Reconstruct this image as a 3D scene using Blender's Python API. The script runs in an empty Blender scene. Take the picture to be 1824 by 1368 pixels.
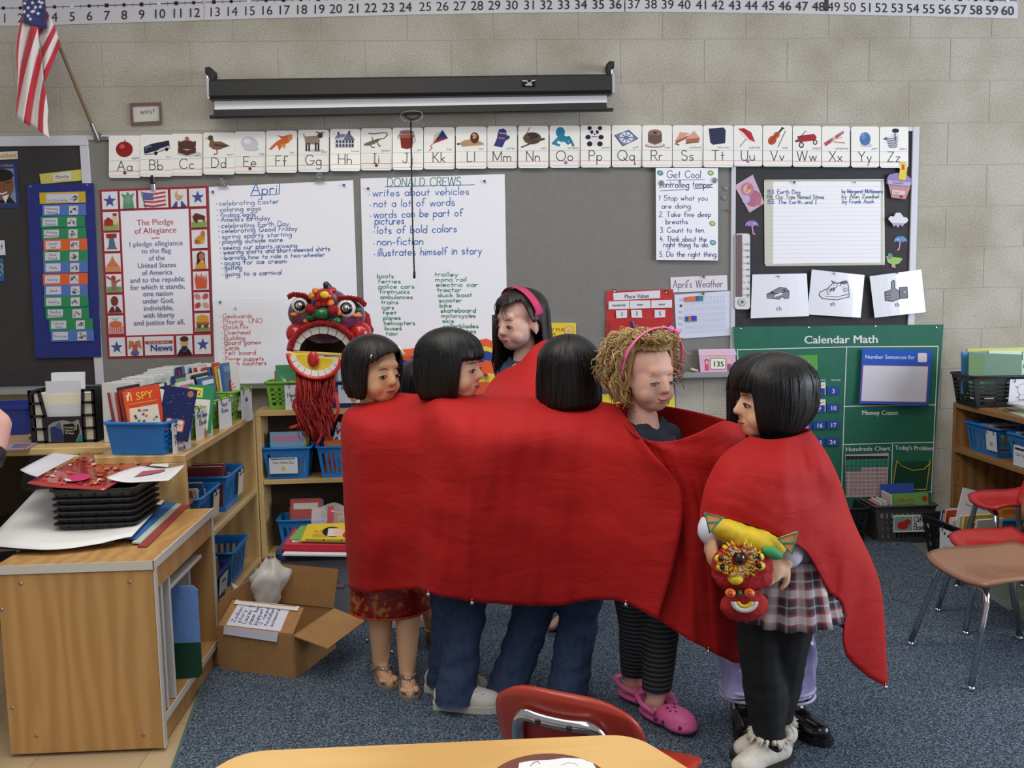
import bpy, bmesh, math, random
import numpy as np
from mathutils import Vector, Matrix, noise as mnoise
random.seed(7)
scene = bpy.context.scene
COL = scene.collection
PI = math.pi

# ------------------------------------------------------------------ camera
FPX, YAW, PIT, ROL = 1650.0, math.radians(3.0), math.radians(6.0), math.radians(1.1)
CAM = Vector((0.0,-4.55,1.29))
cam_data = bpy.data.cameras.new('camera'); cam = bpy.data.objects.new('camera', cam_data); COL.objects.link(cam)
cam_data.sensor_width = 36.0; cam_data.lens = 36.0 * FPX / 1824.0; cam_data.clip_start = 0.02
_f = Vector((math.sin(YAW) * math.cos(PIT), math.cos(YAW) * math.cos(PIT),-math.sin(PIT)))
_r = Vector((math.cos(YAW),-math.sin(YAW),0)); _u = _r.cross(_f)
# roll: image horizontals rise to the right, so the camera leans the other way
_r2 = _r * math.cos(ROL) - _u * math.sin(ROL); _u2 = _r * math.sin(ROL) + _u * math.cos(ROL)
cam.matrix_world = Matrix(((_r2.x, _u2.x, -_f.x, CAM.x),(_r2.y, _u2.y, -_f.y, CAM.y),(_r2.z, _u2.z, -_f.z, CAM.z),(0,0,0,1)))
scene.camera = cam

# ------------------------------------------------------------------ light
world = bpy.data.worlds.new('world'); scene.world = world; world.use_nodes = True
bg = world.node_tree.nodes['Background']; bg.inputs[0].default_value = (0.92,0.94,1.0,1); bg.inputs[1].default_value = 0.34

def area(name, loc, target, sx, sy, power, col):
    d = bpy.data.lights.new(name, 'AREA'); d.shape = 'RECTANGLE'; d.size = sx; d.size_y = sy; d.energy = power; d.color = col
    o = bpy.data.objects.new(name, d); COL.objects.link(o); o.location = loc
    o.rotation_euler = (Vector(target) - Vector(loc)).to_track_quat('-Z', 'Y').to_euler(); return o
area('ceiling_light_near', (-0.6,-3.9,3.1),(-0.6,-3.9,0),1.2,4.0,62,(1.0,0.96,0.88))
area('ceiling_light_far', (0.4,-1.7,3.1),(0.4,-1.7,0),4.5,0.5,34,(1.0,0.96,0.88))
area('window_light', (5.2,-3.2,1.75),(0.3,-1.0,0.9),3.6,1.7,175,(0.80,0.87,1.0))

vs = scene.view_settings
vs.view_transform = 'Standard'; vs.look = 'None'; vs.exposure = 0.0; vs.gamma = 1.0; vs.use_curve_mapping = False

# ------------------------------------------------------------------ pixel helpers (1824 x 1368 frame)
def ray(px, py):
    a = (px - 912) / FPX; b = (684 - py) / FPX
    return _f + _r2 * a + _u2 * b
def W(px, py, y=0.0):
    d = ray(px, py); return CAM + d * ((y - CAM.y) / d.y)
def FL(px, py, z=0.0):
    d = ray(px, py); return CAM + d * ((z - CAM.z) / d.z)
def AX(px, py, x):
    d = ray(px, py); return CAM + d * ((x - CAM.x) / d.x)

# ------------------------------------------------------------------ materials
def lin(c):
    return tuple((x / 255 / 12.92) if x / 255 <= 0.04045 else ((x / 255 + 0.055) / 1.055) ** 2.4 for x in c[:3]) + (1.0,)
MATS = {}
def mat(col, rough=0.6, metal=0.0, var=0.0, scale=30.0, bump=0.0, spec=0.5, key=None, alpha=1.0, sheen=0.0, coat=0.0, stretch=None, trans=0.0):
    k = (tuple(col), rough, metal, var, scale, bump, spec, key, alpha, sheen, coat, stretch, trans)
    if k in MATS: return MATS[k]
    m = bpy.data.materials.new(key or 'paint_%d_%d_%d' % tuple(int(c) for c in col[:3])); m.use_nodes = True
    nt = m.node_tree; b = nt.nodes['Principled BSDF']
    b.inputs['Base Color'].default_value = lin(col); b.inputs['Roughness'].default_value = rough; b.inputs['Metallic'].default_value = metal
    b.inputs['Specular IOR Level'].default_value = spec
    b.inputs['Alpha'].default_value = alpha
    if sheen: b.inputs['Sheen Weight'].default_value = sheen
    if coat: b.inputs['Coat Weight'].default_value = coat
    if trans: b.inputs['Transmission Weight'].default_value = trans
    if var or bump:
        tc = nt.nodes.new('ShaderNodeTexCoord'); n = nt.nodes.new('ShaderNodeTexNoise'); n.inputs['Scale'].default_value = scale; n.inputs['Detail'].default_value = 4
        src = tc.outputs['Object']
        if stretch:
            mp = nt.nodes.new('ShaderNodeMapping'); mp.inputs['Scale'].default_value = stretch
            nt.links.new(src, mp.inputs['Vector']); src = mp.outputs['Vector']
        nt.links.new(src, n.inputs['Vector'])
        if var:
            r = nt.nodes.new('ShaderNodeValToRGB'); c = lin(col)
            r.color_ramp.elements[0].position = 0.3; r.color_ramp.elements[1].position = 0.7
            r.color_ramp.elements[0].color = tuple(max(0, x * (1 - var)) for x in c[:3]) + (1,)
            r.color_ramp.elements[1].color = tuple(min(1, x * (1 + var)) for x in c[:3]) + (1,)
            nt.links.new(n.outputs['Fac'], r.inputs['Fac']); nt.links.new(r.outputs['Color'], b.inputs['Base Color'])
        if bump:
            bp = nt.nodes.new('ShaderNodeBump'); bp.inputs['Strength'].default_value = bump; bp.inputs['Distance'].default_value = 0.004
            nt.links.new(n.outputs['Fac'], bp.inputs['Height']); nt.links.new(bp.outputs['Normal'], b.inputs['Normal'])
    MATS[k] = m; return m
def ink_mat(col): return mat(col, 0.75, spec=0.25)
CHROME = mat((205,205,210),0.12,1.0, key='chrome'); STEEL = mat((150,150,150),0.35,1.0, key='brushed_metal')
BLACKP = mat((22,22,24),0.42, key='black_plastic')
def wood_mat(name, c0, c1, scale=(1,1,1), ring=6.0, rough=0.45, dist=3.0):
    if name in MATS: return MATS[name]
    m = bpy.data.materials.new(name); m.use_nodes = True; nt = m.node_tree; b = nt.nodes['Principled BSDF']
    tc = nt.nodes.new('ShaderNodeTexCoord'); mp = nt.nodes.new('ShaderNodeMapping'); mp.inputs['Scale'].default_value = scale
    wv = nt.nodes.new('ShaderNodeTexWave'); wv.wave_type = 'BANDS'; wv.bands_direction = 'X'; wv.inputs['Scale'].default_value = ring
    wv.inputs['Distortion'].default_value = dist; wv.inputs['Detail'].default_value = 3; wv.inputs['Detail Scale'].default_value = 1.3
    ns = nt.nodes.new('ShaderNodeTexNoise'); ns.inputs['Scale'].default_value = 70; ns.inputs['Detail'].default_value = 3
    mp2 = nt.nodes.new('ShaderNodeMapping'); mp2.inputs['Scale'].default_value = tuple(1.0 if s >= 1 else 0.06 for s in scale)
    mx = nt.nodes.new('ShaderNodeMix'); mx.data_type = 'FLOAT'; mx.inputs[0].default_value = 0.45
    rp = nt.nodes.new('ShaderNodeValToRGB'); rp.color_ramp.elements[0].color = lin(c0); rp.color_ramp.elements[1].color = lin(c1)
    rp.color_ramp.elements[0].position = 0.25; rp.color_ramp.elements[1].position = 0.75
    L = nt.links.new
    L(tc.outputs['Object'], mp.inputs['Vector']); L(mp.outputs['Vector'], wv.inputs['Vector'])
    L(tc.outputs['Object'], mp2.inputs['Vector']); L(mp2.outputs['Vector'], ns.inputs['Vector'])
    L(wv.outputs['Fac'], mx.inputs[2]); L(ns.outputs['Fac'], mx.inputs[3]); L(mx.outputs[0], rp.inputs['Fac']); L(rp.outputs['Color'], b.inputs['Base Color'])
    b.inputs['Roughness'].default_value = rough
    MATS[name] = m; return m

# ------------------------------------------------------------------ mesh builder
ROOTM = {}
def tag(o, label=None, cat=None, group=None, kind=None):
    if label: o['label'] = label
    if cat: o['category'] = cat
    if group: o['group'] = group
    if kind: o['kind'] = kind
    return o
def thing(name, label, cat, loc=(0,0,0), rotz=0.0, group=None, kind=None, tilt=None):
    o = bpy.data.objects.new(name, None); COL.objects.link(o); o.location = loc
    o.rotation_euler = tilt if tilt else (0,0, rotz); o.empty_display_size = 0.05
    ROOTM[o.name] = Matrix.Translation(Vector(loc)) @ o.rotation_euler.to_matrix().to_4x4()
    return tag(o, label, cat, group, kind)
class MB:
    def __init__(s): s.v = []; s.f = []; s.m = []; s.mats = []
    def mi(s, m):
        if m is None: return 0
        if m not in s.mats: s.mats.append(m)
        return s.mats.index(m)
    def add(s, vs, fs, m=None):
        b = len(s.v); s.v += [Vector(v) for v in vs]; i = s.mi(m)
        for f in fs: s.f.append(tuple(b + k for k in f)); s.m.append(i)
        return s
    def box(s, c, d, m=None, M=None, bev=0.0):
        c = Vector(c); x, y, z = d[0] / 2, d[1] / 2, d[2] / 2
        if bev > 0:
            q = min(bev, x * .9, y * .9, z * .9); vs = []; fs = []
            # chamfered box: three rings of 4+... built from 24 points
            for sx in (-1,1):
                for sy in (-1,1):
                    for sz in (-1,1):
                        vs += [(sx * x, sy * (y - q), sz * (z - q)),(sx * (x - q), sy * y, sz * (z - q)),(sx * (x - q), sy * (y - q), sz * z)]
            bm = bmesh.new(); bv = [bm.verts.new(v) for v in vs]; r = bmesh.ops.convex_hull(bm, input=bv)
            bm.verts.ensure_lookup_table(); bm.verts.index_update()
            vs = [v.co.copy() for v in bm.verts]; fs = [tuple(v.index for v in f.verts) for f in bm.faces]; bm.free()
        else:
            vs = [Vector((sx * x, sy * y, sz * z)) for sx in (-1,1) for sy in (-1,1) for sz in (-1,1)]
            fs = [(0,1,3,2),(4,6,7,5),(0,4,5,1),(2,3,7,6),(0,2,6,4),(1,5,7,3)]
        vs = [Vector(v) for v in vs]
        if M is not None: vs = [M @ v for v in vs]
        return s.add([c + v for v in vs], fs, m)
    def b2(s, x0, x1, y0, y1, z0, z1, m=None, bev=0.0):
        return s.box(((x0 + x1) / 2,(y0 + y1) / 2,(z0 + z1) / 2),(abs(x1 - x0), abs(y1 - y0), abs(z1 - z0)), m, None, bev)
    def tube(s, pts, r, m=None, n=8, cap=True, closed=False):
        pts = [Vector(p) for p in pts]; k = len(pts); rs = r if hasattr(r, '__len__') else [r] * k
        vs = []; fs = []; up = None
        for i, p in enumerate(pts):
            a = pts[(i - 1) % k] if (i > 0 or closed) else p; b = pts[(i + 1) % k] if (i < k - 1 or closed) else p
            t = (b - a); t = t.normalized() if t.length > 1e-9 else Vector((0,0,1))
            if up is None: up = t.orthogonal().normalized()
            else:
                up = up - t * up.dot(t); up = up.normalized() if up.length > 1e-6 else t.orthogonal().normalized()
            w = t.cross(up)
            for j in range(n):
                q = 2 * PI * j / n; vs.append(p + (up * math.cos(q) + w * math.sin(q)) * rs[i])
        for i in range(k if closed else k - 1):
            i2 = (i + 1) % k
            for j in range(n): fs.append((i * n + j, i * n + (j + 1) % n, i2 * n + (j + 1) % n, i2 * n + j))
        if cap and not closed: fs.append(tuple(range(n))[::-1]); fs.append(tuple((k - 1) * n + j for j in range(n)))
        return s.add(vs, fs, m)
    def ell(s, c, r, m=None, M=None, nu=16, nv=10):
        vs = []; fs = []; c = Vector(c)
        for i in range(nv + 1):
            th = PI * i / nv
            for j in range(nu):
                ph = 2 * PI * j / nu; v = Vector((r[0] * math.sin(th) * math.cos(ph), r[1] * math.sin(th) * math.sin(ph), r[2] * math.cos(th)))
                vs.append(c + (M @ v if M is not None else v))
        for i in range(nv):
            for j in range(nu): fs.append((i * nu + j, (i + 1) * nu + j, (i + 1) * nu + (j + 1) % nu, i * nu + (j + 1) % nu))
        return s.add(vs, fs, m)
    def grid(s, fn, nu, nv, m=None, mfn=None, closeu=False):
        b = len(s.v)
        for i in range(nv + 1):
            for j in range(nu + (0 if closeu else 1)): s.v.append(Vector(fn(j / nu, i / nv)))
        w = nu if closeu else nu + 1
        for i in range(nv):
            for j in range(nu):
                s.f.append((b + i * w + j, b + i * w + (j + 1) % w, b + (i + 1) * w + (j + 1) % w, b + (i + 1) * w + j))
                s.m.append(s.mi(mfn((j + .5) / nu, (i + .5) / nv) if mfn else m))
        return s
    def prism(s, pts, d, m=None):
        """polygon pts (3D loop) extruded by vector d"""
        pts = [Vector(p) for p in pts]; d = Vector(d); n = len(pts)
        return s.add(pts + [p + d for p in pts], [tuple(range(n))[::-1], tuple(range(n, 2 * n))] + [(i, (i + 1) % n, n + (i + 1) % n, n + i) for i in range(n)], m)
    def lathe(s, c, prof, m=None, n=20, axis=None):
        c = Vector(c); vs = []; fs = []
        Q = Vector((0,0,1)).rotation_difference(Vector(axis)).to_matrix() if axis else None
        for (r, z) in prof:
            for j in range(n):
                v = Vector((r * math.cos(2 * PI * j / n), r * math.sin(2 * PI * j / n), z)); vs.append(c + (Q @ v if Q else v))
        for i in range(len(prof) - 1):
            for j in range(n): fs.append((i * n + j, i * n + (j + 1) % n, (i + 1) * n + (j + 1) % n, (i + 1) * n + j))
        return s.add(vs, fs, m)
    def build(s, name, parent=None, m=None, smooth=False, solid=True, local=False, label=None, cat=None, group=None, kind=None, solidify=0.0, loc=None):
        me = bpy.data.meshes.new(name)
        vs = s.v
        if parent is not None:
            if not local:
                I = ROOTM[parent.name].inverted(); vs = [I @ v for v in vs]
            base = Matrix.Identity(4)
        else:
            lo = [min(v[i] for v in vs) for i in range(3)]; hi = [max(v[i] for v in vs) for i in range(3)]
            if loc is None: loc = Vector(((lo[0] + hi[0]) / 2,(lo[1] + hi[1]) / 2, lo[2]))
            vs = [v - loc for v in vs]
        me.from_pydata([tuple(v) for v in vs], [], s.f)
        if not s.mats and m is None: m = mat((150,150,150))
        for mm in (s.mats or [m]): me.materials.append(mm)
        if len(s.mats) > 1: me.polygons.foreach_set('material_index', s.m)
        if smooth: me.polygons.foreach_set('use_smooth', [True] * len(s.f))
        if solid:
            bm = bmesh.new(); bm.from_mesh(me); bmesh.ops.recalc_face_normals(bm, faces=bm.faces); bm.to_mesh(me); bm.free()
        me.update()
        o = bpy.data.objects.new(name, me); COL.objects.link(o)
        if parent is not None: o.parent = parent; ROOTM[o.name] = ROOTM[parent.name]
        else: o.location = loc; ROOTM[o.name] = Matrix.Translation(loc)
        if solidify:
            md = o.modifiers.new('thickness', 'SOLIDIFY'); md.thickness = solidify; md.offset = 0
        tag(o, label, cat, group, kind)
        return o

# ------------------------------------------------------------------ stroke lettering
def _arc(cx, cy, rx, ry, a0, a1, n=9):
    return [(cx + rx * math.cos(math.radians(a0 + (a1 - a0) * i / n)), cy + ry * math.sin(math.radians(a0 + (a1 - a0) * i / n))) for i in range(n + 1)]
A_ = _arc
_O = lambda: A_(.25,.25,.25,.25,0,360,14)
SF = {
 'a': (.5, [_O(), [(.5,.5),(.5,0)]]), 'b': (.5, [[(0,1),(0,0)], _O()]), 'c': (.45, [A_(.25,.25,.25,.25,40,320,10)]),
 'd': (.5, [_O(), [(.5,1),(.5,0)]]), 'e': (.5, [[(0,.25),(.5,.25)] + A_(.25,.25,.25,.25,0,315,12)]),
 'f': (.38, [A_(.32,.82,.18,.18,30,180,6) + [(.14,0)], [(0,.5),(.34,.5)]]),
 'g': (.5, [_O(), [(.5,.5),(.5,-.2)] + A_(.25,-.2,.25,.22,0,-150,7)]),
 'h': (.45, [[(0,1),(0,0)], [(0,.25)] + A_(.22,.28,.22,.22,170,0,7) + [(.44,0)]]),
 'i': (.06, [[(.03,.5),(.03,0)], [(.03,.68),(.03,.72)]]), 'j': (.2, [[(.18,.5),(.18,-.22)] + A_(.02,-.22,.16,.2,0,-120,5), [(.18,.68),(.18,.72)]]),
 'k': (.42, [[(0,1),(0,0)], [(.38,.52),(0,.2)], [(.1,.28),(.42,0)]]), 'l': (.06, [[(.03,1),(.03,0)]]),
 'm': (.72, [[(0,.5),(0,0)], [(0,.25)] + A_(.18,.32,.18,.18,170,0,6) + [(.36,0)], [(.36,.25)] + A_(.54,.32,.18,.18,170,0,6) + [(.72,0)]]),
 'n': (.44, [[(0,.5),(0,0)], [(0,.25)] + A_(.22,.28,.22,.22,170,0,7) + [(.44,0)]]), 'o': (.5, [_O()]),
 'p': (.5, [[(0,.5),(0,-.45)], _O()]), 'q': (.6, [_O(), [(.5,.5),(.5,-.4),(.56,-.46),(.64,-.36)]]),
 'r': (.34, [[(0,.5),(0,0)], [(0,.25)] + A_(.2,.3,.2,.2,170,50,5)]),
 's': (.4, [A_(.2,.375,.17,.125,30,270,7) + A_(.2,.125,.19,.125,90,-150,7)]),
 't': (.34, [[(.16,.85),(.16,0)], [(0,.5),(.34,.5)]]), 'u': (.46, [[(0,.5),(0,.22)] + A_(.23,.22,.23,.22,180,360,7) + [(.46,.5)], [(.46,.3),(.46,0)]]),
 'v': (.44, [[(0,.5),(.22,0),(.44,.5)]]), 'w': (.7, [[(0,.5),(.17,0),(.35,.5),(.53,0),(.7,.5)]]), 'x': (.42, [[(0,.5),(.42,0)], [(.42,.5),(0,0)]]),
 'y': (.44, [[(0,.5),(.22,0)], [(.44,.5),(.08,-.42)]]), 'z': (.42, [[(0,.5),(.42,.5),(0,0),(.42,0)]]),
 'A': (.78, [[(0,0),(.39,1),(.78,0)], [(.15,.38),(.63,.38)]]), 'B': (.6, [[(0,0),(0,1),(.3,1)] + A_(.3,.76,.26,.24,90,-90,7) + [(0,.52)], [(.3,.52)] + A_(.32,.26,.28,.26,90,-90,7) + [(0,0)]]),
 'C': (.78, [A_(.45,.5,.45,.5,42,318,14)]), 'D': (.72, [[(0,0),(0,1),(.25,1)] + A_(.25,.5,.47,.5,90,-90,10) + [(0,0)]]),
 'E': (.52, [[(.52,1),(0,1),(0,0),(.52,0)], [(0,.52),(.45,.52)]]), 'F': (.5, [[(.5,1),(0,1),(0,0)], [(0,.52),(.42,.52)]]),
 'G': (.86, [A_(.45,.5,.45,.5,42,345,14) + [(.88,.42),(.5,.42)]]), 'H': (.66, [[(0,1),(0,0)], [(.66,1),(.66,0)], [(0,.52),(.66,.52)]]),
 'I': (.3, [[(.15,1),(.15,0)], [(0,1),(.3,1)], [(0,0),(.3,0)]]), 'J': (.55, [[(.2,1),(.55,1)], [(.42,1),(.42,.25)] + A_(.21,.25,.21,.25,0,-170,8)]),
 'K': (.6, [[(0,1),(0,0)], [(.55,1),(0,.4)], [(.16,.56),(.6,0)]]), 'L': (.5, [[(0,1),(0,0),(.5,0)]]),
 'M': (.86, [[(0,0),(0,1),(.43,.1),(.86,1),(.86,0)]]), 'N': (.66, [[(0,0),(0,1),(.66,0),(.66,1)]]), 'O': (.96, [A_(.48,.5,.48,.5,0,360,18)]),
 'P': (.58, [[(0,0),(0,1),(.3,1)] + A_(.3,.74,.28,.26,90,-90,7) + [(0,.48)]]), 'Q': (.98, [A_(.48,.5,.48,.5,0,360,18), [(.6,.25),(.98,-.06)]]),
 'R': (.6, [[(0,0),(0,1),(.3,1)] + A_(.3,.74,.28,.26,90,-90,7) + [(0,.48)], [(.28,.48),(.6,0)]]),
 'S': (.6, [A_(.3,.75,.27,.25,30,270,8) + A_(.3,.25,.3,.25,90,-155,8)]), 'T': (.7, [[(0,1),(.7,1)], [(.35,1),(.35,0)]]),
 'U': (.66, [[(0,1),(0,.3)] + A_(.33,.3,.33,.3,180,360,9) + [(.66,1)]]), 'V': (.7, [[(0,1),(.35,0),(.7,1)]]), 'W': (1.05, [[(0,1),(.26,0),(.52,1),(.78,0),(1.05,1)]]),
 'X': (.64, [[(0,1),(.64,0)], [(.64,1),(0,0)]]), 'Y': (.66, [[(0,1),(.33,.5),(.66,1)], [(.33,.5),(.33,0)]]), 'Z': (.62, [[(0,1),(.62,1),(0,0),(.62,0)]]),
 '0': (.5, [A_(.25,.5,.25,.5,0,360,14)]), '1': (.2, [[(0,.8),(.15,1),(.15,0)]]), '2': (.5, [A_(.25,.74,.24,.26,160,-30,8) + [(0,0),(.5,0)]]),
 '3': (.46, [A_(.2,.76,.24,.24,140,-90,8) + A_(.2,.26,.26,.26,90,-140,8)]), '4': (.5, [[(.12,1),(0,.4),(.5,.4)], [(.36,.75),(.36,0)]]),
 '5': (.48, [[(.44,1),(.06,1),(.04,.58)] + A_(.2,.3,.26,.3,110,-140,9)]), '6': (.46, [[(.35,1)] + A_(.22,.26,.22,.26,140,500,14)]),
 '7': (.46, [[(0,1),(.46,1),(.14,0)]]), '8': (.46, [A_(.23,.76,.19,.24,-90,270,12), A_(.23,.26,.23,.26,90,450,12)]), '9': (.46, [A_(.23,.74,.22,.26,0,360,14), [(.45,.74),(.36,0)]]),
 '.': (.06, [[(.03,.0),(.03,.05)]]), ',': (.08, [[(.05,.05),(0,-.12)]]), "'": (.06, [[(.04,1),(.02,.82)]]), '-': (.3, [[(.02,.3),(.28,.3)]]), '*': (.1, [A_(.05,.25,.05,.05,0,360,6)]),
 ' ': (.34, []), '!': (.06, [[(.03,1),(.03,.3)], [(.03,.05),(.03,0)]]), '#': (.5, [[(.15,1),(.1,0)], [(.4,1),(.35,0)], [(0,.65),(.5,.65)], [(0,.35),(.5,.35)]]), '?': (.4, [A_(.2,.75,.2,.25,160,-60,7) + [(.2,.3)], [(.2,.05),(.2,0)]]),
}
_FONT = {}
TMP = bpy.data.scenes.new('workbench')          # small scene for converting text and growing bodies, removed at the end
def tmp_mesh(o):
    TMP.collection.objects.link(o); TMP.view_layers[0].update(); dg = TMP.view_layers[0].depsgraph
    me = bpy.data.meshes.new_from_object(o.evaluated_get(dg)); TMP.collection.objects.unlink(o); return me
def font_mesh(s):
    if s in _FONT: return _FONT[s]
    cu = bpy.data.curves.new('t', 'FONT'); cu.body = s; cu.resolution_u = 3; o = bpy.data.objects.new('t', cu)
    me = tmp_mesh(o)
    v = [(a.co.x, a.co.y) for a in me.vertices]; f = [tuple(p.vertices) for p in me.polygons]
    bpy.data.objects.remove(o); bpy.data.curves.remove(cu); bpy.data.meshes.remove(me)
    w = max([a[0] for a in v] or [0]); _FONT[s] = (v, f, w); return _FONT[s]

class Ink:
    """flat print on a surface; mp(x, y, h) takes y downwards"""
    def __init__(s, mp, h=0.0012): s.mp = mp; s.h = h; s.mb = MB(); s.dh = 0.00006
    def up(s): s.h += s.dh; return s.h
    def poly(s, pts, col):
        h = s.up(); s.mb.add([s.mp(x, y, h) for x, y in pts], [tuple(range(len(pts)))], ink_mat(col)); return s
    def rect(s, x0, y0, x1, y1, col): return s.poly([(x0, y0),(x1, y0),(x1, y1),(x0, y1)], col)
    def ell(s, cx, cy, rx, ry, col, rot=0.0, n=16, a0=0, a1=360):
        c, q = math.cos(math.radians(rot)), math.sin(math.radians(rot)); pts = []
        for i in range(n):
            t = math.radians(a0 + (a1 - a0) * i / (n if a1 - a0 == 360 else n - 1)); x, y = rx * math.cos(t), ry * math.sin(t)
            pts.append((cx + x * c - y * q, cy + x * q + y * c))
        return s.poly(pts, col)
    def line(s, pts, w, col, closed=False):
        h = s.up(); s._line(pts, w, col, h, closed); return s
    def _line(s, pts, w, col, h, closed=False):
        if closed: pts = list(pts) + [pts[0]]
        vs = []; fs = []; q = [pts[0]]
        for (x0, y0),(x1, y1) in zip(pts[:-1], pts[1:]):
            n = max(1, int(math.hypot(x1 - x0, y1 - y0) / 24)); q += [(x0 + (x1 - x0) * k / n, y0 + (y1 - y0) * k / n) for k in range(1, n + 1)]
        pts = q
        for (x0, y0),(x1, y1) in zip(pts[:-1], pts[1:]):
            dx, dy = x1 - x0, y1 - y0; L = math.hypot(dx, dy) or 1e-6; dx, dy = dx / L, dy / L; e = w * .3
            a, b = -dy * w / 2, dx * w / 2; b0 = len(vs)
            vs += [s.mp(x0 - dx * e + a, y0 - dy * e + b, h), s.mp(x0 - dx * e - a, y0 - dy * e - b, h), s.mp(x1 + dx * e - a, y1 + dy * e - b, h), s.mp(x1 + dx * e + a, y1 + dy * e + b, h)]
            fs.append((b0, b0 + 1, b0 + 2, b0 + 3))
        if vs: s.mb.add(vs, fs, ink_mat(col))
    def star(s, cx, cy, r, col, rot=0):
        pts = [(cx + (r if i % 2 == 0 else r * .42) * math.sin(PI * i / 5 + rot), cy - (r if i % 2 == 0 else r * .42) * math.cos(PI * i / 5 + rot)) for i in range(10)]
        return s.poly(pts, col)
    def hand_width(s, t, size, sp): return sum(SF.get(c, SF['o'])[0] + sp for c in t) * size
    def hand(s, t, x, y, size, col, w=1.3, slope=0.0, jit=0.03, sp=0.2, fit=None, center=False, slant=0.05):
        """stroke lettering, (x, y) is the baseline start; size is the capital height"""
        ww = s.hand_width(t, size, sp); kx = 1.0
        if fit: kx = fit / ww
        if center: x -= ww * kx / 2
        h = s.up(); cx = 0.0; rr = random.Random(hash(t) % 9999 if False else len(t) * 31 + int(x))
        for ch in t:
            wd, st = SF.get(ch, SF['o']); ja = rr.uniform(-jit, jit); jy = rr.uniform(-jit, jit); js = 1 + rr.uniform(-jit, jit) * 2
            for pl in st:
                s._line([(x + kx * (cx + (px * js + slant * py) * size), y + slope * kx * cx - (py * js + jy + ja * px) * size) for px, py in pl], w, col, h)
            cx += (wd + sp) * size
        return s
    def text(s, t, x, y, size, col, fit=None, center=False, slope=0.0, bold=0.0, right=False):
        v, f, w = font_mesh(t); k = size * 1.37; kx = (fit / w) if fit else k
        if center: x -= w * kx / 2
        if right: x -= w * kx
        h = s.up(); dxs = [0.0] if not bold else [-bold, 0.0, bold]
        for d in dxs:
            s.mb.add([s.mp(x + d + a * kx, y + slope * a * kx - b * k, h) for a, b in v], f, ink_mat(col)); h = s.up()
        return s
    def build(s, parent, name='printing', label=None):
        return s.mb.build(name, parent, solid=False, label=label) if s.mb.f else None
def wallmap(base, curl=None):
    if curl is None: return lambda x, y, h: W(x, y, -(base + h))
    return lambda x, y, h: W(x, y, -(base + h + curl(x, y)))
def sheetmap(tl, tr, br, bl, w, h_):
    tl, tr, br, bl = Vector(tl), Vector(tr), Vector(br), Vector(bl); n = (bl - tl).cross(tr - tl).normalized()
    def f(x, y, h=0.0):
        u, v = x / w, y / h_
        return tl * ((1 - u) * (1 - v)) + tr * (u * (1 - v)) + br * (u * v) + bl * ((1 - u) * v) + n * h
    return f
def paper(name, label, cat, mp, c4, col, th=0.001, group=None, parent=None, nu=1, nv=1, m=None, kind=None, smooth=False):
    """thin slab; c4 = tl, tr, br, bl in map units"""
    mb = MB(); m = m or mat(col, 0.7, spec=0.3); (a, b, c, d) = c4
    P = lambda u, v: ((a[0] * (1 - u) + b[0] * u) * (1 - v) + (d[0] * (1 - u) + c[0] * u) * v, (a[1] * (1 - u) + b[1] * u) * (1 - v) + (d[1] * (1 - u) + c[1] * u) * v)
    F = lambda h: (lambda u, v: mp(*P(u, v), h))
    mb.grid(F(th), nu, nv, m); mb.grid(F(0.0), nu, nv, m)
    for e in (lambda u, v: mp(*P(u, 0), th * v), lambda u, v: mp(*P(u, 1), th * v)): mb.grid(e, nu, 1, m)
    for e in (lambda u, v: mp(*P(0, u), th * v), lambda u, v: mp(*P(1, u), th * v)): mb.grid(e, nv, 1, m)
    return mb.build(name, parent, label=label, cat=cat, group=group, kind=kind, solid=False)
def rrect(x0, y0, x1, y1, r, n=4):
    out = []
    for cx, cy, a in ((x1 - r, y0 + r, -90),(x1 - r, y1 - r, 0),(x0 + r, y1 - r, 90),(x0 + r, y0 + r, 180)):
        out += [(cx + r * math.cos(math.radians(a + 90 * i / n)), cy + r * math.sin(math.radians(a + 90 * i / n))) for i in range(n + 1)]
    return out
def cutout(name, label, cat, mp, pts, col, th=0.0015, parent=None, group=None, m=None):
    mb = MB(); n = len(pts); m = m or mat(col, 0.6)
    mb.add([mp(x, y, 0) for x, y in pts] + [mp(x, y, th) for x, y in pts], [tuple(range(n)), tuple(range(n, 2 * n))] + [(i, (i + 1) % n, n + (i + 1) % n, n + i) for i in range(n)], m)
    return mb.build(name, parent, label=label, cat=cat, group=group)
def lerp_tab(tab, x):
    if x <= tab[0][0]: return tab[0][1]
    for (a, b),(c, d) in zip(tab[:-1], tab[1:]):
        if x <= c: return b + (d - b) * (x - a) / (c - a)
    return tab[-1][1]
ORD = ['first', 'second', 'third', 'fourth', 'fifth', 'sixth', 'seventh', 'eighth', 'ninth', 'tenth', 'eleventh', 'twelfth', 'thirteenth', 'fourteenth', 'fifteenth', 'sixteenth', 'seventeenth', 'eighteenth', 'nineteenth', 'twentieth']
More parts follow.
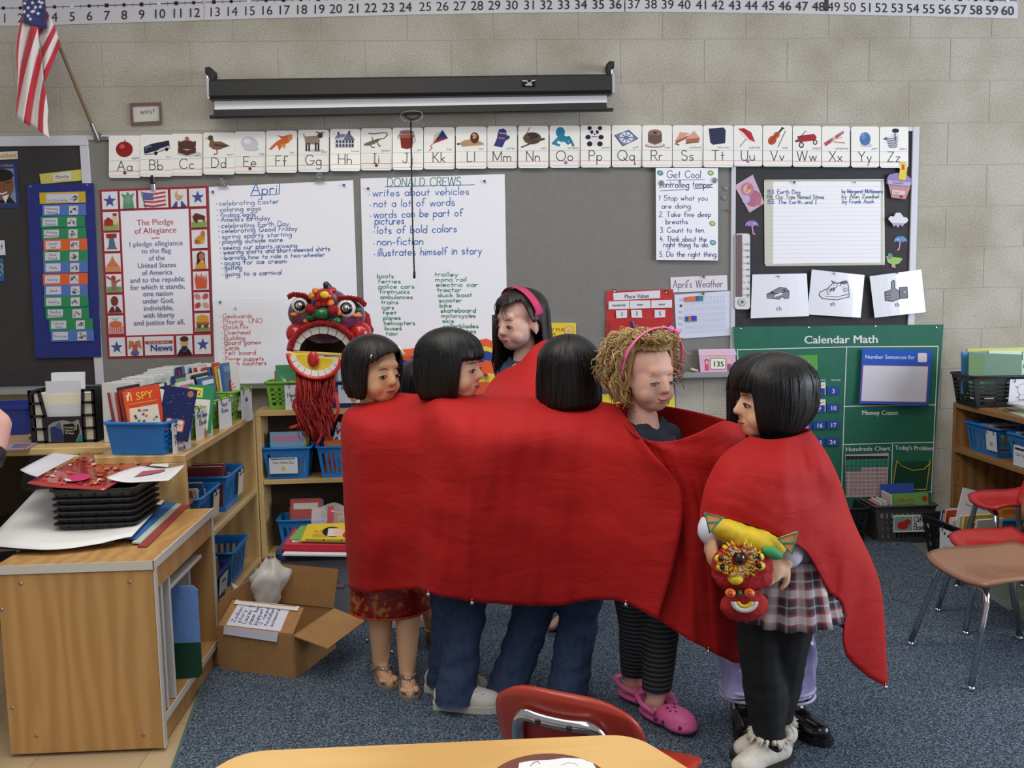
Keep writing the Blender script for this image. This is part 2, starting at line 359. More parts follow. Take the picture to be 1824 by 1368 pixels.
# ================================================================== THE SETTING
def block_material():
    m = bpy.data.materials.new('painted_block'); m.use_nodes = True; nt = m.node_tree; b = nt.nodes['Principled BSDF']; L = nt.links.new
    g = nt.nodes.new('ShaderNodeNewGeometry')
    n1 = nt.nodes.new('ShaderNodeTexNoise'); n1.inputs['Scale'].default_value = 140; n1.inputs['Detail'].default_value = 5
    n2 = nt.nodes.new('ShaderNodeTexNoise'); n2.inputs['Scale'].default_value = 3.0; n2.inputs['Detail'].default_value = 3
    r = nt.nodes.new('ShaderNodeValToRGB'); r.color_ramp.elements[0].position = .3; r.color_ramp.elements[1].position = .7
    r.color_ramp.elements[0].color = lin((162,157,145)); r.color_ramp.elements[1].color = lin((198,193,180))
    r2 = nt.nodes.new('ShaderNodeValToRGB'); r2.color_ramp.elements[0].color = lin((225,222,214)); r2.color_ramp.elements[1].color = (1,1,1,1)
    r2.color_ramp.elements[0].position = .3; r2.color_ramp.elements[1].position = .6
    mx = nt.nodes.new('ShaderNodeMix'); mx.data_type = 'RGBA'; mx.blend_type = 'MULTIPLY'; mx.inputs[0].default_value = 1.0
    L(g.outputs['Position'], n1.inputs['Vector']); L(g.outputs['Position'], n2.inputs['Vector'])
    L(n1.outputs['Fac'], r.inputs['Fac']); L(n2.outputs['Fac'], r2.inputs['Fac']); L(r.outputs['Color'], mx.inputs[6]); L(r2.outputs['Color'], mx.inputs[7]); L(mx.outputs[2], b.inputs['Base Color'])
    bp = nt.nodes.new('ShaderNodeBump'); bp.inputs['Strength'].default_value = .35; bp.inputs['Distance'].default_value = .002; L(n1.outputs['Fac'], bp.inputs['Height']); L(bp.outputs['Normal'], b.inputs['Normal'])
    b.inputs['Roughness'].default_value = .75; b.inputs['Specular IOR Level'].default_value = .3
    return m
BLOCK = block_material()
mb = MB(); mb.b2(-3.45,4.0,0.0018,0.12,0,3.2, mat((172,167,156),.9, key='mortar'))
wall = mb.build('wall_back', kind='structure', loc=Vector((0,0,0)))
bw, bh = .4064,.2032
bm_ = MB(); bm_.box((0,.012,0),(bw - .0035,.024, bh - .0035), BLOCK, None, .0015)
block_me = None
jx = W(107,190).x
for r in range(-11,5):
    z0 = 2.05 + r * bh
    off = 0 if r % 2 == 0 else .5
    for k in range(-4,16):
        x0 = jx + (k + off) * bw
        if x0 + bw < -3.2 or x0 > 3.8 or z0 > 2.95 or z0 + bh < .05: continue
        if z0 > .86 and z0 + bh < 2.06 and x0 + bw < 2.22 and x0 > -2.74: continue      # behind the boards
        if z0 + bh < .75 and x0 + bw < .2: continue                        # behind the shelves
        c = Vector((x0 + bw / 2,0, z0 + bh / 2))
        if block_me is None:
            o = bm_.build('block', wall, local=True); block_me = o.data
        else:
            o = bpy.data.objects.new('block', block_me); COL.objects.link(o); o.parent = wall
        o.location = c
mb = MB(); mb.b2(-3.45,4.0,-.006,.0015,0,.1, mat((38,36,36),.5, key='rubber_base'))
mb.build('baseboard_back', kind='structure')

def floor_material():
    m = bpy.data.materials.new('floor_tile'); m.use_nodes = True; nt = m.node_tree; b = nt.nodes['Principled BSDF']; L = nt.links.new
    g = nt.nodes.new('ShaderNodeNewGeometry'); br = nt.nodes.new('ShaderNodeTexBrick'); br.offset = 0
    br.inputs['Color1'].default_value = lin((196,172,136)); br.inputs['Color2'].default_value = lin((188,165,130)); br.inputs['Mortar'].default_value = lin((150,130,102))
    br.inputs['Scale'].default_value = 1.0; br.inputs['Mortar Size'].default_value = .0015; br.inputs['Brick Width'].default_value = .305; br.inputs['Row Height'].default_value = .305
    L(g.outputs['Position'], br.inputs['Vector']); L(br.outputs['Color'], b.inputs['Base Color']); b.inputs['Roughness'].default_value = .35
    return m
mb = MB(); mb.b2(-4.5,4.8,-7,.1,-.05,0, floor_material()); mb.build('floor', kind='structure', loc=Vector((0,0,0)))
# thin grey green layer over the tan floor, right of the carpet
mb = MB(); mb.b2(.6,3.6,-4.5,-.008,.0,.0008, mat((120,132,122),.5, var=.08, scale=20, key='grey_green_floor')); mb.build('floor_right', kind='structure')
def carpet_material():
    m = bpy.data.materials.new('carpet_pile'); m.use_nodes = True; nt = m.node_tree; b = nt.nodes['Principled BSDF']; L = nt.links.new
    g = nt.nodes.new('ShaderNodeNewGeometry'); n = nt.nodes.new('ShaderNodeTexNoise'); n.inputs['Scale'].default_value = 190; n.inputs['Detail'].default_value = 2
    r = nt.nodes.new('ShaderNodeValToRGB'); e = r.color_ramp.elements; e[0].position = .32; e[0].color = lin((36,43,52)); e[1].position = .7; e[1].color = lin((134,146,160))
    x = e.new(.5); x.color = lin((76,88,102))
    L(g.outputs['Position'], n.inputs['Vector']); L(n.outputs['Fac'], r.inputs['Fac']); L(r.outputs['Color'], b.inputs['Base Color'])
    bp = nt.nodes.new('ShaderNodeBump'); bp.inputs['Strength'].default_value = .8; bp.inputs['Distance'].default_value = .004; L(n.outputs['Fac'], bp.inputs['Height']); L(bp.outputs['Normal'], b.inputs['Normal'])
    b.inputs['Roughness'].default_value = .95; b.inputs['Specular IOR Level'].default_value = .1
    return m
cr0 = FL(1611,962); cr1 = FL(1700,1024); dr = (cr1 - cr0).normalized()
far_r = cr0 + dr * 4.0
cl0 = FL(333,1368); cl1 = FL(394,1192); dl = (cl1 - cl0)
cl_far = cl0 + dl * ((cr0.y - cl0.y) / dl.y); cl_near = cl0 + dl * ((-5.6 - cl0.y) / dl.y)
cr_near = cr0 + dr * ((-5.6 - cr0.y) / dr.y)
mb = MB()
mb.prism([(cl_near.x, cl_near.y, .001),(cr_near.x, cr_near.y, .001),(cr0.x, cr0.y, .001),(cl_far.x + .02, cl_far.y - .09,.001),(-.93,-1.2,.001)], (0,0,.008), carpet_material())
carpet = mb.build('carpet', label='blue grey speckled carpet covering most of the classroom floor', cat='carpet')
mb = MB(); mb.tube([(cl_near.x, cl_near.y, .006),(-.93,-1.2,.006)], .0055, mat((70,110,105),.8)); mb.build('bound_edge', carpet, label='teal bound edge of the carpet')

# ------------------------------------------------------------------ boards on the wall
WHITEF = mat((205,206,214),.35, key='board_frame'); ALU = mat((172,174,176),.35,.6, key='aluminium')
xl, xp, xq, xr = -2.75, W(168,500).x, W(1304,400).x, W(1618.5,400).x
ZT, ZB = 2.03,.86
def board(name, label, x0, x1, pcol, var):
    t = thing(name, label, 'board', ((x0 + x1) / 2,-.004, ZB))
    mb = MB(); mb.b2(x0, x1,-.010,-.001, ZB, ZT, mat(pcol, .7, var=var, scale=25, key=name + '_surface')); mb.build('panel', t)
    return t
def rail(t, x0, x1, z0, z1, m=None, name='frame_rail', y=-.02):
    mb = MB(); mb.b2(x0, x1, y, -.002, z0, z1, m or WHITEF, .002); return mb.build(name, t)
b1 = board('chalkboard', 'dark framed chalkboard behind the blue schedule chart, at far left', xl, xp, (50,47,47),.12)
rail(b1, xl, xp + .02, ZT - .045, ZT + .002); rail(b1, xp - .02, xp + .02, ZB, ZT - .046)
b2_ = board('tack_board', 'wide grey tack board behind the hand written chart papers', xp + .021, xq - .012,(126,124,120),.05)
rail(b2_, xp + .021, xq - .012, ZT - .02, ZT + .002)
b3 = board('chalkboard', 'black board with white frame holding the lined list pad, at right', xq + .012, xr, (48,46,50),.12)
rail(b3, xq - .011, xq + .012, ZB, ZT + .002); rail(b3, xr, xr + .034, ZB, ZT + .002); rail(b3, xq + .0125, xr - .0005, ZT - .02, ZT + .002)
mb = MB(); mb.b2(xl, xq + .05,-.075,-.002, ZB - .03, ZB - .016, ALU, .003); mb.b2(xl, xq + .05,-.08,-.07, ZB - .034, ZB - .006, ALU, .003); mb.b2(xl, xq - .02,-.014,-.002, ZB - .016, ZB - .001, ALU)
mb.build('chalk_tray', label='long aluminium chalk tray under the boards', cat='tray')
# ================================================================== THINGS ON THE WALL
PAPER = (246,246,252); BLUE = (38,84,168); GREEN = (40,140,96); RED = (205,60,70); DK = (35,35,45); INDIGO = (52,52,140)
def pin(px, py, base, col, label, r=.006):
    p = W(px, py, -base); mb = MB(); m = mat(col, .3)
    mb.lathe(p, [(0.0,.012),(r, .011),(r, .008),(r * .55,.007),(r * .6,0),(0,0)], m, 12, axis=(0,-1,0)); return mb.build('push_pin', smooth=False, label=label, cat='pin', solid=True)

# --- number line strips along the top
nx = lambda n: lerp_tab([(1,6),(4,97),(12,345),(13,381),(24,722),(25,757),(36,1096),(37,1129),(48,1458),(49,1485),(60,1795)], n)
nyb = lambda x: lerp_tab([(-60,47),(40,46),(240,40),(459,33),(700,27),(900,23),(1150,21),(1400,24),(1600,28),(1814,33),(1900,35)], x)
ncol = {}
for k in range(5):
    a = nx(12 * k + 1) - (30 if k == 0 else 17); b = nx(12 * k + 12) + 18
    if k == 4: b = 1813
    mb = MB(); base = .002; mp = wallmap(base)
    t = thing('number_line', ['leftmost white number line strip, starting behind the flag', 'second number line strip from the left, above the screen', 'middle white number line strip in the twenties and thirties', 'number line strip right of the screen, in the forties', 'rightmost number line strip, ending at sixty'][k], 'number line', W((a + b) / 2, nyb((a + b) / 2),-base), group='number line strips along the top of the wall')
    mb.grid(lambda u, v: mp(a + (b - a) * u, nyb(a + (b - a) * u) - 62 * (1 - v),.001),8,2, mat((206,205,208),.5, key='number_strip')); mb.build('strip', t, solid=False, solidify=.0012)
    ik = Ink(mp, .002)
    for n in range(12 * k + 1,12 * k + 13):
        x = nx(n); y = nyb(x); sl = (nyb(x + 20) - nyb(x - 20)) / 40
        ik.text(str(n), x, y - 6,17,(48,46,50), center=True, slope=sl)
        ik.line([(x - 15, y - 32 - sl * 15),(x + 15, y - 32 + sl * 15)], 1.2,(70,60,90)); ik.line([(x + 15.5, y - 35),(x + 15.5, y - 29)], .8,(90,80,100))
        if n % 5 == 0: ik.ell(x, y - 32,3.4,3.4,(225,225,228), n=12)
        elif n % 2 == 0: ik.ell(x, y - 32,3.2,3.2,(50,25,40), n=12)
        else: ik.rect(x - 3.3, y - 35.3, x + 3.3, y - 28.7,(50,25,40)) if n > 6 else ik.ell(x, y - 32,3.2,3.2,(50,25,40), n=12)
    ik.build(t, 'numerals')

# --- flag on a pole
t = thing('flag', 'hanging striped flag with white stars on a slanting pole, top left', 'flag', W(172,243,-.02))
mb = MB(); p0, p1 = W(172,243,-.03), W(100,68,-.22); dirp = (p1 - p0); mb.tube([p0 + dirp * (i / 10) for i in range(0,16)], .0075, mat((120,98,70),.5, key='pole_wood'),10); mb.build('pole', t, smooth=True)
mb = MB(); mb.tube([p0 - dirp * .04, p0 + dirp * .14], .0105, STEEL, 10); mb.box(W(174,243,-.022),(.03,.02,.03), STEEL); mb.box(W(184,247,-.016),(.05,.012,.018), STEEL, None, .002); mb.build('bracket', t)
FR = mat((190,45,62),.85, sheen=.3, key='flag_red'); FW = mat((225,220,216),.85, sheen=.3, key='flag_white'); FB = mat((52,56,112),.85, sheen=.3, key='flag_blue')
def poly_at(pl, u):
    L = [0.0]
    for a, b in zip(pl[:-1], pl[1:]): L.append(L[-1] + math.hypot(b[0] - a[0], b[1] - a[1]))
    d = u * L[-1]
    for i in range(len(pl) - 1):
        if d <= L[i + 1] or i == len(pl) - 2:
            q = (d - L[i]) / max(1e-6, L[i + 1] - L[i]); return (pl[i][0] + (pl[i + 1][0] - pl[i][0]) * q, pl[i][1] + (pl[i + 1][1] - pl[i][1]) * q)
def flag_panel(bd, cols, y0, amp, name, bow):
    mb = MB()
    for i in range(len(bd) - 1):
        (a, b),(c, d) = bd[i], bd[i + 1]
        def fn(u, v):
            s0 = (a[0] + (c[0] - a[0]) * v, a[1] + (c[1] - a[1]) * v); s1 = (b[0] + (d[0] - b[0]) * v, b[1] + (d[1] - b[1]) * v); k = math.sin(PI * u) * bow * (1 - .6 * i / len(bd))
            x, y = s0[0] + (s1[0] - s0[0]) * u - k, s0[1] + (s1[1] - s0[1]) * u - k * .6
            return W(x, y, y0 - amp * math.sin(x * .22 + y * .02))
        mb.grid(fn, 14,3, FR if cols[i] == 'r' else FW)
    return mb.build(name, t, smooth=True, solid=False, solidify=.0015)
flag_panel([((38,34),(30,120)),((41,36),(32,143)),((54,44),(30,178)),((67,50),(28,212)),((71,84),(42,219)),((75,109),(54,224)),((77,141),(67,230)),((82,167),(77,239)),((86,197),(88,247))], 'rwrwrwrw', -.33,.012, 'cloth', 3.5)
flag_panel([((74,-12),(64,12)),((76,5),(66,33)),((83,19),(67,50)),((88,28),(69,66)),((96,44),(73,86)),((100,54),(75,106)),((104,68),(77,128)),((108,77),(80,147))], 'rwrwrwr', -.30,.010, 'cloth', -1.0)
mb = MB(); mb.grid(lambda u, v: W(40 + 38 * u + (6 * v * u),-30 + (68 + 24 * u * (1 - .45 * u)) * v, -.335 - .008 * math.sin(u * 6)),10,10, FB); mb.build('canton', t, smooth=True, solid=False, solidify=.0015)
ik = Ink(lambda x, y, h: W(x, y, -.346 - h))
for i, (x, y) in enumerate([(44,6),(58,5),(70,3),(50,14),(63,13),(72,12),(43,21),(57,21),(68,24),(50,28),(60,20),(54,34),(75,5),(47,-2),(64,-4)]): ik.star(x, y, 4.2,(225,225,230), rot=.2)
ik.build(t, 'stars')

# --- projection screen
t = thing('projection_screen', 'black cased roll up projection screen above the alphabet cards', 'projection screen', W(732,180,-.08))
BK = mat((14,14,15),.5, key='screen_case'); y_s = -.13
mb = MB(); a, b = W(377,162, y_s), W(1086,152, y_s); m_ = .042
ax = (b - a).normalized()
prof = [(-.035,.045),(.02,.047),(.04,.035),(.044,-.03),(.035,-.045),(-.035,-.045)]
def extr(mb, a, b, prof, m, sc=1.0):
    vs = [a + Vector((0,-p * sc, q * sc)) for p, q in prof] + [b + Vector((0,-p * sc, q * sc)) for p, q in prof]; n = len(prof)
    mb.add(vs, [tuple(range(n)), tuple(range(n, 2 * n))] + [(i, (i + 1) % n, n + (i + 1) % n, n + i) for i in range(n)], m)
extr(mb, a, b, prof, BK); mb.build('case', t)
for px, py in ((374,161),(1090,151)):
    mb = MB(); c = W(px, py, y_s); mb.box(c, (.014,.085,.095), mat((190,192,196),.3,.3, key='cap_metal'), None, .004); mb.build('end_cap', t)
for px, py, s in ((375,137,1),(1087,126,-1)):
    mb = MB(); c = W(px, py, -.07); mb.box(c + Vector((0,.03,.02)),(.028,.14,.032), BK, None, .004); mb.box(c + Vector((s * .014,-.045,-.008)),(.025,.03,.06), BK, None, .004); mb.tube([c + Vector((0,-.055,-.01)), c + Vector((0,-.06,-.055))], .006, CHROME); mb.build('bracket', t)
mb = MB(); mb.add([W(381,176,-.125), W(1081,160,-.125), W(1081,188,-.125), W(383,201,-.125)], [(0,1,2,3)], mat((246,246,248),.6, key='screen_white')); mb.build('screen_sheet', t, solid=False, solidify=.001)
mb = MB(); a, b = W(382,203,-.13), W(1080,190,-.13); extr(mb, a, b, [(-.012,.017),(.012,.017),(.014,-.015),(-.012,-.017)], BK)
a, b = W(374,208,-.13), W(1092,195,-.13); extr(mb, a, b, [(-.008,.006),(.008,.006),(.008,-.009),(-.008,-.009)], BK); mb.build('bottom_bar', t)
ik = Ink(lambda x, y, h: W(x, y, -.176 - h)); ik.rect(930,143,953,154,(12,12,12)); ik.line([(931,144),(939,144),(941,148),(945,148),(947,144),(953,143)], 1.6,(220,218,200)); ik.rect(936,149,948,152.5,(170,170,160)); ik.build(t, 'maker_plate')
mb = MB(); hp = [W(713,208,-.15)] + [W(x, y, -.155) for x, y in ((714,203),(722,199),(735,197.5),(748,198.5),(753,203),(752,209),(748,213),(738,217),(728,217),(718,214))]
mb.tube(hp, .0022, STEEL, 8, closed=True); mb.tube([W(x, y, -.152) for x, y in ((721,205),(727,211),(736,213),(744,210),(748,205))], .004, BK, 8); mb.build('pull_handle', t, smooth=True)
mb = MB(); mb.tube([W(x, y, -.15) for x, y in ((732,214),(733,300),(735,400),(738,488))], .0035, BK, 8); mb.tube([W(738,484,-.15), W(738,496,-.15)], .006, BK, 8); mb.build('pull_cord', t, smooth=True)

# --- west card in frame
t = thing('framed_card', 'small card in a brown frame reading west', 'sign', W(260,221,-.004))
mp = wallmap(.003); BR = mat((110,82,74),.6, key='brown_frame')
mb = MB(); O = [(231,184),(287,182),(289,220),(233,223)]; I = [(236,189),(283,187),(284,215),(238,218)]
for i in range(4):
    j = (i + 1) % 4; mb.add([mp(*O[i], 0), mp(*O[j], 0), mp(*I[j], 0), mp(*I[i], 0), mp(*O[i], .012), mp(*O[j], .012), mp(*I[j], .012), mp(*I[i], .012)], [(4,5,6,7),(0,1,5,4),(3,2,6,7),(0,3,7,4),(1,2,6,5)], BR)
mb.build('frame', t); paper('card', None, None, mp, I, (206,204,198),.003, parent=t)
ik = Ink(mp, .0035); ik.hand('west', 250,203,10,(70,70,75),.9, slope=-.05); ik.rect(232,217.5,262,222,(190,188,184)); ik.build(t)

# --- alphabet cards
xs = [(194,251),(250,307),(305,361),(362,418),(418,473),(474,529),(531,586),(588,642),(643,698),(699,754),(755,810),(812,867),(868,921),(923,977),(979,1033),(1034,1088),(1090,1143),(1144,1197),(1198,1252),(1253,1306),(1307,1358),(1359,1411),(1412,1463),(1464,1514),(1516,1566),(1567,1618)]
ctop = lambda x: lerp_tab([(194,243),(418,235),(643,229),(868,225),(1090,223),(1307,223),(1620,226)], x)
WORDS = ['apple', 'bus', 'cake', 'duck', 'egg', 'fish', 'goat', 'house', 'iguana', 'jam', 'kite', 'lion', 'mitten', 'nest', 'octopus', 'panda', 'quilt', 'rope', 'sandwich', 'television', 'umbrella', 'violin', 'wagon', 'xylophone', 'yarn', 'zebra']
PICT = {}
def pic(ch):
    def deco(f): PICT[ch] = f; return f
    return deco
@pic('A')
def _(k): k.ell(27,24,15,14,(150,32,34)); k.ell(23,19,5,4,(200,90,80)); k.line([(27,11),(29,7)], 1.6,(90,60,30))
@pic('B')
def _(k): k.poly([(6,22),(20,16),(50,10),(52,24),(22,35),(7,36)], (40,44,66)); k.poly([(7,30),(22,29),(51,19),(51,23),(22,34),(7,35)], (215,214,215)); k.poly([(9,22),(19,19),(19,27),(9,29)], (120,130,150)); k.ell(27,33,3,3.4,(20,20,22)); k.ell(46,26,3,3.2,(20,20,22))
@pic('C')
def _(k): k.ell(32,36,22,5,(205,202,205)); k.poly([(12,13),(28,9),(44,13),(44,34),(28,39),(12,34)], (88,58,50)); k.poly([(12,13),(28,9),(44,13),(28,18)], (225,218,205)); k.poly([(12,22),(28,27),(44,22),(44,25),(28,30),(12,25)], (228,222,210)); k.ell(28,9,4,3.6,(190,100,95))
@pic('D')
def _(k): k.poly([(8,12),(13,7),(18,12),(19,16),(32,16),(48,24),(38,27),(28,31),(18,30),(10,24),(12,15)], (124,96,70)); k.ell(13,9,4.5,4,(92,70,45)); k.poly([(8,9),(3,12),(9,12)], (190,150,60)); k.line([(24,30),(25,38),(19,39)], 2,(190,80,60)); k.line([(20,22),(40,24)], 3,(70,56,46))
@pic('E')
def _(k): k.ell(30,31,14,4,(200,198,208)); k.ell(27,21,16,12,(206,205,214),10); k.ell(23,17,7,5,(232,231,238),10)
@pic('F')
def _(k): k.poly([(20,8),(30,10),(46,6),(48,14),(40,22),(30,25),(24,36),(20,25),(10,34),(5,33),(18,20),(28,14)], (205,104,52)); k.poly([(40,8),(48,8),(46,16),(40,18)], (222,136,60)); k.poly([(24,24),(36,24),(34,32)], (224,140,96))
@pic('G')
def _(k): k.ell(32,37,16,3,(208,206,210)); k.poly([(12,12),(36,10),(40,20),(36,26),(16,26),(12,20)], (150,132,116)); k.ell(40,10,5,5,(70,62,62)); k.line([(38,5),(33,4)], 2,(90,80,70)); k.line([(42,5),(47,5)], 2,(90,80,70)); [k.line([(x, 24),(x, 37)], 3,(46,42,44)) for x in (15,20,32,37)]; k.line([(12,13),(10,8)], 2,(150,132,116))
@pic('H')
def _(k): k.poly([(9,16),(9,34),(44,34),(44,16),(34,6),(26,12)], (205,207,218)); k.poly([(8,17),(14,9),(28,9),(26,17)], (128,134,152)); k.poly([(25,18),(34,5),(45,18),(34,12)], (92,98,120)); k.poly([(25,18),(34,7),(45,18),(45,20),(25,20)], (112,118,140)); [k.rect(x, y, x + 3.4, y + 5,(60,62,80)) for x in (11,17,23,29,35,40) for y in (20,27)]; k.rect(14,5,17,10,(90,50,50)); k.rect(34,3,37,8,(90,50,50))
@pic('I')
def _(k): k.line([(30,20),(42,18),(48,12),(46,8),(38,8),(22,10),(14,9)], 1.8,(116,96,92)); k.poly([(5,28),(12,25),(22,21),(32,18),(34,22),(24,28),(14,31),(6,31)], (112,118,86)); k.line([(16,28),(20,34),(25,34)], 1.8,(100,104,76)); k.line([(28,22),(33,32),(36,31)], 1.8,(100,104,76)); k.line([(22,22),(20,16)], 1.8,(100,104,76))
@pic('J')
def _(k): k.poly([(14,16),(38,16),(36,36),(26,38),(16,36)], (138,52,44)); k.ell(26,15,14,4.5,(178,96,70)); k.rect(13,8,39,13,(196,168,164)); k.ell(26,8,13,4,(160,120,118)); k.line([(13,12),(9,18),(14,20)], 1.2,(140,140,145)); k.line([(39,12),(42,22),(38,28)], 1.2,(140,140,145))
@pic('K')
def _(k): k.poly([(34,5),(18,14),(16,30)], (220,205,160)); k.poly([(34,5),(16,30),(28,16)], (52,66,130)); k.poly([(34,5),(44,20),(16,30)], (44,58,124)); k.poly([(28,16),(44,20),(16,30)], (176,42,66)); k.line([(16,30),(12,34),(15,37),(10,42)], 1.6,(205,96,100))
@pic('L')
def _(k): k.poly([(6,30),(16,24),(32,22),(48,28),(50,32),(34,34),(12,36)], (192,150,110)); k.ell(34,20,8,10,(92,54,42)); k.ell(33,17,4.4,5,(196,160,125)); k.line([(6,31),(3,31)], 3,(40,30,28)); k.line([(40,32),(50,31)], 3,(200,150,130))
@pic('M')
def _(k): k.poly([(22,6),(30,4),(36,8),(36,16),(42,17),(42,22),(34,26),(28,38),(12,35),(18,22),(20,12)], (56,66,128)); k.line([(23,12),(34,13)], 2,(215,170,150)); k.line([(22,21),(32,22)], 2.4,(205,110,90))
@pic('N')
def _(k): k.line([(22,2),(14,18)], 1.2,(80,66,50)); k.ell(26,22,17,11,(112,90,72)); k.ell(26,18,13,5.5,(66,52,44)); [k.line([(9 + i * 2,20 + i % 4),(20 + i * 2.2,30 - i % 5)], .9,(82,64,50)) for i in range(9)]; k.line([(6,38),(48,22)], 2.2,(70,62,58)); k.line([(30,29),(49,24)], 1.4,(90,72,60))
@pic('O')
def _(k): k.ell(20,12,8.5,9.5,(44,124,160)); [k.line([(22,20),(28 + i * 3,22 + i % 3 * 5),(36 + i * 2,20 + i * 4)], 4,(40,118 + i * 4,152)) for i in range(5)]; [k.line([(20,18),(12 - i, 26 + i * 2),(6 + i * 4,32 + i)], 4,(52,132,168)) for i in range(4)]; k.ell(24,23,9,6,(46,126,162))
@pic('P')
def _(k): k.ell(26,24,11,12,(225,224,226)); k.ell(26,12,11,9.5,(230,229,232)); [k.ell(x, 5,4,3.8,(34,34,40)) for x in (17,36)]; [k.ell(x, 12,2.8,3.4,(34,34,40)) for x in (21,31)]; k.ell(26,16,1.8,1.4,(30,30,34)); [k.ell(x, 21,5,4,(40,40,46)) for x in (14,38)]; [k.ell(x, 33,5,4.6,(40,40,46)) for x in (17,36)]; k.line([(22,20),(30,20)], 1.8,(190,60,50))
@pic('Q')
def _(k): k.poly([(4,18),(32,8),(50,24),(20,38)], (82,96,140)); k.poly([(7,18),(31,10),(47,24),(21,36)], (120,132,170)); k.ell(27,22,13,10,(228,228,228)); [k.line([(27,22),(27 + 12 * math.cos(PI * i / 4),22 + 9 * math.sin(PI * i / 4))], 1.6,(72,92,140)) for i in range(8)]; k.ell(27,22,4,3.2,(94,124,160))
@pic('R')
def _(k): k.ell(24,36,19,4.5,(170,140,124)); k.ell(24,35,16,3,(225,220,214)); k.poly([(11,14),(37,14),(37,30),(24,35),(11,30)], (118,90,80)); k.ell(24,14,13,6.5,(146,112,98)); k.ell(24,13.5,4,2,(70,50,46)); [k.line([(11,18 + i * 4),(24,22 + i * 4),(37,18 + i * 4)], .8,(92,68,60)) for i in range(3)]
@pic('S')
def _(k): k.poly([(5,28),(14,12),(32,14),(10,30)], (212,168,146)); k.poly([(5,28),(30,18),(31,21),(7,33)], (178,100,76)); k.poly([(24,24),(40,10),(50,22),(28,27)], (214,166,148)); k.poly([(24,25),(50,22),(50,28),(26,34)], (190,104,84)); k.line([(25,32),(48,30)], 2,(92,110,60)); k.line([(5,33),(12,35)], 2,(80,100,60))
@pic('T')
def _(k): k.poly([(10,6),(38,4),(42,9),(41,32),(18,35),(13,31)], (52,60,84)); k.poly([(16,11),(37,10),(37,27),(18,28)], (46,92,96)); k.ell(27,21,8,6,(158,70,58)); k.ell(33,23,4,5,(190,70,76)); k.ell(25,17,4,3,(66,44,44))
@pic('U')
def _(k): k.line([(26,22),(12,38)], 1.4,(140,130,130)); k.poly([(8,6),(20,5),(34,12),(42,30),(30,25),(20,14)], (184,48,56)); k.poly([(8,6),(20,14),(30,25),(42,30),(27,27),(15,16)], (226,222,222)); k.line([(20,14),(20,5)], .8,(140,30,40))
@pic('V')
def _(k): k.line([(24,20),(38,4)], 3.2,(38,34,40)); k.ell(26,17,7,5.5,(196,92,60),-45); k.ell(18,26,9,7.5,(184,82,54),-45); k.line([(14,30),(28,14)], 1,(40,30,30)); k.line([(43,10),(29,38)], 1.4,(110,104,116)); k.line([(36,3),(41,6)], 1.4,(40,36,44))
@pic('W')
def _(k): k.poly([(9,18),(42,14),(47,20),(44,26),(12,29)], (168,52,58)); k.line([(10,24),(6,28),(26,9)], 1.2,(60,60,66)); k.ell(17,34,5,5.4,(44,44,50)); k.ell(17,34,3,3.3,(226,226,228)); k.ell(44,29,4.4,4.8,(44,44,50)); k.ell(44,29,2.6,2.8,(226,226,228)); k.ell(8,27,3.4,2,(60,66,84))
@pic('X')
def _(k):
    for i in range(7): k.poly([(4 + i * 5.6,30 - i * 3.2),(9.2 + i * 5.6,27 - i * 3.2),(13 + i * 5.2,33 - i * 3.4),(7 + i * 5.4,36 - i * 3.4)], [(205,84,84),(200,70,74),(104,128,172),(222,190,150),(205,74,78),(110,134,176),(208,120,120)][i])
    k.line([(24,28),(46,30)], 1.6,(205,96,96)); k.line([(20,25),(40,20)], 1.6,(215,180,150))
@pic('Y')
def _(k): k.ell(31,34,12,3,(208,208,220)); k.ell(28,22,11,12,(86,128,178)); k.ell(24,17,5,6,(120,156,200)); [k.line([(19,20 + i * 4),(28,16 + i * 4),(38,22 + i * 3)], .7,(64,104,156)) for i in range(4)]
@pic('Z')
def _(k): k.poly([(20,36),(12,28),(18,18),(28,10),(36,12),(38,24),(32,34)], (222,222,230)); k.ell(31,7,7,4,(46,48,70)); [k.line([(13 + i, 20 + i * 3.2),(24 + i, 22 + i * 3),(34,18 + i * 3.4)], 1.4,(58,62,88)) for i in range(6)]; k.poly([(6,22),(14,18),(14,24)], (80,86,110)); k.line([(30,12),(30,24)], 2,(60,64,90))
CARD = mat((244,242,236),.28, spec=.5, coat=.25, key='glossy_card')
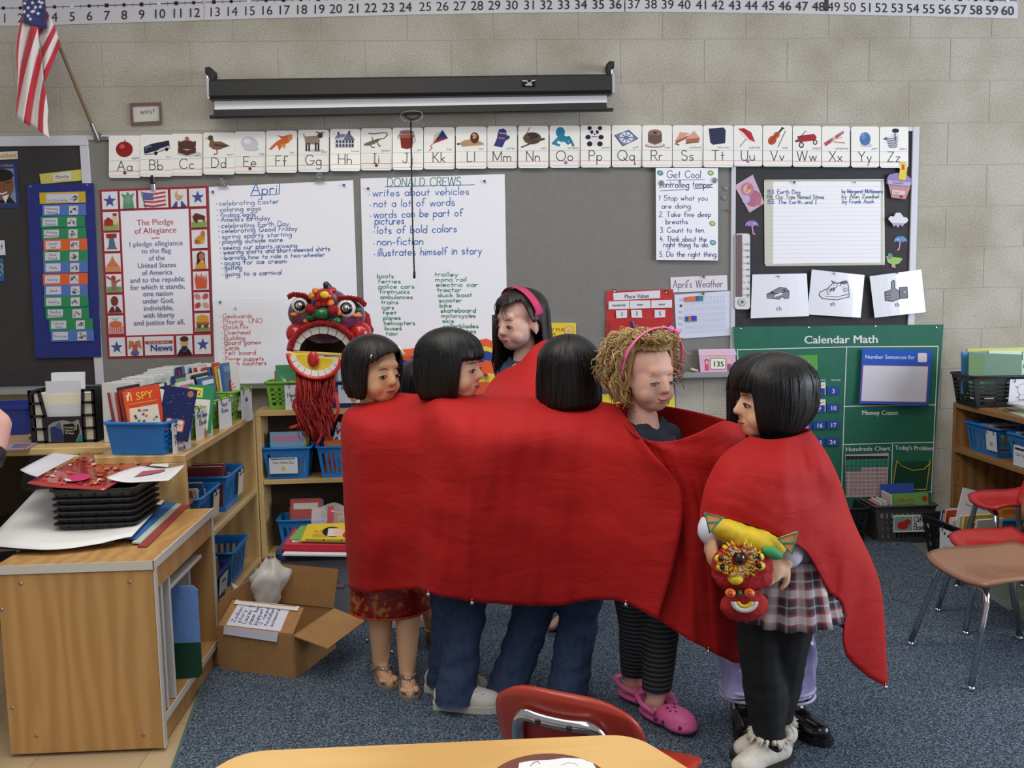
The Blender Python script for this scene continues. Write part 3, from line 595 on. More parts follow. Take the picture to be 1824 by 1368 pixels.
for i, (x0, x1) in enumerate(xs):
    y0 = ctop((x0 + x1) / 2); y1 = y0 + 75 - (2 if i > 19 else 0); ch = chr(65 + i)
    amp = [.004,.010,.006,.012][i % 4] if i < 20 else .003
    mp = wallmap(.024 + .0015 * (i % 2), lambda x, y, y0=y0, y1=y1, amp=amp: amp * max(0,(y - y0) / (y1 - y0)) ** 2)
    t = thing('alphabet_card', 'alphabet card %s%s with a picture of %s %s' % (ch, ch.lower(), 'an' if WORDS[i][0] in 'aeiou' else 'a', WORDS[i]) if WORDS[i] not in ('jam', 'yarn', 'rope', 'cake') else 'alphabet card %s%s with a picture of %s' % (ch, ch.lower(), {'jam': 'a jam jar', 'yarn': 'blue yarn', 'rope': 'coiled rope', 'cake': 'layered cake'}[WORDS[i]]), 'card', mp((x0 + x1) / 2, y1,0), group='alphabet cards above the boards')
    rr = rrect(x0, y0, x1, y1,4,3); mb = MB()
    n = 8
    def edge(v):
        d = min(v, 1 - v) * (y1 - y0); q = 4 - math.sqrt(max(0,16 - (4 - min(4, d)) ** 2)); return x0 + q, x1 - q
    vv = [0,.015,.04,.2,.4,.6,.8,.96,.985,1]
    rows = []
    for h in (0,.0007):
        for v in vv:
            a, b = edge(v); y = y0 + (y1 - y0) * v; rows += [mp(a, y, h), mp(b, y, h)]
    fs = []; q = len(vv)
    for w in range(2):
        for k in range(q - 1): o_ = w * 2 * q + 2 * k; fs.append((o_, o_ + 1, o_ + 3, o_ + 2))
    for k in range(q - 1):
        for s_ in (0,1): fs.append((2 * k + s_, 2 * k + 2 + s_, 2 * q + 2 * k + 2 + s_, 2 * q + 2 * k + s_))
    fs += [(0,1,2 * q + 1,2 * q),(2 * q - 2,2 * q - 1,4 * q - 1,4 * q - 2)]
    mb.add(rows, fs, CARD); mb.build('card', t)
    ik = Ink(mp, .0012); sx = (x1 - x0) / 56
    pk = Ink(lambda x, y, h, mp=mp, x0=x0, y0=y0, sx=sx: mp(x0 + x * sx, y0 + y, h),.0012)
    PICT[ch](pk); pk.build(t, 'picture')
    yb = y0 + 63; ik.line([(x0 + 1, yb - 18.5),(x1 - 1, yb - 18.5)], .5,(160,175,205)); ik.line([(x0 + 1, yb),(x1 - 1, yb)], .8,(215,110,118)); ik.line([(x0 + 1, yb + 8),(x1 - 1, yb + 8)], .5,(170,184,210))
    wid = ik.hand_width(ch + ch.lower(),17.5,.22); ik.hand(ch + ch.lower(),(x0 + x1) / 2 + 1.5, yb - .6,17.5,(60,58,58),1.35, jit=0, sp=.22, center=True, slant=0, fit=min(wid, 42 * sx))
    ik.hand(WORDS[i], x1 - 3 - 3.2 * len(WORDS[i]) * .8, y0 + 41,4.2,(140,140,145),.45, jit=0)
    ik.build(t, 'lettering')
    if ch in 'AEIOU':
        p = mp((x0 + x1) / 2 + (0 if ch != 'O' else 2), y1 - 9,.001); mb = MB(); mb.lathe(p, [(0,.004),(.006,.003),(.008,0),(0,0)], mat((110,45,70) if ch not in 'OU' else (150,120,190),.3),12, axis=(0,-1,0)); mb.build('round_magnet', label='small round magnet on the %s card' % ch, cat='magnet')

# --- clips
def bulldog(px, py, col, label, blk=False):
    mb = MB(); p = W(px, py, -.03)
    if blk:
        mb.box(p + Vector((0,0,.012)),(.024,.014,.046), mat((28,26,28),.35), None, .008); mb.box(p + Vector((0,0,-.024)),(.02,.008,.03), CHROME, None, .002)
    else:
        mb.box(p + Vector((0,0,-.008)),(.05,.012,.008), CHROME, None, .002); mb.tube([p + Vector((.016 * math.cos(a),-.004,.012 + .014 * math.sin(a))) for a in [i * PI / 6 for i in range(12)]], .003, CHROME, 6, closed=True); mb.box(p + Vector((0,-.002,.006)),(.018,.004,.024), CHROME, None, .001)
    mb.build('clip', label=label, cat='clip')
bulldog(397,328, None, 'chrome bulldog clip at top left of the April list'); bulldog(569,319, None, 'chrome bulldog clip under the goat card'); bulldog(272,324, None, 'black and silver clip holding the pledge poster', True)

# --- chart papers
def chart(name, label, c4, base=.012, lines=False, col=PAPER, cat='chart'):
    cx = sum(p[0] for p in c4) / 4
    mp = wallmap(base, lambda x, y: .0012 * math.sin(x * .02 + y * .013) + .0012)
    o = paper(name, label, cat, mp, c4, col, .0008, nu=8, nv=8)
    return o, mp
o, mp = chart('chart_paper', 'large white paper headed April with a blue bulleted list', [(372,333),(629,321),(641,662),(383,668)], .012)
ik = Ink(mp); ik.hand('April', 447,347,20,(50,110,190),1.6, slope=-.03, sp=.2); ik.line([(446,349),(495,346)], 1.2,(50,110,190))
L1 = ['celebrating Easter', 'coloring eggs', 'finding eggs', "Amelia's birthday", 'celebrating Earth Day', 'celebrating Good Friday', 'spring sports starting', 'playing outside more', 'seeing our plants growing', 'wearing shorts and short-sleeved shirts', 'learning how to ride a two-wheeler', 'going for ice cream', 'golfing', 'going to a carnival']
ys = [366,377,387,395,406,415,425,434,445,453,463,472,481,492]; xe = [498,466,457,482,516,531,521,505,531,589,580,512,432,503]
for i, s_ in enumerate(L1):
    x = 391 + i * .8; ik.hand(s_, x, ys[i], 8.6,(48,104,186) if i % 2 == 0 else (66,78,160),.95, slope=-.035, fit=xe[i] - x); ik.ell(x - 5, ys[i] - 3,.9,.9,(48,100,178), n=6)
ik.build(o, 'handwriting')
o, mp = chart('chart_paper', 'white paper with a red handwritten list ending in Math counters', [(378,532),(560,530),(565,683),(391,686)], .0145)
ik = Ink(mp)
for i, s_ in enumerate(['Geoboards', 'Playing  UNO', 'Bookflix', 'Overhead', 'Building', 'Board games', 'Cards', 'Felt board', 'Finger puppets', 'Math counters']):
    y = [567,576,586,596,606,614,623,632,643,651][i]; x = 397 + i * .6; e = [450,469,444,447,438,466,427,457,471,476][i]
    ik.hand(s_, x, y, 8.0,(214,84,94),1.0, fit=e - x, slope=-.02); ik.ell(x - 4, y - 3,.8,.8,(208,78,88), n=6)
ik.build(o, 'handwriting')
o, mp = chart('chart_paper', 'large white paper listing an author\'s facts in blue and vehicles in green', [(642,318),(899,310),(905,655),(651,660)], .012)
ik = Ink(mp); ik.hand('DONALD CREWS', 690,332,15,(56,120,126),1.3, slope=-.01, fit=133); ik.line([(686,333),(845,329)], 1.2,(56,130,120))
for s_, x, y, e in [('writes about vehicles', 664,350,838),('not a lot of words', 666,369,812),('words can be part of', 666,388,826),('pictures', 668,400,722),('lots of bold colors', 672,416,816),('non-fiction', 672,437,756),('illustrates himself in story', 673,456,860)]:
    ik.hand(s_, x, y, 14,(54,116,196),1.35, fit=e - x, slope=-.02)
    if s_ != 'pictures': ik.ell(x - 6, y - 3,1.1,1.1,(54,116,196), n=6)
for i, s_ in enumerate(['boats', 'ferries', 'police cars', 'firetrucks', 'ambulances', 'trains', 'cars', 'feet', 'planes', 'helicopters', 'buses', 'taxi']):
    y = 495 + i * 9.3; x = 672 + i * 1.4; ik.hand(s_, x, y, 7.8, GREEN, 1.0, fit=[31,42,65,55,59,32,23,26,32,56,31,22][i])
for i, s_ in enumerate(['trolley', 'mono rail', 'electric car', 'tractor', 'duck boat', 'scooter', 'bike', 'skateboard', 'motorcycles', 'skis', 'rollerblades', 'ice skates', 'planes']):
    y = 492 + i * 9.2; x = 774 + i * 1.6; ik.hand(s_, x, y, 7.8, GREEN, 1.0, fit=[44,57,76,44,62,42,23,64,62,22,64,58,52][i])
ik.build(o, 'handwriting')
for px, py, c, l in [(380,342,(40,60,150), 'blue push pin at the left corner of the April list'),(613,330,(40,60,150), 'blue push pin at the right corner of the April list'),(656,336,(36,34,80), 'dark push pin left of the green heading on the author chart'),(863,323,(36,34,80), 'dark push pin right of the green heading on the author chart'),(393,538,(60,140,70), 'green push pin above the red list'),(420,548,(196,196,204), 'clear push pin above the red list')]: pin(px, py, .016, c, l)
# get cool chart
o, mp = chart('chart_paper', 'narrow white paper headed Get Cool with numbered rules', [(1168,299),(1279,299),(1279,464),(1169,463)], .03)
ik = Ink(mp)
IN = (56,70,140)
ik.hand('Get Cool', 1188,317,13, IN, 1.2, fit=62); ik.line([(1188,321),(1256,320)], 1, IN); ik.hand('controlling temper', 1175,334,12, IN, 1.2, fit=96); ik.line([(1176,340),(1226,337)], 1, IN); ik.line([(1236,336),(1270,334)], 1, IN)
for s_, x, y, e in [('1 Stop what you', 1174,357,1262),('are doing.', 1179,371,1234),('2. Take five deep', 1174,386,1268),('breaths', 1186,399,1227),('3. Count to ten.', 1176,414,1257),('4. Think about the', 1176,430,1260),('right thing to do.', 1182,440,1264),('5. Do the right thing.', 1175,457,1279)]: ik.hand(s_, x, y, 9.2, IN, 1.0, fit=e - x)
for x, y, c in [(1176,308,(90,130,150)),(1266,308,(130,170,90)),(1269,398,(130,170,90)),(1270,432,(100,140,160)), ]: ik.ell(x, y, 5.5,4.5, c, 20); ik.ell(x, y, 3,2.4, tuple(min(255, k + 60) for k in c),20)
ik.build(o, 'handwriting')
for px, py, l in [(1178,326, 'silver round magnet at left of the Get Cool paper'),(1273,321, 'silver round magnet at right of the Get Cool paper'),(1292,335, 'upper of two silver magnets beside the Get Cool paper'),(1290,352, 'lower of two silver magnets beside the Get Cool paper')]:
    p = W(px, py, -.012 if px > 1280 else -.034); mb = MB(); mb.lathe(p, [(0,.007),(.006,.0065),(.008,.003),(.0125,.0035),(.014,0),(0,0)], CHROME, 16, axis=(0,-1,0)); mb.build('round_magnet', smooth=False, label=l, cat='magnet')
pin(1296,375,.012,(170,40,50), 'red push pin near the edge of the grey board', .005)

# --- pledge poster
POL = [(177,338),(370,331),(380,634),(192,639)]
mp0 = wallmap(.012)
def bil(c, w, h): return lambda x, y, hh: (lambda u, v: W((c[0][0] * (1 - u) + c[1][0] * u) * (1 - v) + (c[3][0] * (1 - u) + c[2][0] * u) * v, (c[0][1] * (1 - u) + c[1][1] * u) * (1 - v) + (c[3][1] * (1 - u) + c[2][1] * u) * v, -(.012 + hh)))(x / w, y / h)
mp = bil(POL, 200,306)
o = paper('pledge_poster', 'red bordered pledge poster with small pictures around the text', 'poster', mp, [(0,0),(200,0),(200,306),(0,306)], (165,44,58),.001)
ik = Ink(mp); ik.rect(37,40,163,265,(240,240,248)); V = (112,108,158)
tx = [('The Pledge', 64,13,(178,62,74)),('of Allegiance', 79,13,(178,62,74))]
for s_, y, w, c in [('The Pledge', 67,68,(178,62,74)),('of Allegiance', 82,78,(178,62,74)),('I pledge allegiance', 105,100, V),('to the flag', 118,55, V),('of the', 131,30, V),('United States', 144,72, V),('of America', 157,57, V),('and to the republic', 170,102, V),('for which it stands,', 183,102, V),('one nation', 195,56, V),('under God,', 208,59, V),('indivisible,', 221,56, V),('with liberty', 234,59, V),('and justice for all.', 247,96, V)]:
    ik.text(s_, 100, y, 9.4 if c == V else 11, c, center=True, fit=w, bold=.12)
ik.line([(93,91),(107,90)], 1.2,(178,62,74))
WH = (226,226,230)
cells = [(4,4,33,36),(37,4,67,36),(71,4,126,36),(131,4,161,36),(165,4,196,36)]
cells += [(4,41 + i * 37.5,33,74 + i * 37.5) for i in range(6)] + [(167,41 + i * 37.5,196,74 + i * 37.5) for i in range(6)]
cells += [(4,268,34,302),(38,268,67,302),(71,268,126,302),(131,268,161,302),(165,268,196,302)]
for c in cells: ik.rect(*c, WH)
SB = (76,84,158)
for cx, cy in ((18,21),(181,20),(18,286),(181,285)): ik.star(cx, cy, 12, SB)
ik.poly([(42,36),(44,18),(40,8),(48,12),(52,5),(56,12),(64,8),(60,18),(63,36)], (98,150,118)); ik.ell(52,20,6,8,(120,168,138))
for i in range(7): ik.poly([(80,8 + i * 3.6),(98,10 + i * 3.6),(121,7 + i * 3.6),(122,10.6 + i * 3.6),(98,13.6 + i * 3.6),(81,11.6 + i * 3.6)], (186,70,80) if i % 2 == 0 else (226,222,226))
ik.poly([(79,7),(98,10),(99,23),(81,21)], (96,104,160)); ik.line([(77,6),(84,36)], 1.2,(80,50,60))
ik.poly([(133,36),(140,26),(152,26),(160,36)], (70,84,140)); ik.ell(146,15,7,9,(208,160,140)); ik.ell(150,10,7,5,(225,225,225)); ik.rect(143,26,149,36, WH)
ik.rect(5,60,32,73,(140,170,80)); ik.poly([(6,56),(14,50),(22,56),(22,66),(6,66)], (160,50,50)); ik.rect(23,46,30,64,(220,200,150)); ik.ell(26,46,4,3,(150,60,60))
ik.poly([(12,104),(14,88),(22,88),(25,104),(28,108),(8,108)], (92,108,136)); ik.poly([(8,80),(28,80),(27,88),(9,88)], (150,56,50))
ik.poly([(5,148),(8,136),(14,130),(18,120),(22,130),(28,136),(32,148)], (206,120,80)); ik.rect(5,140,32,148,(222,140,90))
ik.rect(5,176,32,186,(110,160,90)); ik.poly([(14,184),(14,166),(22,162),(24,184)], (150,110,100)); ik.line([(6,158),(22,168),(30,164)], 3,(178,80,70)); ik.ell(18,160,4,4,(170,60,60))
ik.poly([(5,223),(12,212),(24,212),(32,223)], (112,40,44)); ik.ell(18,202,7,9,(120,60,52)); ik.poly([(16,212),(20,212),(18,220)], WH)
ik.rect(5,248,32,260,(206,110,110)); [ik.line([(5 + i * 4,248),(5 + i * 4,260)], .8, WH) for i in range(7)]; ik.ell(18,244,12,6,(206,110,60)); ik.line([(12,232),(18,236),(24,232)], 1.4,(150,190,200))
ik.rect(168,64,195,73,(128,170,70)); ik.poly([(170,54),(176,48),(188,52),(193,54),(192,66),(188,60),(180,60),(178,68),(172,62)], (104,44,46))
ik.ell(182,96,10,7,(210,140,60),-30); ik.ell(188,86,4,6,(190,120,60)); [ik.ell(176 + i * 5,100,3.4,3.4, c) for i, c in enumerate([(200,60,50),(120,150,60),(220,170,60)])]
ik.poly([(172,148),(174,136),(190,136),(193,148)], (214,150,60)); ik.poly([(175,142),(176,122),(182,117),(190,121),(190,140),(186,130)], (60,36,34)); ik.ell(184,127,5,7,(190,110,80))
[ik.poly([(172 + i * 4,184),(170 + i * 5,166),(174 + i * 4.4,155 + 4 * (i % 2)),(177 + i * 4,170),(176 + i * 4,184)], (204,90,62)) for i in range(5)]
for cx, cy, c in ((174,198,(206,130,120)),(189,198,(190,80,90)),(174,214,(190,70,70)),(189,214,(214,160,140))): ik.ell(cx, cy, 6,4.5, c, 40 if (cx < 180) == (cy < 205) else -40)
ik.rect(168,254,195,260,(130,160,80)); ik.poly([(170,246),(172,234),(182,231),(193,234),(193,246)], (216,160,60)); [ik.ell(x, 252,4,4,(110,70,50)) for x in (175,188)]; ik.rect(170,245,194,249,(170,100,60))
ik.poly([(40,290),(42,274),(50,276),(52,282),(54,276),(62,274),(65,290),(58,284),(47,284)], (190,120,76)); ik.rect(48,282,57,292,(200,80,80)); ik.ell(52,297,8,5,(92,96,160))
ik.rect(72,276,124,281,(172,58,70)); ik.text('SCHOLASTIC', 98,280.6,3.6, WH, center=True, fit=40); ik.text('News', 102,294,12,(60,72,148), center=True, fit=42, bold=.5)
ik.poly([(132,302),(138,292),(154,292),(160,302)], (36,34,40)); ik.ell(146,280,7,11,(206,160,136)); ik.ell(146,274,8,5,(70,50,44)); ik.ell(146,290,6,3.4,(64,46,42)); ik.poly([(142,294),(150,297),(150,293),(142,297)], (60,90,160))
ik.build(o)

# --- blue schedule pocket chart
SC = [(47,328),(167,326),(181,636),(63,638)]
def bilw(c, w, h, base): return lambda x, y, hh: (lambda u, v: W((c[0][0] * (1 - u) + c[1][0] * u) * (1 - v) + (c[3][0] * (1 - u) + c[2][0] * u) * v, (c[0][1] * (1 - u) + c[1][1] * u) * (1 - v) + (c[3][1] * (1 - u) + c[2][1] * u) * v, -(base + hh)))(x / w, y / h)
t = thing('schedule_chart', 'dark blue hanging pocket chart with daily schedule cards', 'pocket chart', W(122,637,-.012))
paper('backing', None, None, wallmap(.024), SC, (30,40,112),.002, parent=t, m=mat((30,42,120),.75, var=.12, scale=14, key='blue_nylon'))
for px, py in ((55,332),(157,329)):
    mb = MB(); mb.lathe(W(px, py, -.027), [(.003,.001),(.006,.002),(.006,0)], STEEL, 10, axis=(0,-1,0)); mb.build('grommet', t)
SCH = [('Free Choice Reading', (200,168,50),70,152,343),('Morning Meeting', (84,116,186),75,153,365),('Literacy Stations', (48,136,90),72,151,386),('Writing Workshop', (48,136,90),74,153,407),('Lunch and Recess', (220,98,50),77,155,427),('Read Aloud', (48,136,90),76,156,447),('Math', (84,116,186),77,156,467),('Library', (220,98,50),76,156,488),('Snack', (84,116,186),78,156,508),('Spelling', (48,136,90),78,157,528),('Reading Workshop', (48,136,90),81,158,549),('Choice Time', (48,136,90),87,165,569),('Dismissal', (84,116,186),90,167,589)]
for i, (s_, c, xa, xb, y) in enumerate(SCH):
    mpS = wallmap(.027 + .0004 * i)
    h = 20
    cd = paper('schedule_card', {(200,168,50): 'yellow', (84,116,186): 'light blue', (48,136,90): 'green', (220,98,50): 'orange'}[c] + ' schedule card reading ' + s_, 'card', mpS, [(xa, y),(xb, y - 2),(xb + 1, y + h - 2),(xa + 1, y + h)], c, .0006, group='cards in the schedule chart')
    ik = Ink(mpS, .001); wds = s_.split(' '); big = i == 0
    lx = xa + (12 if big else 4); lw = 42 if big else 27
    ik.poly([(lx, y + 2.5),(lx + lw, y + 2),(lx + lw, y + h - 4),(lx, y + h - 3)], (204,204,216))
    if big: ik.text(s_, lx + 2, y + 15,3.6,(50,50,60), fit=36)
    else:
        for k, wd in enumerate(wds if len(s_) > 9 else [s_]): ik.text(wd, lx + lw / 2, y + (9 if len(s_) > 9 else 12) + k * 6.4,4.6,(60,60,72), center=True)
    px0 = xa + (54 if big else 48); ik.poly([(px0, y + 2),(px0 + 16, y + 1.5),(px0 + 16, y + h - 3),(px0, y + h - 2.5)], (206,206,212))
    rr = random.Random(i)
    for k in range(5): ik.ell(px0 + rr.uniform(3,13), y + rr.uniform(5,14), rr.uniform(1,3), rr.uniform(1,2.6), rr.choice([(70,70,76),(150,150,156),(110,110,116)]), n=8)
    ik.line([(px0 + 2, y + 13),(px0 + 8, y + 6),(px0 + 14, y + 12)], .8,(60,60,66)); ik.build(cd)
mpS = wallmap(.014); cd = paper('day_card', 'yellow card reading Monday above the blue schedule chart', 'card', mpS, [(70,310),(150,301),(151,321),(73,328)], (206,198,98),.0008)
ik = Ink(mpS); ik.poly([(94,310),(127,306),(127,320),(95,323)], (214,212,206)); ik.text('Monday', 99,319,7,(50,50,60), fit=24, slope=-.09); ik.build(cd)
# --- posters cut by the left edge
mpS = wallmap(.013); cd = paper('portrait_poster', 'dark blue poster with a man\'s portrait, cut by the left edge', 'poster', mpS, [(-60,291),(30,287),(36,370),(-60,373)], (46,58,104),.0008)
ik = Ink(mpS); ik.poly([(-40,303),(24,300),(29,362),(-40,365)], (120,140,176)); ik.poly([(-40,364),(-20,350),(14,346),(28,362)], (34,34,46)); ik.ell(5,330,20,27,(122,82,60)); ik.ell(4,312,20,11,(36,32,32)); ik.poly([(4,350),(16,346),(10,362)], (215,215,220)); ik.line([(-4,343),(4,346),(12,342)], 2.2,(225,220,214)); ik.line([(9,326),(19,324)], 1.6,(50,36,32)); ik.line([(7,330),(9,337)], 1.4,(96,62,46)); ik.text('k Obama', 24,297,4.5,(196,170,80), right=True, slope=-.04); ik.build(cd)
cd = paper('title_card', 'white card with yellow bubble letters above the portrait poster', 'card', mpS, [(-60,274),(31,269),(32,283),(-60,288)], (206,206,204),.0008); ik = Ink(mpS); ik.text('President', 30,282,9,(206,158,50), right=True, slope=-.04, bold=.5); ik.build(cd)
cd = paper('letter_card', 'white card cut by the left edge above the small blue card', 'card', mpS, [(-40,430),(8,428),(10,454),(-40,457)], (214,216,220),.0008); ik = Ink(mpS); ik.hand('t', 1,444,11,(84,120,170),1.6, jit=0); ik.build(cd)
cd = paper('number_card', 'blue card cut by the left edge below the white letter card', 'card', mpS, [(-40,462),(6,460),(8,500),(-40,503)], (50,92,170),.0008); ik = Ink(mpS); ik.hand('3', -5,490,20,(170,190,120),2.4, jit=0); ik.build(cd)

# --- right black board
LP = [(1363,320),(1575,319),(1576,468),(1364,470)]
t = thing('list_pad', 'lined white paper pad listing books 153 to 155', 'paper pad', W(1470,470,-.013)); mp = wallmap(.014, lambda x, y: .002 * math.sin((x - 1363) / 70))
for k in range(3): paper('sheet', None, None, wallmap(.012 + .0012 * k), [(LP[0][0] - k, LP[0][1] + 1),(LP[1][0] - k, LP[1][1] + 1),(LP[2][0] - k, LP[2][1] + 2 * (2 - k)),(LP[3][0] - k, LP[3][1] + 2 * (2 - k))], (206,206,190),.0008, parent=t)
paper('top_sheet', None, None, mp, LP, (246,246,250),.0008, parent=t, nu=10, nv=4)
ik = Ink(mp); [ik.line([(1364,326 + i * 7.4),(1575,325 + i * 7.4)], .3,(198,204,222)) for i in range(1,19)]
for s_, x, y, c, e in [('153. Earth Day', 1367,345,(86,76,168),1427),('154. Our Tree Named Steve', 1366,354,(40,120,100),1469),('155. The Earth and I', 1367,363,(86,76,168),1456),('by Margaret McNamara', 1500,344,(86,76,168),1573),('by Alan Zweibel', 1500,353,(40,120,100),1567),('by Frank Asch', 1501,362,(86,76,168),1558)]: ik.hand(s_, x, y, 7.0, c, .85, fit=e - x)
ik.rect(1363,320,1575,323,(186,182,170)); ik.build(t, 'handwriting')
pin(1414,325,.018,(30,110,90), 'green push pin at the top of the list pad'); pin(1522,325,.018,(150,150,154), 'grey push pin at the top right of the list pad', .004)
mp = wallmap(.012); cd = paper('baby_card', 'tilted pink baby portrait card beside the list pad', 'card', mp, [(1308,331),(1341,311),(1362,362),(1335,379)], (206,176,196),.001)
ik = Ink(mp); ik.ell(1341,353,16,15,(178,110,140),30); ik.ell(1331,337,12,12,(186,130,160)); ik.ell(1331,337,7,8,(224,178,160)); ik.ell(1334,334,4,4,(196,120,90)); ik.ell(1330,340,2,1.2,(190,90,90)); [ik.ell(1346 + 4 * (i % 3),354 + 5 * (i // 3),2.4,2,(196,120,130)) for i in range(9)]; ik.ell(1329,355,7,8,(190,178,216),20); ik.build(cd)
def umb(px, py, s, col, flip, label):
    mp = lambda x, y, h: W(px + (x * flip) * s, py + y * s, -(.012 + h))
    t = thing('umbrella_cutout', label, 'cut-out', W(px, py + 16 * s, -.012))
    pts = [(-14,2)] + [(14 * math.cos(a),-11 * math.sin(a)) for a in [PI - PI * i / 10 for i in range(1,10)]] + [(14,2),(9,-1),(4,2),(0,-1),(-5,2),(-10,-1)]
    cutout('canopy', None, None, mp, pts, col, .0012, parent=t)
    cutout('handle', None, None, mp, [(-1,0),(2,0),(4,14),(8,18),(6,20),(2,17)], (205,150,176),.001, parent=t)
    ik = Ink(mp, .0014); ik.line([(0,-11),(-5,0)], .6, tuple(int(c * .75) for c in col)); ik.line([(0,-11),(6,0)], .6, tuple(int(c * .75) for c in col)); ik.ell(5,-4,1.6,1.6,(225,220,240), n=8); ik.build(t)
umb(1339,402,.85,(158,130,196),1, 'purple paper umbrella beside the white thermometer'); umb(1604,430,.85,(98,150,200),-1, 'blue paper umbrella at the right board edge')
mp = wallmap(.03)
t = thing('cloud_cutout', 'white rain cloud cut-out above the blue umbrella', 'cut-out', W(1600,406,-.03))
cutout('cloud', None, None, mp, [(1582,390),(1586,385),(1592,386),(1596,379),(1604,379),(1609,386),(1616,388),(1618,393),(1613,398),(1588,397)], (224,224,232),.0015, parent=t)
cutout('raindrops', None, None, wallmap(.028), [(1588,396),(1612,396),(1608,404),(1603,400),(1600,406),(1596,401),(1592,404)], (190,160,205),.0015, parent=t)
t = thing('cupcake_cutout', 'paper cupcake with a yellow candle and name strip', 'cut-out', W(1602,356,-.026)); mp = wallmap(.026)
cutout('icing', None, None, mp, [(1580,318),(1584,311),(1596,308),(1612,309),(1623,318),(1625,327),(1618,335),(1586,334),(1579,326)], (146,130,188),.0012, parent=t)
cutout('cup', None, None, wallmap(.0265), [(1583,331),(1622,333),(1613,355),(1588,352)], (196,140,140),.0012, parent=t)
cutout('candle', None, None, wallmap(.0278), [(1601,291),(1608,288),(1616,292),(1616,302),(1613,321),(1600,319),(1603,303)], (232,204,70),.0012, parent=t)
ik = Ink(wallmap(.0292)); ik.poly([(1607,302),(1611,302),(1612,297),(1609,292),(1606,297)], (210,96,50)); ik.poly([(1582,321),(1622,325),(1621,332),(1582,328)], (190,184,205)); ik.hand('Amelia', 1590,328,5,(110,100,150),.7); ik.poly([(1589,338),(1612,340),(1612,348),(1589,346)], (222,205,205)); ik.hand('April', 1591,345,5,(190,150,150),.6); ik.ell(1606,350,2.5,2.5,(180,50,60), n=8); ik.build(t)
t = thing('duck_cutout', 'green paper duck above the thumbs up card', 'cut-out', W(1592,477,-.012)); mp = wallmap(.012)
cutout('body', None, None, mp, [(1583,456),(1592,458),(1603,459),(1608,461),(1602,469),(1592,472),(1582,468),(1579,462)], (152,196,100),.0012, parent=t)
cutout('head', None, None, wallmap(.0126), [(1581,456),(1582,452),(1587,451),(1590,455),(1588,461),(1583,461),(1578,459)], (84,150,140),.0012, parent=t)
ik = Ink(wallmap(.014)); ik.ell(1580,458,2.5,1.6,(214,160,140), n=8); ik.poly([(1588,471),(1594,471),(1596,477),(1588,476)], (214,160,150)); ik.build(t)
t = thing('thermometer', 'tall white thermometer chart with brown stripe and scale', 'thermometer', W(1322,551,-.024)); mp = wallmap(.022)
cutout('body', None, None, mp, [(x, y) for x, y in rrect(1309,416,1336,551,5)], (222,222,222),.006, parent=t)
ik = Ink(mp, .0065); ik.rect(1310,418,1322,529,(118,100,102))
for i, s_ in enumerate(['120', '100', '80', '60', '40', '20', '0', '20', '40']):
    y = 437 + i * 11.3; ik.text(s_, 1335, y, 4.2,(60,60,74), right=True); ik.line([(1324, y - 2),(1328, y - 2)], .6,(70,70,80))
for i in range(46): ik.line([(1322,432 + i * 2.1),(1324,432 + i * 2.1)], .35,(120,120,130))
ik.text('F', 1331,531,4,(60,60,74)); ik.ell(1322,538,6.5,6.5,(150,150,158)); ik.ell(1322,538,5.6,5.6,(214,214,218)); ik.ell(1322,538,3,3,(110,110,116)); ik.build(t)
# phonics cards
PC = mat((240,242,250),.22, coat=.4, key='laminated_card')
def pcard(c4, label, s_, sx, sy):
    mp = wallmap(.03, lambda x, y: .006 * math.sin((x - c4[0][0]) / 95 * PI))
    o = paper('phonics_card', label, 'card', mp, c4, None, .001, nu=6, nv=2, m=PC, group='laminated phonics cards'); ik = Ink(mp, .0016); ik.text(s_, sx, sy, 8,(52,52,60), center=True); return o, ik
o, ik = pcard([(1340,489),(1437,487),(1441,563),(1337,567)], 'laminated card with a cheese picture reading ch', 'ch', 1387,553)
G = (140,140,148); K_ = (40,40,46)
ik.poly([(1366,524),(1388,512),(1400,513),(1406,519),(1405,531),(1398,532),(1394,528),(1388,533),(1367,531)], G); ik.line([(1366,524),(1386,523),(1390,521),(1406,519)], .9, K_); ik.line([(1366,524),(1388,512),(1400,513),(1406,519),(1405,531),(1398,532),(1394,528),(1388,533),(1367,531),(1366,524)], .9, K_); ik.ell(1376,521,3,1.6, K_, n=10); ik.ell(1397,517,2.6,1.4, K_, n=10); ik.ell(1381,528,2,1.6,(210,210,215), n=10); ik.build(o)
o, ik = pcard([(1446,480),(1540,490),(1533,566),(1438,560)], 'laminated card with a sneaker picture reading sh', 'sh', 1483,545)
ik.poly([(1459,526),(1461,520),(1474,514),(1484,504),(1498,504),(1508,500),(1511,508),(1513,529),(1490,534),(1465,532)], (228,228,236)); ik.line([(1459,526),(1461,520),(1474,514),(1484,504),(1498,504),(1508,500),(1511,508),(1513,529),(1490,534),(1465,532),(1459,526)], 1.2, K_); ik.line([(1459,527),(1490,529),(1512,524)], 1, K_); ik.ell(1504,503,6,3.2,(110,110,116),-8); ik.line([(1474,516),(1482,514),(1478,520),(1486,512),(1484,519),(1492,508)], 1, K_); [ik.line([(1486,506),(1481,500),(1488,503)], 1, K_), ik.line([(1490,506),(1500,502),(1496,509)], 1, K_)]; ik.line([(1472,516),(1476,525)], .8, K_); ik.ell(1506,516,3.4,3.4, K_, n=12); ik.ell(1506,516,2.6,2.6,(228,228,236), n=12); ik.build(o)
o, ik = pcard([(1549,492),(1641,480),(1649,556),(1558,566)], 'laminated card with a thumbs up picture reading th', 'th', 1598,546)
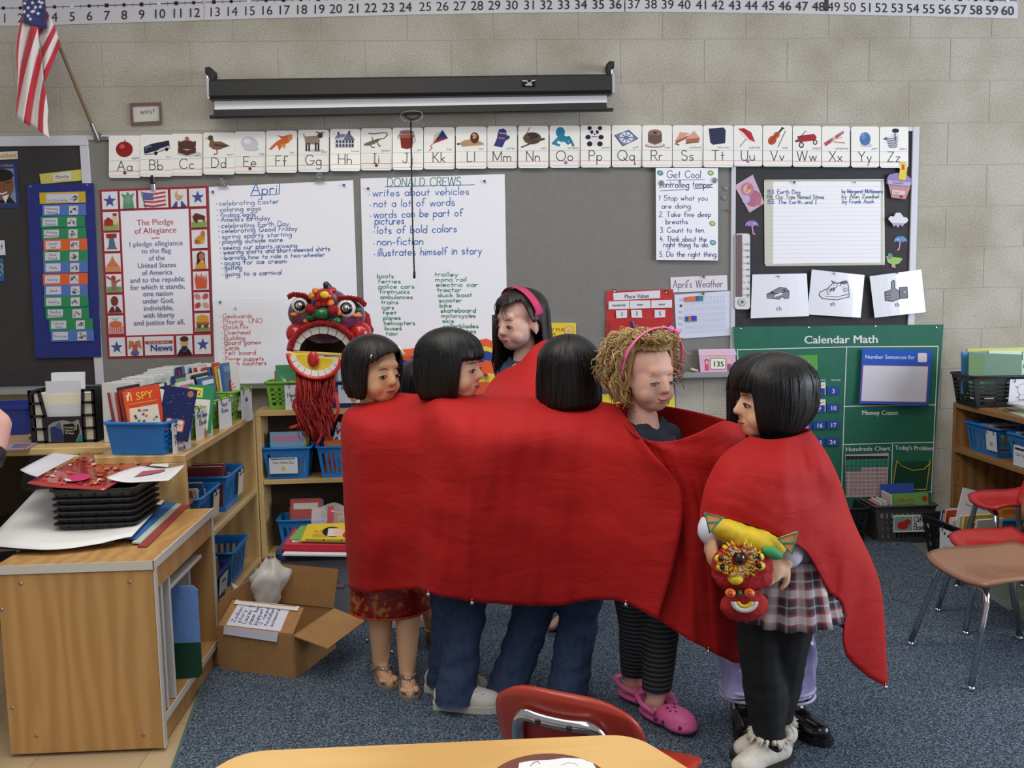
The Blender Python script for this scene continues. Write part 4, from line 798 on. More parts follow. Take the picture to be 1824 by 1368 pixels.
ik.poly([(1576,520),(1588,516),(1588,502),(1592,499),(1594,502),(1594,514),(1602,518),(1603,532),(1590,537),(1577,535)], (150,150,158)); ik.line([(1576,520),(1588,516),(1588,502),(1592,499),(1594,502),(1594,514),(1602,518),(1603,532),(1590,537),(1577,535),(1576,520)], 1.1, K_); [ik.line([(1577,522 + i * 4.6),(1587,521 + i * 4.6)], .9, K_) for i in range(4)]; ik.poly([(1602,512),(1616,511),(1617,531),(1603,532)], (130,130,138)); ik.line([(1602,512),(1616,511),(1617,531),(1603,532),(1602,512)], 1, K_); ik.ell(1612,520,1.6,1.6,(215,215,220), n=8); ik.build(o)
for px, py, l, c in [(1386,492, 'grey push pin on the cheese card', (150,148,150)),(1485,487, 'grey push pin on the sneaker card', (150,148,150)),(1597,486, 'blue push pin on the thumbs up card', (50,90,160))]: pin(px, py, .034, c, l, .005)

# --- place value pocket chart
t = thing('place_value_chart', 'red Place Value pocket chart hanging on the grey board', 'pocket chart', W(1140,665,-.014)); RN = mat((190,44,46),.7, var=.12, scale=10, key='red_nylon')
mp = wallmap(.013, lambda x, y: .003 + .002 * math.sin(y * .12))
paper('backing', None, None, mp, [(1080,518),(1199,515),(1201,665),(1079,665)], None, .001, parent=t, m=RN, nu=4, nv=16)
for y0, y1 in ((570,594),(594,640)):
    paper('pocket', None, None, wallmap(.021 + .002 * (y0 > 580)), [(1081, y0),(1199, y0 - 2),(1200, y1),(1080, y1)], None, .001, parent=t, m=mat((198,52,52),.3, alpha=.92, key='red_clear_pocket'), nu=4, nv=4)
for px, py in ((1095,518),(1188,520)):
    mb = MB(); mb.lathe(W(px, py, -.02), [(.002,.002),(.005,.003),(.006,0)], CHROME, 10, axis=(0,-1,0)); mb.tube([W(px - 5, py - 4,-.02), W(px + 2, py - 2,-.024), W(px + 4, py + 4,-.02)], .0015, CHROME, 6); mb.build('hook', t)
mp = wallmap(.02)
for c4, s_, sz, l in [([(1092,522),(1176,517),(1176,531),(1093,535)], 'Place Value', 7, 'white strip reading Place Value'),([(1084,537),(1121,535.5),(1121,550),(1084,551)], 'hundreds', 4.6, 'white strip reading hundreds'),([(1122,535.5),(1158,535),(1159,549),(1122,550)], 'tens', 4.6, 'white strip reading tens'),([(1160,535),(1197,534),(1197,548),(1160,549)], 'ones', 4.6, 'white strip reading ones'),([(1097,553),(1117,552),(1117,566),(1098,567)], '1', 7.5, 'number card one under hundreds in the red chart'),([(1124,552),(1143,552),(1144,566),(1125,566)], '3', 7.5, 'number card three under tens in the red chart'),([(1166,552),(1185,552),(1185,565),(1166,566)], '5', 7.5, 'number card five under ones in the red chart')]:
    o = paper('word_card', l, 'card', mp, c4,(226,224,230),.0007); ik = Ink(mp); ik.text(s_, (c4[0][0] + c4[1][0]) / 2,(c4[0][1] + c4[3][1]) / 2 + sz * .42, sz, (60,58,80), center=True, slope=-.03, bold=.15); ik.build(o, 'lettering')
for i, (a, b, c, w) in enumerate([((1126,572),(1132,592),(40,80,190),.006),((1190,586),(1198,576),(60,80,160),.005),((1088,575),(1092,632),(96,60,120),.0022),((1093,600),(1098,632),(96,60,120),.0022),((1183,601),(1190,594),(60,80,170),.005)]):
    mb = MB(); mb.tube([W(*a, -.03), W(*b, -.026)], w, mat(c, .4),8); mb.build('counting_stick', label=['bundle of blue counting sticks in the tens pocket', 'blue counting stick at right of the red chart', 'long thin purple stick in the hundreds pocket', 'short thin purple stick in the hundreds pocket', 'lower blue stick in the ones pocket'][i], cat='stick')
# --- weather graph
mp = wallmap(.013); o = paper('weather_title', 'white strip reading April\'s Weather', 'sign', mp, [(1194,494),(1295,490),(1296,517),(1195,521)], (226,224,232),.0008)
ik = Ink(mp); ik.hand("April's Weather", 1199,513,14,(120,76,120),1.1, slope=-.02, fit=90, jit=.02); ik.build(o, 'handwriting')
mp = wallmap(.0145); o = paper('weather_graph', 'white weather bar graph with coloured squares', 'graph', mp, [(1201,525),(1301,518),(1305,597),(1205,604)], (216,220,238),.0008)
ik = Ink(mp)
for r in range(6):
    y = 535 + r * 10.6; x0 = 1219 + r * .5
    for k in range(14): ik.line([(x0 + k * 5.4, y - k * .3 - 4),(x0 + k * 5.4, y - k * .3 + 4)], .3,(180,186,206))
    ik.line([(x0, y - 4),(x0 + 72, y - 8)], .3,(180,186,206)); ik.line([(x0, y + 4),(x0 + 72, y)], .3,(180,186,206)); ik.ell(1213, y - 1,2.2,2.4,(190,196,206) if r != 1 else (60,66,90), n=8)
ik.poly([(1219,530),(1226,528.5),(1226,536),(1219.5,537)], (220,110,90)); ik.poly([(1226,528.5),(1239,527.5),(1239,536),(1226,536)], (228,120,70)); ik.rect(1239,527,1244,535.6,(92,84,176)); ik.rect(1244,526.8,1252.5,535.4,(46,146,118))
ik.rect(1221,563.5,1226.5,572.5,(46,84,180)); ik.rect(1226.5,563,1231,572,(226,116,70)); ik.rect(1231,562.6,1241,571.6,(60,78,178)); ik.build(o)
pin(1253,493,.015,(160,30,40), 'red push pin on the weather title strip'); pin(1252,523,.016,(160,30,40), 'red push pin on the weather graph')

# --- calendar math chart
t = thing('calendar_chart', 'large green hanging Calendar Math pocket chart', 'pocket chart', W(1490,925,-.04)); GN = mat((28,104,80),.7, var=.1, scale=9, key='green_nylon')
cur = lambda x, y: .012 + .006 * math.sin(x * .022) * max(0, min(1,(y - 580) / 200)) + .003 * math.sin(y * .03)
mp = wallmap(.022, cur)
paper('backing', None, None, mp, [(1306,582),(1681,578),(1655,925),(1328,930)], None, .0015, parent=t, m=GN, nu=24, nv=24)
ik = Ink(mp, .003); Wt = (224,228,228)
ik.text('Calendar Math', 1432,612,14.5, Wt, fit=131, slope=-.01, bold=.5)
def wl(*p):
    q = []
    for a, b in zip(p[:-1], p[1:]): q += [(a[0] + (b[0] - a[0]) * k / 16, a[1] + (b[1] - a[1]) * k / 16) for k in range(16)]
    ik.line(q + [p[-1]], 1.5, Wt)
wl((1313,623),(1508,618),(1671,617)); wl((1313,623),(1336,910)); wl((1671,617),(1659,877)); wl((1508,618),(1504,722),(1499,876)); wl((1503,724),(1600,722),(1665,721)); wl((1502,792),(1600,789),(1664,788)); wl((1590,790),(1587,877)); wl((1587,878),(1658,876))
ik.text('Money Count', 1535,739,8.5, Wt, fit=65, bold=.25); ik.text('Hundreds Chart', 1506,804,8, Wt, fit=80, slope=-.02, bold=.25); ik.text("Today's Problem", 1594,801,8, Wt, fit=68, slope=.02, bold=.25); ik.text('Money', 1534,906,6,(180,190,186), fit=24)
for i, s_ in enumerate(['Thursday', 'Friday', 'Saturday']): ik.text(s_, 1440 + i * 24.5,679 - i * .4,3.6, Wt, center=True)
ik.line([(1505,752),(1664,750)], .5,(60,130,104)); ik.line([(1505,772),(1664,770)], .5,(60,130,104)); ik.build(t, 'printing')
for px, py in ((1321,584),(1442,582),(1561,580),(1669,582)):
    mb = MB(); mb.lathe(mp(px, py, .002), [(.003,.001),(.0065,.002),(.007,0)], CHROME, 12, axis=(0,-1,0)); mb.build('grommet', t)
mp2 = wallmap(.046)
o = paper('month_card', 'light green card reading April half behind the black hair', 'card', mp2, [(1386,634),(1456,632),(1457,659),(1386,662)], (96,160,74),.001); ik = Ink(mp2); ik.text('April', 1441,652,9,(210,224,200), right=True, bold=.2); ik.build(o, 'lettering')
for r in range(4):
    for c in range(5):
        n = [[-1,-1,1,2,3], [6,7,8,9,10], [13,14,15,16,17], [20,21,22,23,24]][r][c]
        if n < 0 or (c < 2): continue
        x = 1435 + (c - 2) * 24.6 + (r == 3) * -1; y = 697 + r * 30.3 - (c - 2) * .6
        full = n in (1,2,8,9,22)
        w_ = 10.8
        o = paper('date_card', 'blue date card under %s in the %s week of the calendar' % (['', '', 'Thursday', 'Friday', 'Saturday'][c], ORD[r]), 'card', mp2, [(x - w_, y - (15 if full else 7)),(x + w_, y - (15.5 if full else 7.5)),(x + w_, y + 7),(x - w_, y + 7.5)], (226,228,232) if full else (40,72,156),.001, group='date cards on the calendar')
        ik = Ink(mp2)
        if full: ik.rect(x - w_ + 1.3, y - 5, x + w_ - 1.3, y + 7,(40,72,156)); ik.line([(x - 8, y - 9),(x - 3, y - 11),(x + 2, y - 8.6),(x + 8, y - 11)], 2.4,(206,190,60))
        ik.text(str(n), x, y + 4.6,8,(226,228,236), center=True, bold=.15); ik.build(o, 'numeral')
mp3 = wallmap(.048, lambda x, y: .004 + .014 * max(0,(y - 620) / 100)); t2 = thing('number_sentence_board', 'blue board headed Number Sentences for on green chart', 'board', W(1594,720,-.06))
paper('backing', None, None, mp3, [(1536,621),(1660,624),(1654,722),(1530,719)], (34,88,190),.002, parent=t2, nv=4)
ik = Ink(mp3,.003); ik.poly([(1537,650),(1654,652),(1650,717),(1533,715)], (205,70,80)); ik.poly([(1538,651),(1653,653),(1649,716),(1534,714)], (216,214,222)); ik.poly(rrect(1634.4,628.4,1651.6,645.6,2.5),(205,70,80)); ik.poly(rrect(1635,629,1651,645,2.2),(220,220,224)); ik.text('Number Sentences for', 1541,639,7.5,(214,220,234), fit=88, slope=.01, bold=.2); ik.build(t2)
mp4 = wallmap(.046); o = paper('hundreds_grid', 'hundreds chart grid with teal top rows on green chart', 'chart', mp4, [(1505,810),(1583,807),(1581,884),(1507,886)], (200,186,186),.001)
ik = Ink(mp4); ik.rect(1506,812,1582,819,(46,44,44)); ik.poly([(1506,819),(1582,817),(1582,831),(1506,833)], (44,146,124)); ik.rect(1506,833,1535,840,(44,146,124))
for r in range(10):
    ik.line([(1506,819 + r * 6.8),(1582,818 + r * 6.8)], .3,(150,110,116))
    for c in range(10):
        n = r * 10 + c + 1; ik.hand(str(n),1507.5 + c * 7.5,817.6 + r * 7,3.6,(166,66,84) if r > 2 else (40,100,96),.5, jit=0, slant=0)
for c in range(11): ik.line([(1506 + c * 7.5,812),(1507 + c * 7.4,884)], .3,(150,110,116))
ik.build(o, 'printing')
mp5 = wallmap(.046); t3 = thing('clear_pocket', 'clear pocket with yellow binding on the green chart', 'pocket', W(1622,874,-.046))
paper('clear_sheet', None, None, mp5, [(1594,822),(1656,821),(1654,872),(1589,873)], None, .001, parent=t3, m=mat((44,84,66),.12, alpha=.5, key='clear_vinyl'))
mb = MB()
mb.tube([mp5(x, y, .002) for x, y in ((1598,820),(1596,830),(1589,872),(1650,872),(1655,835),(1657,819))], .0032, mat((176,160,40),.5),6); mb.tube([mp5(x, y, .003) for x, y in ((1599,822),(1606,830),(1625,838),(1646,836),(1656,826))], .0026, mat((188,172,40),.5),6); mb.build('binding', t3)

# --- things standing on the chalk tray
def standing_book(name, label, c4, y, th, col, drawing, lean=.03):
    mp = lambda x, yy, h: W(x, yy, y - h + lean * (yy - c4[0][1]) / (c4[3][1] - c4[0][1]) * -1)
    t = thing(name, label, 'book', mp((c4[2][0] + c4[3][0]) / 2, c4[2][1], 0)); paper('cover', None, None, mp, c4, col, .002, parent=t)
    mpb = lambda x, yy, h: mp(x, yy, h - th); sh = [(x + (1 if i in (0,3) else -1), yy) for i, (x, yy) in enumerate(c4)]
    paper('pages', None, None, mpb, sh, (220,216,206), th - .0005, parent=t); ik = Ink(mp, .0026); drawing(ik); ik.build(t); return t
def d135(k):
    k.poly([(1244,622),(1309,621),(1312,632),(1245,633)], (222,190,212)); k.text('Counting to Tomorrow', 1277,629,4,(214,180,110), center=True, fit=52); k.text('and Beyond', 1277,634.5,4,(214,180,110), center=True, fit=30)
    k.poly(rrect(1265,638,1293,658,3),(90,100,60)); k.poly(rrect(1266,639,1292,657,2.5),(228,228,206)); k.text('135', 1279,653,10,(40,44,60), center=True, bold=.4)
    k.ell(1259,644,4,4.5,(150,70,60)); k.ell(1259,645,2.6,3,(230,180,150)); k.poly([(1256,649),(1262,649),(1263,660),(1256,660)], (214,70,110)); k.ell(1298,643,3.6,4,(230,190,130)); k.poly([(1295,648),(1302,648),(1303,656),(1302,661),(1296,661)], (150,80,130))
standing_book('picture_book', 'pink book numbered 135 leaning on the chalk tray', [(1244,622),(1309,621),(1312,661),(1248,664)], -.04,.012,(214,170,200), d135)
def dbk(k): k.text('HOW FULL', 1012,590,6.5,(220,92,40), right=True, bold=.4, fit=52); k.text('IS YOUR', 990,597,4.5,(100,90,50), right=True, fit=28); k.text('BUCKET?', 1012,606,9,(220,84,40), right=True, bold=.5, fit=56); k.line([(970,611),(1026,611)], 1,(220,110,60)); k.ell(1014,589,9,9,(206,160,70)); k.ell(1014,589,7.4,7.4,(220,196,130)); k.text('#1', 1014,592,6,(200,120,50), center=True)
standing_book('picture_book', 'yellow book about a bucket standing behind the tall girl', [(962,575),(1026,575),(1027,662),(962,664)], -.03,.012,(224,204,60), dbk, .02)
mb = MB(); p = W(1237,659,-.04); mb.box(p, (.04,.03,.012), mat((214,208,190),.8), Matrix.Rotation(.3,3, 'Y'),.003); mb.build('eraser_block', label='small cream block on the tray beside the pink book', cat='eraser')
mpT = wallmap(.01); o = paper('letter_poster', 'blue and yellow letter poster under the chalk tray', 'poster', mpT, [(1070,677),(1202,674),(1204,728),(1072,731)], (64,80,168),.001); ik = Ink(mpT); ik.poly([(1071,702),(1201,700),(1203,726),(1073,729)], (226,214,70)); ik.ell(1085,690,11,11,(96,84,150)); ik.hand('U', 1083,693,9,(205,210,230),1.4, jit=0); ik.hand('Yy', 1178,716,12,(60,60,60),1.6, jit=0); ik.build(o)
# --- colourful striped fabric on the tray
t = thing('fabric_banner', 'bright orange, blue and yellow striped fabric with round eyelets on the tray', 'fabric', W(850,700,-.12)); 
OR, BL, YL = mat((226,92,44),.7, key='orange_felt'), mat((48,62,150),.7, key='blue_felt'), mat((226,206,60),.7, key='yellow_felt')
topb = lambda x: lerp_tab([(690,626),(740,620),(800,622),(850,606),(866,603),(890,612),(905,622),(930,640)], x)
mb = MB()
def fab(u, v):
    x = 690 + 235 * u; y = topb(x) + (735 - topb(x)) * v; return W(x, y, -.11 - .03 * math.sin(u * 9) * v - .03 * v)
def fcol(u, v):
    x = u * 235 + 690; q = v - .10 * math.sin((x - 690) / 38)
    for lim, m in ((.10, OR if x < 840 else YL),(.20, BL if x < 830 else OR),(.27, YL),(.40, YL if x < 800 else BL),(.56, BL if x < 800 else OR),(.68, OR if x < 800 else YL),(.84, OR),(2, BL)):
        if q < lim: return m
mb.grid(fab, 64,48, mfn=fcol); mb.build('cloth', t, smooth=True, solid=False, solidify=.004)
for px, py in ((735,637),(711,631),(865,668)):
    mb = MB(); c = W(px, py, -.155); mb.lathe(c, [(0,.004),(.008,.004),(.008,.003)], BL, 16, axis=(0,-1,0)); mb.lathe(c, [(.008,.0035),(.0125,.0032),(.013,-.03)], OR, 16, axis=(0,-1,0)); mb.build('eyelet', t)
# ================================================================== FURNITURE
MAPLE = wood_mat('maple', (196,160,104),(214,182,126),(.08,1.0,1.0),5.0,.32,2.0)
MAPLE_Y = wood_mat('maple_y', (190,154,98),(212,180,124),(1.0,.08,1.0),5.0,.32,2.0)
OAK = wood_mat('oak', (178,134,80),(194,150,92),(1.0,1.0,.16),6.0,.45,9.0)
EDGE = mat((204,200,190),.5, key='white_edge'); TANW = wood_mat('tan_wood', (150,106,62),(178,130,78),(1.0,.1,1.0),6.0,.45,2.0)
DARKB = mat((58,46,34),.8, key='shelf_back')
ZL = .735
def case(name, label, x0, x1, y0, y1, zt, shelves, face, wood, back=DARKB, top_over=.0):
    """bookcase box; face '+x', '-x' or '-y' is open"""
    t = thing(name, label, 'bookcase', ((x0 + x1) / 2,(y0 + y1) / 2,0)); th = .022
    def part(n, *a, m=wood, bev=.002): mb = MB(); mb.b2(*a, m, bev); return mb.build(n, t)
    part('top', x0, x1, y0, y1, zt - .026, zt)
    if face in ('+x', '-x'):
        part('side_panel', x0, x1, y1 - th, y1,0, zt - .0265); part('side_panel', x0, x1, y0, y0 + th, 0, zt - .0265)
        bx_ = (x0, x0 + .012) if face == '+x' else (x1 - .012, x1); part('back_panel', bx_[0], bx_[1], y0 + th, y1 - th, .03, zt - .0265, m=wood)
        for z in shelves: part('shelf', x0 + (.013 if face == '+x' else 0), x1 - (.013 if face == '-x' else 0), y0 + th + .0005, y1 - th - .0005, z - .022, z)
        part('kick_board', (x1 - .03 if face == '+x' else x0 + .012),(x1 - .012 if face == '+x' else x0 + .03), y0 + th, y1 - th, 0, min(shelves) - .0225)
    else:
        part('side_panel', x0, x0 + th, y0, y1,0, zt - .0265); part('side_panel', x1 - th, x1, y0, y1,0, zt - .0265); part('back_panel', x0 + th, x1 - th, y1 - .01, y1,.03, zt - .0265, m=back)
        for z in shelves: part('shelf', x0 + th + .0005, x1 - th - .0005, y0, y1 - .0105, z - .022, z)
        part('kick_board', x0 + th, x1 - th, y0 + .012, y0 + .03,0, min(shelves) - .0225)
    return t
case('bookcase', 'low maple bookcase running out from the wall under the green baskets', -1.27,-.965,-1.345,-.262, ZL, (.06,.385), '+x', MAPLE_Y)
case('bookcase', 'low maple bookcase against the wall behind the lion head', -.964,-.36,-.26,-.085, ZL + .008,(.06,.418), '-y', MAPLE)
# side table under the file box
t = thing('side_table', 'light wood table under the black file box at far left', 'table', (-1.85,-.6,0))
mb = MB(); mb.b2(-2.5,-1.272,-1.11,-.09, ZL - .028, ZL - .001, MAPLE, .004); mb.build('table_top', t)
mb = MB(); mb.b2(-2.45,-1.3,-.16,-.14,.2, ZL - .029, DARKB); mb.build('back_panel', t)
for x, y in ((-2.45,-.14),(-1.31,-.14),(-1.31,-1.0)):
    mb = MB(); mb.tube([(x, y, 0),(x, y, ZL - .029)], .016, mat((40,38,38),.5),10); mb.build('leg', t)
# oak cabinet
X0, X1, Y0, Y1, ZC = -1.295,-.872,-2.0,-1.385,.555
t = thing('oak_cabinet', 'oak laminate cubby cabinet with white edges in the left foreground', 'cabinet', ((X0 + X1) / 2,(Y0 + Y1) / 2,0))
def cpart(n, *a, m=OAK, bev=.002): mb = MB(); mb.b2(*a, m, bev); return mb.build(n, t)
cpart('side_panel', X0, X1, Y0, Y0 + .02,.01, ZC - .026); cpart('side_panel', X0, X1 - .001, Y1 - .02, Y1,0, ZC - .026)
cpart('top', X0 - .004, X1 + .002, Y0 - .004, Y1, ZC - .02, ZC); mb = MB(); mb.b2(X0 - .006, X1 + .005, Y0 - .007, Y0 - .0042, ZC - .024, ZC + .001, EDGE); mb.b2(X1 + .0022, X1 + .006, Y0 - .007, Y1 + .002, ZC - .024, ZC + .001, EDGE); mb.build('edge_band', t)
mb = MB(); mb.b2(X1 + .0002, X1 + .004, Y0 - .001, Y0 + .021,.01, ZC - .0245, EDGE); mb.build('edge_band', t)
mb = MB(); mb.b2(X1 - .0008, X1 + .003, Y1 - .02, Y1 + .001,0, ZC - .0245, EDGE); mb.build('edge_band', t)
cpart('back_panel', X0, X0 + .012, Y0 + .02, Y1 - .02,.04, ZC - .026); cpart('top_rail', X1 - .02, X1 - .002, Y0 + .021, Y1 - .021, ZC - .092, ZC - .0265)
cpart('bottom_shelf', X0 + .012, X1 - .004, Y0 + .021, Y1 - .021,.075,.092); mb = MB(); mb.b2(X1 - .0035, X1, Y0 + .022, Y1 - .022,.072,.094, EDGE); mb.build('edge_band', t)
cpart('kick_board', X1 - .03, X1 - .012, Y0 + .021, Y1 - .021,.004,.0745)
GREYW = mat((196,194,188),.5, key='grey_white_panel')
for y in (-1.93,-1.86): cpart('divider', X0 + .013, X1 - .004, y, y + .012,.0925, ZC - .093 if y < -1.9 else ZC - .06, m=GREYW)
cpart('small_shelf', X0 + .013, X1 - .01,-1.84,-1.5, ZC - .14, ZC - .128, m=GREYW); cpart('divider', X0 + .013, X1 - .03,-1.58,-1.568,.0925, ZC - .141, m=GREYW)
for px, py in ((37,1040),(231,1037),(252,1016),(3,1086),(22,1261),(65,1311),(256,1309)):
    mb = MB(); mb.lathe(W(px, py, Y0 + .0005), [(0,.003),(.003,.003),(.0055,.001),(.0055,0)], STEEL, 10, axis=(0,-1,0)); mb.build('screw', t)
# felt board
yb = -1.72; p = [W(281,1043, yb), W(357,1045, yb), W(358,1258, yb), W(297,1258, yb)]
xa, xb = X1 - .22, W(357,1150, yb).x; zt_, zb_ = W(330,1044, yb).z, .095; zm = W(330,1145, yb).z
t = thing('felt_board', 'blue and green felt board sticking out of the oak cabinet', 'board', ((xa + xb) / 2, yb, zb_))
mb = MB(); mb.add([(x, yb, z) for x, z in [(xa, zb_),(xb - .012, zb_),(xb, zb_ + .012),(xb, zm),(xa, zm)]] + [(x, yb + .006, z) for x, z in [(xa, zb_),(xb - .012, zb_),(xb, zb_ + .012),(xb, zm),(xa, zm)]], [(0,1,2,3,4),(9,8,7,6,5)] + [(i, (i + 1) % 5,5 + (i + 1) % 5,5 + i) for i in range(5)], mat((22,66,48),.95, var=.15, scale=60, key='green_felt')); mb.build('green_half', t)
mb = MB(); P5 = [(xa, zm),(xb, zm),(xb, zt_ - .014),(xb - .014, zt_),(xa, zt_)]; mb.add([(x, yb, z) for x, z in P5] + [(x, yb + .006, z) for x, z in P5], [(0,1,2,3,4),(9,8,7,6,5)] + [(i, (i + 1) % 5,5 + (i + 1) % 5,5 + i) for i in range(5)], mat((108,146,208),.95, var=.08, scale=60, key='blue_felt_light')); mb.build('blue_half', t)
# right bookcase
case('bookcase', 'tan wooden bookcase at the right edge beyond the red chairs', 2.38,2.71,-1.75,-.19,.69,(.05,.47), '-x', TANW)
o_holes = MB()
for i in range(12):
    for xx in (2.405,2.55): o_holes.lathe((xx, -.2125,.5 - i * .034 if i < 6 else .43 - (i - 6) * .034 - .05), [(0,.0008),(.003,.0008),(.003,0)], mat((40,28,20),.9),8, axis=(0,-1,0))
bc = [o for o in bpy.data.objects if o.name.startswith('bookcase') and o.location.x > 2][0]
o_holes.build('shelf_pin_holes', bc, kind='stuff')

# ------------------------------------------------------------------ chairs
def shell_chair(name, label, loc, rotz, seat_col, w=.34, d=.33, sh=.33, bh=.3, leg=CHROME, seat_m=None, back=True, mirror=False):
    """faces local +Y"""
    t = thing(name, label, 'chair', loc, rotz); m = seat_m or mat(seat_col, .35, coat=.15)
    def seat(u, v):
        x = (u - .5) * 2; y = (v - .5) * 2; k = 1 - .14 * abs(y) ** 3 * (x * x) ; r_ = .16
        xx = x * w / 2 * (1 - .10 * (1 - v)) * (1 - .06 * max(0, y) ** 4); yy = y * d / 2 * (1 - .12 * abs(x) ** 4)
        z = sh + .012 * x * x - .014 * (1 - y * y) * (1 - x * x) - .02 * max(0, y) ** 3 + .012 * max(0,-y) ** 2
        return (xx, yy, z)
    mb = MB(); mb.grid(seat, 14,12, m); mb.build('seat', t, smooth=True, solid=False, local=True, solidify=.012)
    if back:
        def bk(u, v):
            x = (u - .5) * 2; e = 1 - .12 * abs((v - .5) * 2) ** 4
            zz = sh + .10 + v * (bh - .10) + (-.05 * abs(x) ** 3 * (v - .35)); return (x * w * .5 * e * (1 - .05 * v),-d / 2 - .035 - .05 * v + .035 * x * x, zz)
        mb = MB(); mb.grid(bk, 16,10, m); mb.build('backrest', t, smooth=True, solid=False, local=True, solidify=.011)
        yb_ = lambda v, x: -d / 2 - .035 - .05 * v + .035 * x * x - .016
        pts = []
        q = [(-.62,-.45),(-.60,.30),(-.56,.60),(-.44,.74),(-.2,.72),(.2,.72),(.44,.74),(.56,.60),(.60,.30),(.62,-.45)]
        for x, v in q: pts.append((x * w / 2, yb_(max(v, 0), x) + (.02 if v < 0 else 0), sh + .10 + v * (bh - .10)))
        sm = []
        for i in range(len(pts) - 1):
            for k in range(4): sm.append(Vector(pts[i]).lerp(Vector(pts[i + 1]), k / 4))
        sm.append(Vector(pts[-1])); 
        for _ in range(3): sm = [sm[0]] + [(sm[i - 1] + sm[i] * 2 + sm[i + 1]) / 4 for i in range(1, len(sm) - 1)] + [sm[-1]]
        mb = MB(); mb.tube(sm, .0115, leg, 10); mb.build('back_tube', t, smooth=True, local=True)
        for x in (-.2,.2):
            mb = MB(); mb.lathe((x * w / 2, yb_(.72, x) - .0105, sh + .10 + .72 * (bh - .10)), [(0,.003),(.004,.003),(.0055,0)], mat((70,66,64),.4,.8),10, axis=(0,-1,0)); mb.build('rivet', t, local=True)
    for sx in (-1,1):
        for sy in (-1,1):
            xt, yt = sx * w * .34, sy * d * .34; xb, ybm = sx * w * .5, sy * d * .56
            mb = MB(); mb.tube([(xt * .3, yt, sh - .03),(xt * .85, yt * 1.0, sh - .032),(xt * 1.06, yt * 1.05, sh - .045),(xt * 1.14, yt * 1.1, sh - .075),(xb, ybm, .012)], .0105, leg, 10); f = mb.build('leg', t, smooth=True, local=True)
            mb = MB(); mb.lathe((xb, ybm, 0), [(0,.016),(.008,.016),(.013,.008),(.014,0),(0,0)], CHROME, 12); g = mb.build('glide', f, smooth=True, local=True)
    return t
RC = mat((168,52,36),.35, coat=.2, key='red_shell'); RS = mat((196,34,34),.35, coat=.2, key='bright_red_seat')
shell_chair('red_chair', 'red shell chair with chrome back tube behind the foreground desk', (.262,-2.905,.009),-.52, None, .275,.34,.355,.275, seat_m=RC)
shell_chair('brown_chair', 'brown shell chair with chrome legs at the right edge', (1.755,-1.66,.009), PI / 2 + .03, None, .37,.36,.335,.33, seat_m=mat((158,112,84),.32, coat=.25, key='brown_shell'))
shell_chair('red_chair', 'low red chair just behind the brown chair', (1.945,-1.30,.009), PI / 2 - .10, None, .24,.26,.31,.28, seat_m=RS)
shell_chair('red_chair', 'red chair farther back beside the tan bookcase', (2.165,-1.02,.0015), PI / 2 - .10, None, .25,.24,.40,.28, seat_m=RS)
# black chair under the side table
t_ = shell_chair('black_chair', 'black chair with chrome legs tucked under the side table', (-1.80,-1.0,0), PI * .75, None, .34,.33,.40,.28, seat_m=mat((30,28,30),.5, key='black_seat'))

# ------------------------------------------------------------------ foreground desk
zd = .6
t = thing('desk', 'light wood trapezoid desk in the foreground', 'desk', (-.05,-3.6,0))
a, b = FL(428,1339, zd), FL(1128,1307, zd)
ya = (a.y + b.y) / 2; pts = [(a.x, ya),(b.x, ya),(b.x + .30, ya - .55),(a.x - .30, ya - .55)]
def round_poly(pts, r, n=6):
    out = []; k = len(pts)
    for i in range(k):
        p0, p1, p2 = Vector(pts[i - 1]), Vector(pts[i]), Vector(pts[(i + 1) % k]); d0 = (p0 - p1).normalized(); d1 = (p2 - p1).normalized(); A, B = p1 + d0 * r, p1 + d1 * r
        for j in range(n + 1):
            q = j / n; out.append(A * (1 - q) ** 2 + p1 * 2 * q * (1 - q) + B * q * q)
    return out
rp = round_poly(pts, .045)
DESKW = wood_mat('desk_maple', (206,160,92),(226,184,116),(.07,1.0,1.0),9.0,.3,2.5)
mb = MB(); mb.prism([(p.x, p.y, zd - .022) for p in rp], (0,0,.022), DESKW); mb.build('table_top', t)
mb = MB(); mb.tube([(p.x, p.y, zd - .012) for p in rp], .0085, mat((120,88,56),.5),6, closed=True); mb.build('edge_band', t)
for x, y in pts: 
    mb = MB(); cx, cy = x * .85 + (-.05) * .15, y * .9 + -3.47 * .1; mb.tube([(cx, cy, .01),(cx, cy, zd - .023)], .014, CHROME, 10); mb.build('leg', t)
c = FL(968,1344, zd); R = .088
mb = MB(); mb.lathe((c.x, c.y - R, zd + .0004), [(0,0),(R, 0),(R, .0012),(0,.0012)], mat((112,64,52),.8, key='brown_paper'),40); disc = mb.build('paper_disc', label='brown paper disc lying on the foreground desk', cat='paper')
mb = MB(); pw = [(FL(925,1362, zd)), FL(945,1358, zd), FL(975,1357, zd), FL(1005,1353, zd), FL(1035,1354, zd), FL(1056,1362, zd), FL(1070,1385, zd), FL(920,1390, zd)]
mb.prism([(p.x, p.y, zd + .0018) for p in pw], (0,0,.0008), mat((232,232,232),.7)); dr_ = mb.build('paper_cutout', label='white paper drawing cut-out lying on the brown disc', cat='paper')
ik = Ink(lambda x, y, h: FL(x, y, zd) + Vector((0,0,.0027 + h)),.0001); ik.line([(945,1368),(950,1362),(958,1359),(962,1364)], 1,(60,60,66)); ik.line([(1000,1366),(1012,1362),(1024,1363),(1030,1368)], .8,(170,170,190)); ik.build(dr_, 'pencil_lines')

